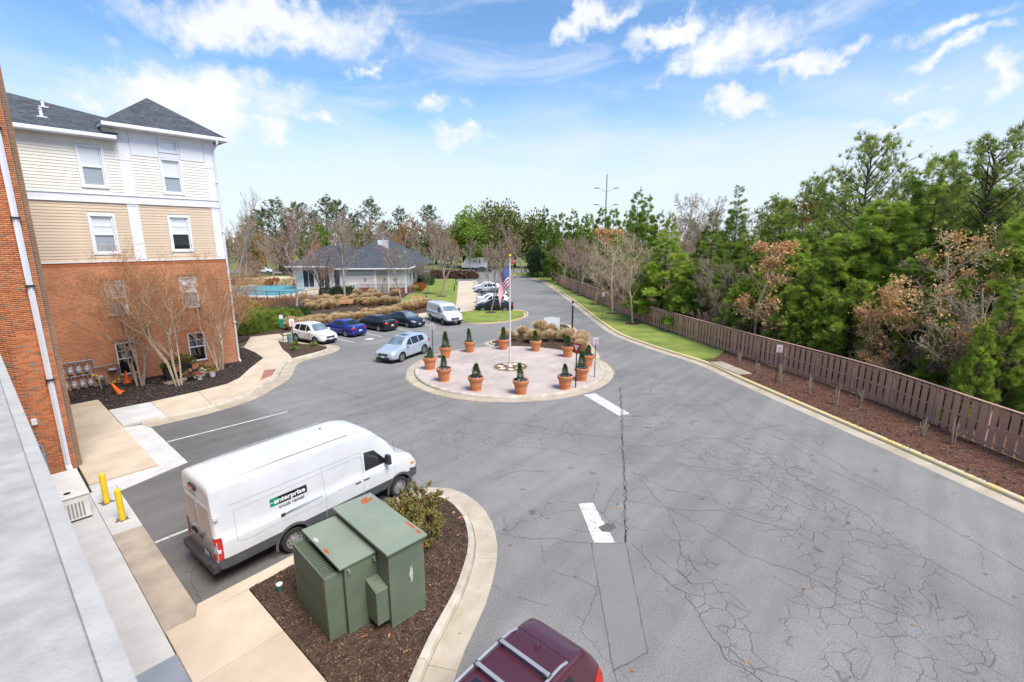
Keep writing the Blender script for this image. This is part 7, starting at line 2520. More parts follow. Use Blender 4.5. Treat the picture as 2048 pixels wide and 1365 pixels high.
def skeleton(seed, H, trunk=0.25, ntr=1, kids=(7, 6, 5, 4), ang=(0.65, 0.6, 0.7, 0.7), up=0.25, r0=0.12, lean=0.06, lrat=(0.62, 0.55, 0.5, 0.5), wob=0.12, topl=1.0):
    rg = random.Random(seed)
    segs = [[], [], [], [], []]
    tips = []

    def seg_branch(p, d, L_, r, lvl):
        n = 4 if lvl == 0 else (3 if lvl < 3 else 2)
        pts = [p.copy()]
        dd = d.copy()
        for i in range(n):
            dd = (dd + Vector((rg.gauss(0, wob), rg.gauss(0, wob), rg.gauss(0, wob * .6) + up * 0.16 * (lvl > 0)))).normalized()
            p = p + dd * (L_ / n)
            pts.append(p.copy())
        taper = 0.45 if lvl < 3 else 0.25
        for i in range(n):
            ra = r * (1 - (1 - taper) * i / n); rb = r * (1 - (1 - taper) * (i + 1) / n)
            segs[min(lvl, 4)].append((*pts[i], *pts[i + 1], ra, rb))
        if lvl >= len(kids):
            tips.append((pts[-1], dd.copy()))
            return
        nk = kids[lvl]
        for k in range(nk):
            t = (0.35 if lvl else trunk) + (1 - (0.35 if lvl else trunk)) * (k + rg.random() * 0.8) / nk
            t = min(t, 0.999)
            i = min(int(t * n), n - 1)
            q = pts[i].lerp(pts[i + 1], t * n - i)
            base = (pts[i + 1] - pts[i]).normalized()
            a = k * 2.399 + rg.uniform(-.5, .5)
            perp = base.orthogonal().normalized()
            perp.rotate(Matrix.Rotation(a, 3, base))
            an = ang[lvl] * rg.uniform(0.7, 1.25)
            nd = (base * math.cos(an) + perp * math.sin(an) + Vector((0, 0, up * 0.5))).normalized()
            ll = L_ * lrat[lvl] * rg.uniform(0.75, 1.15) * (1.0 - (0.42 * topl * (t - trunk) / (1 - trunk) if lvl == 0 else 0.25 * t))
            seg_branch(q, nd, ll, max(0.006, r * (0.42 + 0.12 * rg.random()) * (1 - .4 * t)), lvl + 1)
        tips.append((pts[-1], dd.copy()))
    for k in range(ntr):
        a = 2 * math.pi * k / max(1, ntr) + rg.uniform(-.4, .4)
        l = lean if ntr == 1 else lean * rg.uniform(0.6, 1.3)
        d = Vector((math.cos(a) * l, math.sin(a) * l, 1)).normalized()
        o = Vector((math.cos(a), math.sin(a), 0)) * (0.0 if ntr == 1 else 0.16)
        seg_branch(o, d, H * 0.80 * rg.uniform(0.9, 1.05), r0 * (1 if ntr == 1 else rg.uniform(.75, 1)), 0)
    return segs, tips


def wood_meshes(segs, mb_, mt_, minr=0.012):
    a = [s for l in segs[:2] for s in l]
    b_ = [(*s[:6], max(s[6], minr), max(s[7], minr * .7)) for l in segs[2:] for s in l]
    V, F = tubes_np(a, 7)
    trunk = np_mesh('trunk', V, F, mb_, smooth=True)
    V, F = tubes_np(b_, 3)
    rg = np.random.default_rng(len(b_))
    return trunk, np_mesh('crown', V, F, mt_, rnd=np.repeat(rg.random(len(b_)), 3))


def bare(seed, H, mb_, mt_, minr=0.012, **kw):
    s, t = skeleton(seed, H, **kw)
    return wood_meshes(s, mb_, mt_, minr)


def join_meshes(name, parts, mats):
    """parts: list of (V,F3or4,mat index, rnd)"""
    V, F, mi, rn = [], [], [], []
    o = 0
    for (v, f, m, r) in parts:
        f = np.asarray(f)
        if f.shape[1] == 4:
            f = np.concatenate([f[:, [0, 1, 2]], f[:, [0, 2, 3]]]); r = np.concatenate([r, r])
        V.append(v); F.append(f + o); mi.append(np.full(len(f), m)); rn.append(r)
        o += len(v)
    return np_mesh(name, np.concatenate(V), np.concatenate(F), mats, mi=np.concatenate(mi), rnd=np.concatenate(rn))


def conifer(seed, H, Rb, n, mat, droop=0.1, size=0.42, power=0.8, base=0.03, gap=0.35):
    """cypress-like: sprays on many branches, with lumpy tiers"""
    g = np.random.default_rng(seed)
    nb = int(74 * H / 8)
    tb = np.sort(g.random(nb) ** 0.85) * (1 - base) + base
    ab = np.arange(nb) * 2.399 + g.uniform(-.5, .5, nb)
    lb_ = Rb * (1 - tb) ** power * g.uniform(0.62, 1.12, nb) + 0.20
    k = g.choice(nb, n, p=(lb_ ** 0.95) / np.sum(lb_ ** 0.95))
    s = 1 - (g.random(n) ** 1.8) * (1 - gap)
    spread = 0.22 * lb_[k] * (1.15 - s * .55)
    r = s * lb_[k]
    z = tb[k] * H + r * (0.22 - droop) * 1.0 - 0.0
    C = np.column_stack([r * np.cos(ab[k]) + g.normal(0, 1, n) * spread * .55, r * np.sin(ab[k]) + g.normal(0, 1, n) * spread * .55, z + g.normal(0, 1, n) * spread * .42])
    C[:, 2] = np.clip(C[:, 2], 0.15, H)
    D = np.column_stack([np.cos(ab[k]), np.sin(ab[k]), g.normal(0.35 - droop, .35, n)]) + g.normal(0, .35, (n, 3))
    D /= np.linalg.norm(D, axis=1)[:, None]
    S = g.uniform(.6, 1.25, n) * size * (0.62 + 0.38 * (1 - tb[k]))
    V, F = inst_tris(C, D, S, spray_tmpl(4, seed, 0.35), g)
    rr = np.repeat(np.clip(g.normal(.5, .16, nb)[k] + g.normal(0, .14, n), 0, .999), len(F) // n)
    crown = np_mesh('crown', V, F, mat, rnd=rr)
    segs = [(0, 0, 0, 0, 0, H * .6, 0.035 * H * .5, 0.05), (0, 0, H * .6, 0, 0, H * .9, 0.05, 0.012)] + [(0, 0, tb[i] * H, lb_[i] * .8 * math.cos(ab[i]), lb_[i] * .8 * math.sin(ab[i]), tb[i] * H + lb_[i] * .8 * (.22 - droop), 0.03, 0.012) for i in range(nb)]
    V, F = tubes_np(segs, 5)
    return np_mesh('trunk', V, F, M_barkd, smooth=True), crown


def pine(seed, H, Rc, n_br, mat, crown0=0.35, size=0.42, tufts=14, dens=1.0):
    """open-crowned pine: limbs that carry clumps of needles at their ends"""
    g = np.random.default_rng(seed)
    rg = random.Random(seed)
    segs, C, D, S = [], [], [], []
    prev = Vector((0, 0, 0))
    for i in range(8):
        q = Vector((rg.gauss(0, .08) * i * .5, rg.gauss(0, .08) * i * .5, H * (i + 1) / 8 * .97))
        segs.append((*prev, *q, 0.016 * H * (1 - i / 9) + .02, 0.016 * H * (1 - (i + 1) / 9) + .02)); prev = q
    for b_ in range(n_br):
        t = crown0 + (1 - crown0) * (b_ + rg.random()) / n_br
        a = b_ * 2.399 + rg.uniform(-.4, .4)
        env = math.sin(min(1, (1.03 - t) / (1 - crown0) * 1.25) * math.pi * .5)
        L_ = Rc * (0.25 + .85 * env) * rg.uniform(.6, 1.15)
        p = Vector((0, 0, t * H))
        d = Vector((math.cos(a), math.sin(a), rg.uniform(.15, .65) + .5 * (t - crown0)))
        d.normalize()
        ns = 4
        for i in range(ns):
            d = (d + Vector((rg.gauss(0, .16), rg.gauss(0, .16), rg.gauss(.05, .1)))).normalized()
            q = p + d * L_ / ns
            segs.append((*p, *q, .05 * (1 - i / ns) + .012, .05 * (1 - (i + 1) / ns) + .012))
            if i >= 1:
                for _ in range(int(rg.choice((1, 2, 2, 3)) * dens) + 1):
                    dd = (d + Vector((rg.gauss(0, .65), rg.gauss(0, .65), rg.gauss(.25, .35)))).normalized()
                    e = q + dd * rg.uniform(.25, .30 * L_ + .25)
                    segs.append((*q, *e, .016, .008))
                    for _2 in range(rg.choice((1, 2, 3))):
                        o = e + Vector((rg.gauss(0, .16), rg.gauss(0, .16), rg.gauss(.02, .12)))
                        d2 = (dd + Vector((rg.gauss(0, .4), rg.gauss(0, .4), rg.gauss(.35, .3)))).normalized()
                        C.append(tuple(o)); D.append(tuple(d2)); S.append(size * rg.uniform(.7, 1.2))
            p = q
    C, D, S = np.array(C), np.array(D), np.array(S)
    V, F = inst_tris(C, D, S, tuft_tmpl(tufts, seed, 1.15, 0.085), g)
    crown = np_mesh('crown', V, F, mat, rnd=np.repeat(g.random(len(C)), len(F) // len(C)))
    V, F = tubes_np(segs, 5)
    return np_mesh('trunk', V, F, M_barkd, smooth=True), crown


def blob_tree(seed, H, Rx, n, mat, trunkH=0.2, size=0.28, lumps=26):
    g = np.random.default_rng(seed)
    lc = g.normal(0, 1, (lumps, 3)); lc /= np.linalg.norm(lc, axis=1)[:, None]
    lc *= (g.random(lumps) ** 0.4)[:, None]
    lc = lc * [Rx * .72, Rx * .72, H * (1 - trunkH) * .40] + [0, 0, H * (trunkH + (1 - trunkH) * .5)]
    lr = Rx * g.uniform(.28, .5, lumps)
    k = g.integers(0, lumps, n)
    d = g.normal(0, 1, (n, 3)); d /= np.linalg.norm(d, axis=1)[:, None]
    C = lc[k] + d * lr[k][:, None] * (0.75 + .3 * g.random(n))[:, None]
    D = d + g.normal(0, .5, (n, 3)); D /= np.linalg.norm(D, axis=1)[:, None]
    V, F = inst_tris(C, D, g.uniform(.6, 1.3, n) * size, leaf_tmpl(), g)
    rr = np.repeat(np.clip(g.normal(.5, .18, lumps)[k] + g.normal(0, .15, n), 0, .999), 2)
    crown = np_mesh('crown', V, F, mat, rnd=rr)
    segs = [(0, 0, 0, 0, 0, H * .7, .02 * H, .01 * H)] + [(0, 0, H * .25, *lc[i], .02 * H * .4, .02) for i in range(lumps)]
    V, F = tubes_np(segs, 5)
    return np_mesh('trunk', V, F, M_barkd, smooth=True), crown


def top_z(ms):
    me = ms[1]
    a = np.empty(len(me.vertices) * 3, np.float32)
    me.vertices.foreach_get('co', a)
    return float(np.percentile(a[2::3], 99.97))


def plant_tree(name, label, cat, meshes, loc, scale, rz, group=None, z=None):
    t = thing(name, label, cat, loc, rz, group)
    if isinstance(scale, (int, float)):
        scale = (scale,) * 3
    t.scale = scale
    link('trunk', meshes[0], t)
    link('crown', meshes[1], t)
    for extra in meshes[2:]:
        link('leaves', extra, t)
    return t


# pixel helper: direction of a view angle at a given distance (all trees stand on the ground)
FPX, TH = 943.0, R(12.09)


def top_at(u, v, d):
    """ground point and height of a tree whose top is seen at angle (u,v) and stands d metres away"""
    a, b_ = (u - 1024) / FPX, (682.5 - v) / FPX
    X, Y, Z = a, math.cos(TH) + b_ * math.sin(TH), b_ * math.cos(TH) - math.sin(TH)
    t = d / math.hypot(X, Y)
    p = RV * (X * t) + FV * (Y * t)
    return p.x, p.y, 8.68 + Z * t


# ---------------------------------------------------------------- crepe myrtles at the facade
MY = [bare(100 + k, 7.6, M_barkp, M_two, 0.0052, trunk=0.26, ntr=5, kids=(7, 6, 6, 3), ang=(0.75, .70, .75, .8), up=.22, r0=.070, lean=.17, lrat=(.50, .58, .55, .5), topl=.45, wob=.16) for k in range(2)]
for i, (x, y, s) in enumerate(((6.0, 34.7, 1.0), (7.5, 32.95, .95), (10.4, 34.9, .96), (14.3, 43.6, .80), (16.2, 50.2, .72), (13.6, 48.5, .8))):
    lab = ['bare crepe myrtle with thick pale trunks behind the orange cone', 'bare crepe myrtle in front of the black planters', 'bare crepe myrtle near the corner downspout', 'bare orange-twigged crepe myrtle just past the building corner', 'bare orange-twigged crepe myrtle behind the juniper hedge', 'bare orange-twigged crepe myrtle deep behind the building corner'][i]
    plant_tree('crepe_myrtle', lab, 'tree', MY[i % 2], (x, y, .12), s, i * 1.3, 'crepe myrtles by the apartment block')

# ---------------------------------------------------------------- garden trees
GT = [bare(120, 10, M_bark, M_twp, .012, trunk=.30, kids=(11, 7, 5, 4), ang=(.75, .6, .7, .7), up=.35, r0=.15, lrat=(.50, .52, .5, .5)),
      bare(121, 10, M_bark, M_twg, .012, trunk=.28, kids=(10, 7, 5, 4), ang=(.7, .6, .7, .7), up=.40, r0=.14, lrat=(.48, .52, .5, .5)),
      bare(122, 8, M_bark, M_twg, .011, trunk=.22, ntr=1, kids=(12, 7, 5, 4), ang=(.60, .5, .6, .7), up=.5, r0=.12, lrat=(.66, .55, .5, .5)),
      bare(123, 8, M_barkd, M_twp, .011, trunk=.14, ntr=3, kids=(7, 7, 5, 4), ang=(.75, .6, .7, .8), up=.25, r0=.11, lean=.35, lrat=(.55, .55, .5, .5))]
for (k, x, y, s, lab) in ((0, 25.9, 56.9, 1.10, 'tall bare tree standing before the pool railing'), (3, 35.4, 68.1, .98, 'dark multi-stemmed bare tree beside the clubhouse hedge'), (1, 36.3, 63.7, 1.25, 'tall bare tree in front of the clubhouse wall'),
                          (1, 36.8, 50.6, .92, 'slender bare tree rising behind the navy sedan'), (2, 48.2, 56.0, 1.25, 'broad vase-shaped bare tree on the lawn by the walk'), (2, 49.6, 60.8, .62, 'small bare tree with mulch ring on the lawn'), (2, 41.1, 38.8, .95, 'vase-shaped bare tree on the grass island')):
    plant_tree('bare_tree', lab, 'tree', GT[k], (x, y, .12), s, x, 'bare garden trees')
for i, (x, y, r_) in enumerate(((41.1, 38.8, .75), (48.2, 56.0, .8), (49.6, 60.8, .9), (45.1, 22.2, .75), (50.0, 27.3, .8), (55.8, 33.2, .85), (63.2, 39.9, .9), (65.9, 42.6, .9), (69.8, 46.4, 1.0), (76.1, 52.1, 1.1))):
    mr_o = MB().lathe([(r_ * 1.05, 0), (r_ * .9, .035), (.001, .07)], 18, (x, y, .125), cap=False).build('mulch_ring', M_mulch)
    tag(mr_o, 'round ring of brown mulch at a tree foot on the grass', 'mulch', 'mulch rings around the trees')

# ---------------------------------------------------------------- street trees along the fence
STR = [bare(140 + k, 9.5, M_barkp if k < 2 else M_bark, (M_twy, M_twy, M_twp)[k], .012, trunk=.20, kids=(11, 7, 5, 4), ang=(.85, .6, .7, .7), up=.35, r0=.12, lrat=(.55, .52, .5, .5), topl=.9) for k in range(3)]
for i, (x, y, h, k) in enumerate(((45.1, 22.2, 9.2, 0), (50.0, 27.3, 10.2, 1), (55.8, 33.2, 8.3, 0), (63.2, 39.9, 8.4, 2), (65.9, 42.6, 8.4, 2), (69.8, 46.4, 8.4, 2), (76.1, 52.1, 8.4, 2), (82.8, 59.4, 8.8, 1))):
    lab = ('pale bare street tree on the grass strip beside the fence' if k < 2 else 'pinkish-twigged bare street tree on the grass strip beside the fence')
    plant_tree('street_tree', lab, 'tree', STR[k], (x, y, .12), h / 9.2, i * 2.1, 'street trees along the fence' if k < 2 else 'pinkish street trees along the fence')
hx, hy, hh = top_at(1075, 498, 112)
HOL = blob_tree(150, 7, 3.6, 9000, M_holl, .02, .34)
plant_tree('holly_tree', 'dense dark round evergreen at the far end of the fence', 'tree', HOL, (hx, hy, 0.1), hh / 6.6, 0)
BTL = bare(151, 16, M_bark, M_twg, .013, trunk=.18, kids=(12, 7, 5, 4), ang=(.6, .55, .7, .7), up=.5, r0=.24, lrat=(.42, .5, .5, .5))
for (u, v, d, lab) in ((1045, 440, 124, 'tall bare tree beside the stop sign'), (452, 375, 92, 'tall bare tree standing right behind the building corner'), (470, 432, 105, 'bare tree behind the building corner near the pool')):
    x, y, h = top_at(u, v, d)
    plant_tree('bare_tree', lab, 'tree', BTL, (x, y, 0), (h / 15.5 * (.55 if u < 500 else 1), h / 15.5 * (.55 if u < 500 else 1), h / 15.5), u, 'tall bare trees')

# ---------------------------------------------------------------- conifers and pines in the right-hand woods
CON = [conifer(200, 9, 2.5, 6500, M_con2, .05, .62, .8, .03, .5), conifer(201, 9, 2.8, 7000, M_con, .12, .64, .7, .03, .5), conifer(202, 10, 2.2, 5600, M_con, .0, .58, .9, .03, .5), conifer(203, 9, 3.1, 7500, M_con2, .2, .64, .62, .03, .5)]
SPI = conifer(204, 12, 1.9, 5000, M_con, -.12, .48, .9, .05, .25)
PIN = [pine(210, 15, 4.6, 64, M_pine, .28, .50, 16), pine(211, 14, 4.2, 58, M_pine, .35, .50, 16), pine(212, 13, 4.4, 70, M_pine, .18, .48, 16, 1.6)]
WOODS = [  # kind, u, v_top, distance, width scale
    ('con', 0, 1335, 462, 52, 1.35), ('con', 1, 1425, 470, 49, 1.2), ('con', 0, 1300, 505, 55, 1.1), ('con', 3, 1385, 520, 48.5, 1.1), ('spire', 0, 1480, 372, 66, 1.25),
    ('con', 1, 1565, 430, 46, 1.1), ('con', 0, 1515, 545, 42.5, 1.15), ('con', 3, 1690, 470, 40.5, 1.2), ('con', 0, 1625, 520, 39, 1.15), ('con', 3, 1775, 400, 42, 1.1),
    ('con', 1, 1890, 308, 44, 1.0), ('con', 2, 1830, 470, 39, 1.2), ('pine', 0, 1752, 258, 48, .95), ('pine', 2, 1640, 340, 55, 1.0), ('pine', 2, 1560, 385, 62, .9), ('pine', 1, 2005, 250, 41, .9),
    ('pine', 2, 1960, 330, 47, 1.0), ('con', 1, 1960, 440, 46, 1.1), ('pine', 2, 1700, 360, 62, 1.1), ('con', 0, 2040, 560, 31, .8), ('con', 0, 1975, 640, 29.5, .62), ('con', 3, 2080, 430, 38, 1.0), ('pine', 0, 2110, 290, 44, 1.0), ('pine', 2, 2160, 330, 50, 1.0),
    ('con', 0, 1610, 620, 37.5, .95), ('con', 2, 1430, 420, 75, 1.2), ('pine', 2, 1820, 330, 66, 1.0), ('pine', 2, 1900, 350, 70, 1.0), ('con', 1, 1500, 470, 58, 1.2), ('con', 3, 1650, 440, 52, 1.1), ('pine', 2, 2030, 380, 56, 1.1),
    ('con', 0, 1240, 470, 70, .9), ('con', 2, 1700, 420, 56, 1.2), ('con', 1, 1570, 400, 68, 1.2), ('con', 0, 1790, 560, 36, .8), ('con', 3, 1860, 400, 52, 1.2),
    ('con', 0, 1750, 470, 45, 1.0), ('con', 0, 1570, 590, 39.5, 1.0), ('con', 3, 1720, 560, 36.8, .95), ('con', 0, 1470, 570, 43, 1.0), ('con', 0, 1660, 590, 37.2, .9), ('con', 1, 1850, 500, 37.5, .9), ('con', 0, 1930, 560, 33.8, .7), ('con', 0, 2020, 480, 36, .8), ('con', 1, 1740, 430, 43, 1.0), ('con', 0, 1600, 480, 43, 1.0), ('con', 2, 1920, 420, 58, 1.3), ('pine', 2, 1740, 400, 75, 1.2), ('con', 2, 1990, 470, 60, 1.3), ('con', 2, 1640, 470, 75, 1.4), ('con', 2, 1520, 450, 82, 1.4)]
CV = ('bright feathery cypress', 'dark broad-bodied cypress', 'slender dark cypress', 'wide drooping cypress')
PV = ('tall long-limbed pine', 'thin-crowned pine', 'full yellow-green pine')
LBL = {'spire': 'narrow pointed cedar standing clear above the woods', 'pine': 'open-crowned pine rising from the woods behind the fence'}
for (kd, k, u, v, d, ws) in WOODS:
    x, y, h = top_at(u, v, d)
    ms = {'con': CON, 'spire': [SPI], 'pine': PIN}[kd]
    H0 = {'con': (9, 9, 10, 9), 'spire': (12,), 'pine': (15.4, 14.4, 13.4)}[kd][k]
    s = h / top_z(ms[k])
    deep = ' deep in the woods' if d > 50 else (' at the wood edge' if d > 41 else ' close behind the brown fence')
    LBL['con'] = CV[k % 4] + deep; LBL['pine'] = PV[k % 3] + (' rising from the middle of the woods' if d > 55 else ' rising above the wood edge')
    plant_tree({'con': 'cypress_tree', 'spire': 'cedar_tree', 'pine': 'pine_tree'}[kd], LBL[kd], 'tree', ms[k], (x, y, .08), (s * ws if h < 12 else s * ws * .85, s * ws if h < 12 else s * ws * .85, s), u * 1.7, {'con': LBL['con'] + 's', 'spire': None, 'pine': LBL['pine'] + 's'}[kd])
for i, (x, y, h, k) in enumerate(((31.5, -6.5, 8, 0), (35.5, -4.0, 10, 3), (33.5, -10.5, 9, 0), (38.5, -8.5, 11, 1), (30.0, -13.0, 8, 3), (41.5, -3.0, 12, 2), (36.5, -14.5, 10, 0), (45.0, -9.0, 13, 2), (49.0, -1.0, 13, 3))):
    plant_tree('cypress_tree', CV[k] + ' at the near end of the woods', 'tree', CON[k], (x, y, .08), h / top_z(CON[k]), i * 1.4, CV[k] + ' at the near end of the woods')
# row of dark conifers far down the fence
for (u, v, d) in ((1090, 428, 118), (1108, 440, 112), (1126, 428, 120), (1148, 432, 116), (1170, 442, 104), (1206, 418, 112), (1228, 420, 100), (1276, 400, 92), (1296, 408, 96), (1255, 440, 84), (1180, 430, 128), (1320, 440, 86), (1345, 430, 98), (1110, 450, 100), (1215, 455, 88), (1390, 440, 100), (1160, 455, 94)):
    x, y, h = top_at(u, v, d)
    plant_tree('conifer_tree', 'dark green conifer in the row far along the fence', 'tree', CON[(u // 7) % 3], (x, y, .05), (h / 9 * .85, h / 9 * .85, h / 9), u, 'conifers far along the fence')
# beeches with copper leaves
def beech(seed, H, r0, n_leaf, **kw):
    segs, tips = skeleton(seed, H, r0=r0, **kw)
    t, c = wood_meshes(segs, M_barkp, M_twy, .010)
    g = np.random.default_rng(seed)
    P = np.array([tuple(p) for p, _ in tips]); Dv = np.array([tuple(d) for _, d in tips])
    zz = P[:, 2] / H
    side = np.sin(P[:, 0] * 1.3 + P[:, 2] * 1.1) + np.sin(P[:, 1] * 1.7 + 1.0)
    w = np.clip(side + .15, 0.03, 2)
    k = g.choice(len(P), n_leaf, p=w / w.sum())
    C = P[k] + g.normal(0, .13, (n_leaf, 3)) * [1, 1, .6]
    D = Dv[k] * .4 + g.normal(0, .7, (n_leaf, 3)); D /= np.linalg.norm(D, axis=1)[:, None]
    V, F = inst_tris(C, D, g.uniform(.7, 1.3, n_leaf) * .115, leaf_tmpl() * [1, 1.5, 1], g)
    return t, c, np_mesh('leaves', V, F, M_beech, rnd=np.repeat(g.random(n_leaf), 2))


BE1 = beech(300, 8, .11, 3600, trunk=.12, kids=(14, 7, 5, 3), ang=(1.15, .6, .7, .8), up=.05, lrat=(.62, .5, .5, .5), topl=1.2)
BE2 = beech(301, 7, .06, 3000, trunk=.08, kids=(14, 6, 4, 3), ang=(1.0, .6, .7, .8), up=.1, lrat=(.30, .5, .5, .5), topl=1.1)
for (bm2, u, v, d, ws, lab) in ((BE1, 1905, 440, 35.5, .95, 'large beech with copper leaves and long bare branches behind the fence'), (BE2, 1533, 462, 40.2, 1.0, 'slim beech sapling with copper leaves between cypresses'), (BE1, 1990, 520, 33.5, .9, 'spreading beech with copper leaves beside the pale trunks'), (BE2, 1245, 446, 82, 1.3, 'copper-leaved beech far along the fence'), (BE2, 1760, 610, 34.5, .9, 'low copper-leaved beech sapling overhanging the fence'), (BE2, 1555, 385, 70, 1.3, 'russet-leaved tree on the skyline of the woods')):
    x, y, h = top_at(u, v, d)
    H0 = 7.6 if bm2 is BE1 else 6.4
    plant_tree('beech_tree', lab, 'tree', bm2, (x, y, .08), (h / H0 * ws, h / H0 * ws, h / H0), u * .9)
# bare brush in the woods
BR = [bare(320 + k, 6, M_bark, (M_twg, M_twp, M_twy)[k], .010, trunk=.12, ntr=4, kids=(7, 6, 5, 4), ang=(.7, .6, .7, .8), up=.2, r0=.05, lean=.35, lrat=(.5, .55, .5, .5)) for k in range(3)]
for i, (u, v, d, ws) in enumerate(((1460, 520, 45.5, .8), (1480, 600, 42, .8), (1380, 400, 80, .9), (1440, 385, 75, .9), (1850, 620, 34.5, 1.0), (1940, 620, 32.5, 1.0), (2030, 600, 31.5, .9), (1250, 520, 60, 1.1), (1210, 500, 76, 1.2), (1180, 500, 90, 1.2), (1290, 480, 66, 1.2), (1360, 470, 62, 1.1), (1550, 610, 39.5, .9), (1420, 610, 45, .8), (1150, 510, 98, 1.3))):
    x, y, h = top_at(u, v, d)
    plant_tree('bare_bush', ('grey-twigged', 'pinkish-twigged', 'straw-twigged')[i % 3] + ' bare thicket in the woods behind the fence', 'bush', BR[i % 3], (x, y, .06), (h / 6 * ws, h / 6 * ws, h / 6), i * 1.9, 'bare thickets behind the fence')

# ---------------------------------------------------------------- trees behind the clubhouse
M_pinf = M('far_pine_needles', (0.215, 0.240, 0.075), 0.9, (0.14, 0.165, 0.05), 0.3, 4, rnd=0.4, trans=0.3)
FPN = [pine(230, 18, 3.8, 46, M_pinf, .45, .60, 16, 1.3), pine(231, 18, 4.4, 56, M_pinf, .34, .60, 16, 1.5)]
for i, (u, v, d) in enumerate(((545, 392, 150), (592, 402, 156), (650, 388, 152), (672, 398, 160), (738, 392, 156), (855, 408, 165), (800, 412, 175), (520, 415, 150), (620, 420, 150), (705, 425, 160), (500, 425, 140), (770, 440, 160), (830, 440, 172), (575, 430, 146))):
    x, y, h = top_at(u, v, d)
    plant_tree('far_pine', 'tall pine on the skyline behind the clubhouse', 'tree', FPN[i % 2], (x, y, 0), (h / top_z(FPN[i % 2]),) * 3, u, 'pines behind the clubhouse')
OLV = [blob_tree(240 + k, 14, 4.8, 5000, (M_oliv, M_con)[k], .08, .62, 34) for k in range(2)]
for i, (u, v, d, ws) in enumerate(((940, 420, 150, 1), (975, 412, 152, 1), (1005, 414, 150, .9), (955, 450, 146, 1.1), (990, 450, 146, 1), (925, 445, 158, 1), (1030, 432, 156, 1), (1062, 430, 150, 1), (700, 450, 150, .8), (740, 455, 150, .8), (560, 470, 132, .8), (500, 465, 128, 1), (870, 452, 175, 1.2), (800, 455, 178, 1.1), (900, 455, 172, 1.1), (630, 450, 148, 1))):
    x, y, h = top_at(u, v, d)
    plant_tree('olive_tree', ('olive-green' if i % 3 else 'darker green') + ' evergreen in the woods across the far street', 'tree', OLV[0 if i % 3 else 1], (x, y, 0), (h / 13 * ws, h / 13 * ws, h / 13), u, ('olive evergreens' if i % 3 else 'darker evergreens') + ' across the far street')
FB = [bare(250 + k, 12, M_bark, (M_twp, M_twg, M_two)[k], .030, trunk=.15, ntr=1, kids=(12, 7, 5, 3), ang=(.7, .6, .7, .8), up=.35, r0=.2, lrat=(.5, .52, .5, .5)) for k in range(3)]
for i, (u, v, d) in enumerate(((575, 430, 130), (690, 432, 128), (800, 432, 140), (880, 448, 140), (620, 460, 135), (480, 440, 125), (760, 452, 145), (830, 470, 140), (910, 470, 142), (865, 480, 138), (540, 480, 118), (510, 500, 110), (785, 470, 150), (940, 480, 140), (1000, 480, 138), (460, 470, 112), (725, 470, 142), (645, 480, 125), (495, 515, 104), (890, 500, 139), (1020, 470, 140), (975, 500, 138))):
    x, y, h = top_at(u, v, d)
    plant_tree('far_bare_tree', ('pinkish', 'grey', 'russet')[i % 3] + ' bare tree in the belt behind the clubhouse', 'tree', FB[i % 3], (x, y, 0), (h / 11 * 1.0, h / 11, h / 11), u, ('pinkish', 'grey', 'russet')[i % 3] + ' bare trees behind the clubhouse')
# far woods that read as one mass
g = np.random.default_rng(77)
nL = 900
aa = g.uniform(-1.9, 1.25, nL)
dd = g.uniform(175, 330, nL)
hh_ = g.uniform(7.5, 12.5, nL)
C, D, S = [], [], []
lump = np.column_stack([np.sin(aa) * dd, np.cos(aa) * dd])
k = g.integers(0, nL, 34000)
t = g.random(34000)
rad = 3.6 * np.sqrt(np.clip(1 - (2 * t - .9) ** 2 * .7, .05, 1))
an = g.uniform(0, 2 * np.pi, 34000)
px_ = lump[k, 0] + rad * np.cos(an); pf_ = lump[k, 1] + rad * np.sin(an)
wx = px_ * RV.x + pf_ * FV.x; wy = px_ * RV.y + pf_ * FV.y
Cw = np.column_stack([wx, wy, t * hh_[k] * (1 - .25 * g.random(34000))])
Dw = np.column_stack([g.normal(0, .6, 34000), g.normal(0, .6, 34000), np.abs(g.normal(.6, .4, 34000))]); Dw /= np.linalg.norm(Dw, axis=1)[:, None]
V, F = inst_tris(Cw, Dw, g.uniform(.8, 1.8, 34000), leaf_tmpl() * [1, 1.3, 1], g)
fw = link('far_woods', np_mesh('far_woods', V, F, [M('far_wood_brown', (0.135, 0.095, 0.070), .95, (0.085, 0.065, 0.045), .05, 4, rnd=.35), M_oliv], mi=np.repeat((g.random(nL) < .45)[k].astype(int), 2), rnd=np.repeat(g.random(nL)[k], 2)))
tag(fw, 'distant belt of brown and olive woodland on the horizon', 'woodland', kind='stuff')

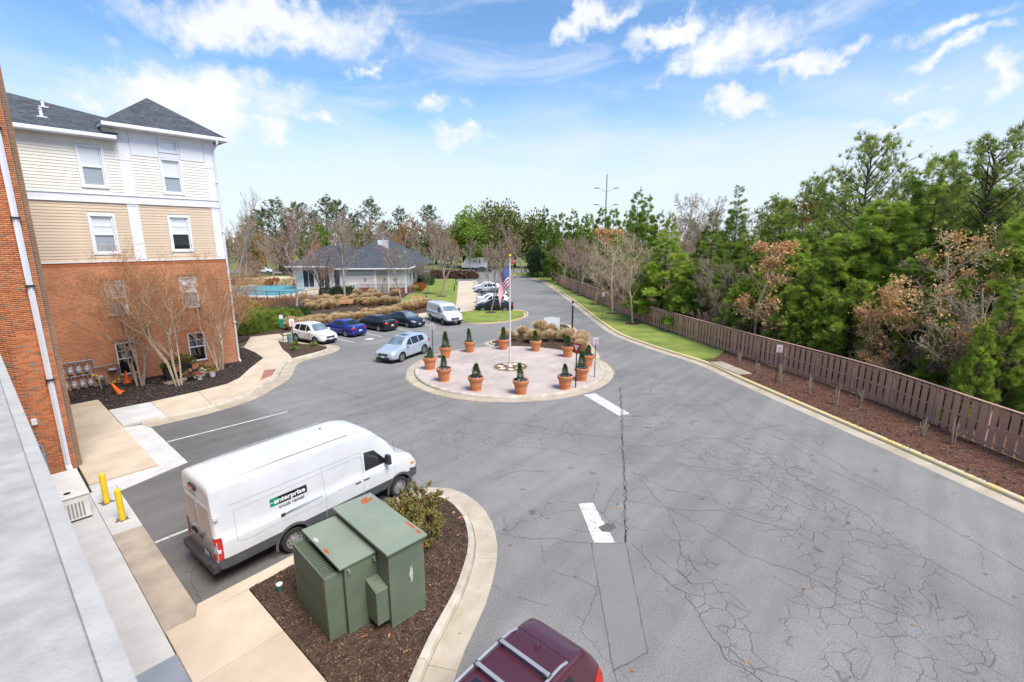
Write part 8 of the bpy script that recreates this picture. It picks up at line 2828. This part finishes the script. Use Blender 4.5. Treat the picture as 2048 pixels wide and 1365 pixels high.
# ---------------------------------------------------------------- ornamental grasses, hedges, shrubs
def grass_clump(seed, r0, h, n, mat):
    g = np.random.default_rng(seed)
    a = g.uniform(0, 2 * np.pi, n); rr = np.sqrt(g.random(n)) * r0 * .42
    tilt = g.uniform(.0, .95, n) ** 1.3
    b0 = np.column_stack([rr * np.cos(a), rr * np.sin(a), np.zeros(n)])
    a2 = a + g.normal(0, .5, n)
    hh = h * g.uniform(.5, 1.22, n)
    out = r0 * tilt * g.uniform(.6, 1.1, n)
    mid = b0 + np.column_stack([np.cos(a2) * out * .38, np.sin(a2) * out * .38, hh * (.72 - .1 * tilt)])
    tip = b0 + np.column_stack([np.cos(a2) * out, np.sin(a2) * out, hh * (1.0 - .38 * tilt ** 2)])
    w = np.column_stack([-np.sin(a2), np.cos(a2), np.zeros(n)]) * g.uniform(.010, .018, n)[:, None]
    V = np.stack([b0 - w, b0 + w, mid - w * 1.5, mid + w * 1.5, tip - w * .9, tip + w * .9], 1).reshape(-1, 3)
    i0 = np.arange(n)[:, None] * 6
    F = np.concatenate([i0 + [0, 1, 3, 2], i0 + [2, 3, 5, 4]])
    return np_mesh('blades', V, F, mat, rnd=np.tile(g.random(n), 2))


GC = [grass_clump(400 + k, .95, 1.02, 1100, M_grass) for k in range(3)]
n_g = 0


def grass_at(x, y, s, label, group, z=.12):
    global n_g
    t = thing('ornamental_grass', label, 'ornamental grass', (x, y, z), n_g * 1.1, group)
    t.scale = (s * rng.uniform(.9, 1.15), s * rng.uniform(.9, 1.15), s * rng.uniform(.9, 1.08))
    link('blades', GC[n_g % 3], t)
    n_g += 1


for (x, y, s) in ((30.4, 26.6, .85), (32.2, 26.4, .9), (34.9, 26.5, 1.0), (31.2, 24.4, .95), (32.5, 23.6, .9), (34.2, 24.8, .9), (33.4, 22.3, 1.0), (31.9, 20.2, 1.0), (33.3, 21.0, .9), (30.9, 19.5, .8)):
    grass_at(x, y, s, 'tan ornamental grass clump in the bed behind the brick circle', 'grasses behind the circle')
for i in range(30):                                    # two rows along the walk
    x = 20.5 + i * .46 + rng.uniform(-.2, .2)
    grass_at(x, 46.0 + (i % 2) * 1.2 + rng.uniform(-.2, .3) + max(0, (x - 30)) * .12, rng.uniform(.62, .86), 'tan ornamental grass clump in the drift behind the parked cars', 'grasses behind the parked cars')
for i in range(12):
    grass_at(34.5 + i * .5, 47.4 + i * .12 + rng.uniform(-.4, .4), rng.uniform(.8, 1.05), 'tan ornamental grass clump in the drift beside the white van', 'grasses beside the white van')
for i in range(44):
    s_ = i / 43
    x = 28.2 + 10.5 * s_ + rng.uniform(-1, 1); y = 58.6 - 3.6 * s_ + rng.uniform(-2.0, 2.2)
    if abs(x - 32.3) < 1.3 and y < 57.2:
        continue
    grass_at(x, y, rng.uniform(.6, .9), 'tan ornamental grass clump around the bench below the clubhouse', 'grasses below the clubhouse')
for i in range(16):
    x = 31 + i * .62; y = 63.6 - i * .16 + rng.uniform(-.9, .9)
    grass_at(x, y, rng.uniform(.6, .9), 'tan ornamental grass clump against the clubhouse front', 'grasses against the clubhouse')
for (x, y, s) in ((49.8, 64.6, .9), (39.6, 65.6, 1.0), (41.4, 64.2, 1.0), (44.2, 62.2, .9)):
    grass_at(x, y, s, 'tan ornamental grass clump near the clubhouse corner', 'grasses near the clubhouse corner')


def mound(name, label, cat, x, y, rx, ry, h, n, mat, size, rz=0, group=None, tm=None, seed=1):
    g = np.random.default_rng(seed)
    d = g.normal(0, 1, (n, 3)); d[:, 2] = np.abs(d[:, 2]); d /= np.linalg.norm(d, axis=1)[:, None]
    lum = 1 + .16 * np.sin(d[:, 0] * 7 + seed) * np.cos(d[:, 1] * 6) + g.normal(0, .06, n)
    C = d * np.array([rx, ry, h]) * lum[:, None] * (.82 + .2 * g.random(n))[:, None]
    D = d * [1, 1, .7] + g.normal(0, .5, (n, 3)) + [0, 0, .3]; D /= np.linalg.norm(D, axis=1)[:, None]
    V, F = inst_tris(C, D, g.uniform(.6, 1.3, n) * size, leaf_tmpl() if tm is None else tm, g)
    t = thing(name, label, cat, (x, y, .1), rz, group)
    link('foliage', np_mesh('foliage', V, F, mat, rnd=np.repeat(g.random(n), len(F) // n)), t)
    segs = [(0, 0, 0, rx * .6 * math.cos(a), ry * .6 * math.sin(a), h * .7, .02, .01) for a in np.linspace(0, 6, 14)]
    V, F = tubes_np(segs, 4)
    link('stems', np_mesh('stems', V, F, M_barkd), t)
    return t


for i, (x, y, rx, ry, h) in enumerate(((16.9, 47.6, 1.7, 1.5, 1.3), (18.6, 48.6, 1.9, 1.7, 1.5), (20.4, 50.2, 1.9, 1.7, 1.4), (22.2, 52.0, 1.9, 1.6, 1.2), (18.0, 51.4, 2.0, 1.8, 1.4), (20.6, 53.8, 2.0, 1.8, 1.2), (24.2, 53.6, 1.6, 1.4, .9))):
    mound('juniper_bush', 'spreading bright green juniper in the hedge behind the white crossover' if i < 6 else 'low dull green juniper at the end of the hedge', 'bush', x, y, rx, ry, h, 2600, M_jun if i < 6 else M_hedg, .34, i, 'junipers behind the white crossover' if i < 6 else None, spray_tmpl(3, 9, .4), 500 + i)
for i, (x, y) in enumerate(((38.4, 69.6), (39.8, 68.4), (37.4, 70.9))):
    mound('hedge_bush', 'clipped green bush before the clubhouse wing', 'bush', x, y, 1.2, 1.2, 1.3, 1500, M_hedg, .2, 0, 'green bushes before the clubhouse wing', None, 520 + i)
for i in range(5):
    p = Vector((50.6, 65.0)) + Vector((.714, .70)) * i * 1.5
    mound('orange_bush', 'rust-orange shrub along the clubhouse side wall', 'bush', p.x, p.y, .75, .75, .9, 700, M_oran, .2, 0, 'rust-orange shrubs along the clubhouse', None, 530 + i)
for i, (x, y) in enumerate(((58.5, 73.0), (60.4, 75.2), (62.4, 77.0))):
    mound('green_bush', 'rounded green bush at the clubhouse side', 'bush', x, y, 1.6, 1.6, 1.7, 1800, M_hedg, .26, 0, 'green bushes at the clubhouse side', None, 540 + i)
for i in range(5):
    q = top_at(870 + i * 18, 552, 112 - i * .8)
    mound('brown_hedge', 'withered brown hedge section at the end of the walk', 'hedge', q[0], q[1], 2.1, 1.6, 1.6, 1300, M('brown_hedge_leaf', (0.16, 0.085, 0.05), .95, (0.09, 0.05, 0.03), 1, 4, rnd=.4), .34, i, 'withered brown hedge at the walk end', None, 550 + i)
M_brsh = M('brown_brush', (0.26, 0.15, 0.085), .95, (0.17, 0.10, 0.06), 1.2, 4, rnd=.4)
SB = bare(560, 2.2, M_bark, M_two, .012, trunk=.08, ntr=6, kids=(6, 6, 4), ang=(.6, .6, .7), up=.2, r0=.02, lean=.5, lrat=(.55, .55, .5))
for i in range(20):
    x = 22.5 + (i % 10) * .95 + rng.uniform(-.4, .4); y = 60.0 + (i // 10) * 3.0 + (i % 10) * .35 + rng.uniform(-.8, .8)
    plant_tree('twiggy_shrub', 'bare brown twiggy shrub before the pool railing', 'bush', SB, (x, y, .1), rng.uniform(.45, .75), i, 'twiggy shrubs before the pool')
for i, (x, y, s) in enumerate(((17.4, 54.5, 1.1), (19.4, 56.6, 1.2), (16.0, 56.8, 1.2), (21.0, 58.6, 1.0))):
    mound('yellow_bush', 'straw-yellow winter shrub behind the juniper hedge', 'bush', x, y, 1.5 * s, 1.5 * s, 1.7 * s, 1500, M_yelt, .26, 0, 'straw-yellow shrubs behind the junipers', None, 570 + i)
for i in range(9):
    q = Vector((46.5, 88)).lerp(Vector((33, 103)), i / 8)
    mound('pool_grass_mound', 'tan and rust plants behind the pool', 'ornamental grass', q.x, q.y, 1.8, 1.5, 1.1, 700, (M_grass, M_oran, M_grass)[i % 3], .35, 0, 'tan plants behind the pool', None, 580 + i)
# shrub beside the transformer
def shrub_twiggy(seed, rx, ry, h):
    segs, tips = skeleton(seed, h, trunk=.1, ntr=14, kids=(5, 4), ang=(.5, .6), up=.3, r0=.012, lean=.75, lrat=(.5, .5), wob=.14)
    a = [s for l in segs for s in l]
    V, F = tubes_np(a, 3)
    stems = np_mesh('stems', V, F, M_barkd)
    g = np.random.default_rng(seed)
    P = np.array([tuple(p) for p, _ in tips])
    A = np.array([s[:6] for l in segs[1:] for s in l])
    n = 7500
    k = g.integers(0, len(A), n); t = g.random(n)[:, None]
    C = A[k, :3] * (1 - t) + A[k, 3:] * t + g.normal(0, .02, (n, 3))
    D = g.normal(0, .7, (n, 3)) + [0, 0, .5]; D /= np.linalg.norm(D, axis=1)[:, None]
    V, F = inst_tris(C, D, g.uniform(.6, 1.2, n) * .062, leaf_tmpl(), g)
    mats = [M('shrub_olive', (0.34, 0.29, 0.07), .8, (0.24, 0.21, 0.05), 2, 3, rnd=.4, trans=.25), M('shrub_bronze', (0.44, 0.25, 0.12), .8, (0.32, 0.17, 0.08), 2, 3, rnd=.4, trans=.25), M('shrub_green', (0.11, 0.17, 0.03), .8, (0.07, 0.11, 0.02), 2, 3, rnd=.4, trans=.25)]
    return stems, np_mesh('foliage', V, F, mats, mi=np.repeat(g.choice(3, n, p=(.45, .25, .3)), 2), rnd=np.repeat(g.random(n), 2))


sh = shrub_twiggy(600, 1, 1, 1.0)
for i, (x, y, s, lab) in enumerate(((7.15, 10.6, 1.05, 'olive and bronze leafed shrub right beside the transformer'), (8.25, 11.05, .95, 'olive and bronze leafed shrub at the island tip by the van wheel'), (7.6, 9.9, .75, 'smaller olive shrub on the mulch behind the transformer'))):
    t = thing('leafy_shrub', lab, 'bush', (x, y, .13), i * 2.0)
    t.scale = (s * 1.15, s * 1.15, s)
    link('stems', sh[0], t)
    link('foliage', sh[1], t)
# cut-back canes in the mulch before the fence
cane = []
for k in range(3):
    r_ = random.Random(700 + k)
    mb = MB()
    for _ in range(9):
        a = r_.uniform(0, 6.3); l = r_.uniform(.55, 1.1)
        e = (math.cos(a) * .22 * r_.random(), math.sin(a) * .22 * r_.random(), l)
        mb.tube([(math.cos(a) * .06, math.sin(a) * .06, 0), (e[0] * .6, e[1] * .6, l * .55), e], [.022, .017, .010], 5)
        if r_.random() < .5:
            mb.tube([(e[0] * .6, e[1] * .6, l * .55), (e[0] * .6 + r_.uniform(-.2, .2), e[1] * .6 + r_.uniform(-.2, .2), l * .9)], [.012, .007], 4)
    cane.append(mb.mesh('canes', M_barkp))
for i, (x, y) in enumerate(((35.2, 9.0), (33.1, 7.3), (31.9, 5.7), (30.5, 3.9), (29.3, 2.5), (29.6, 1.5), (26.9, -1.0), (26.6, -2.0), (24.6, -4.2), (22.6, -6.6))):
    t = thing('pruned_shrub', 'cut-back straw-coloured shrub canes in the mulch before the fence', 'bush', (x, y, .12), i, 'pruned shrubs before the fence')
    t.scale = (1, 1, rng.uniform(.8, 1.15))
    link('canes', cane[i % 3], t)
for (x, y) in ((18.1, 37.3), (17.3, 38.9), (16.4, 37.0)):
    mound('small_weed', 'tiny green plant in the mulch corner', 'plant', x, y, .35, .35, .22, 130, M_jun, .16, 0, 'tiny plants in the mulch corner', None, int(x * 10))
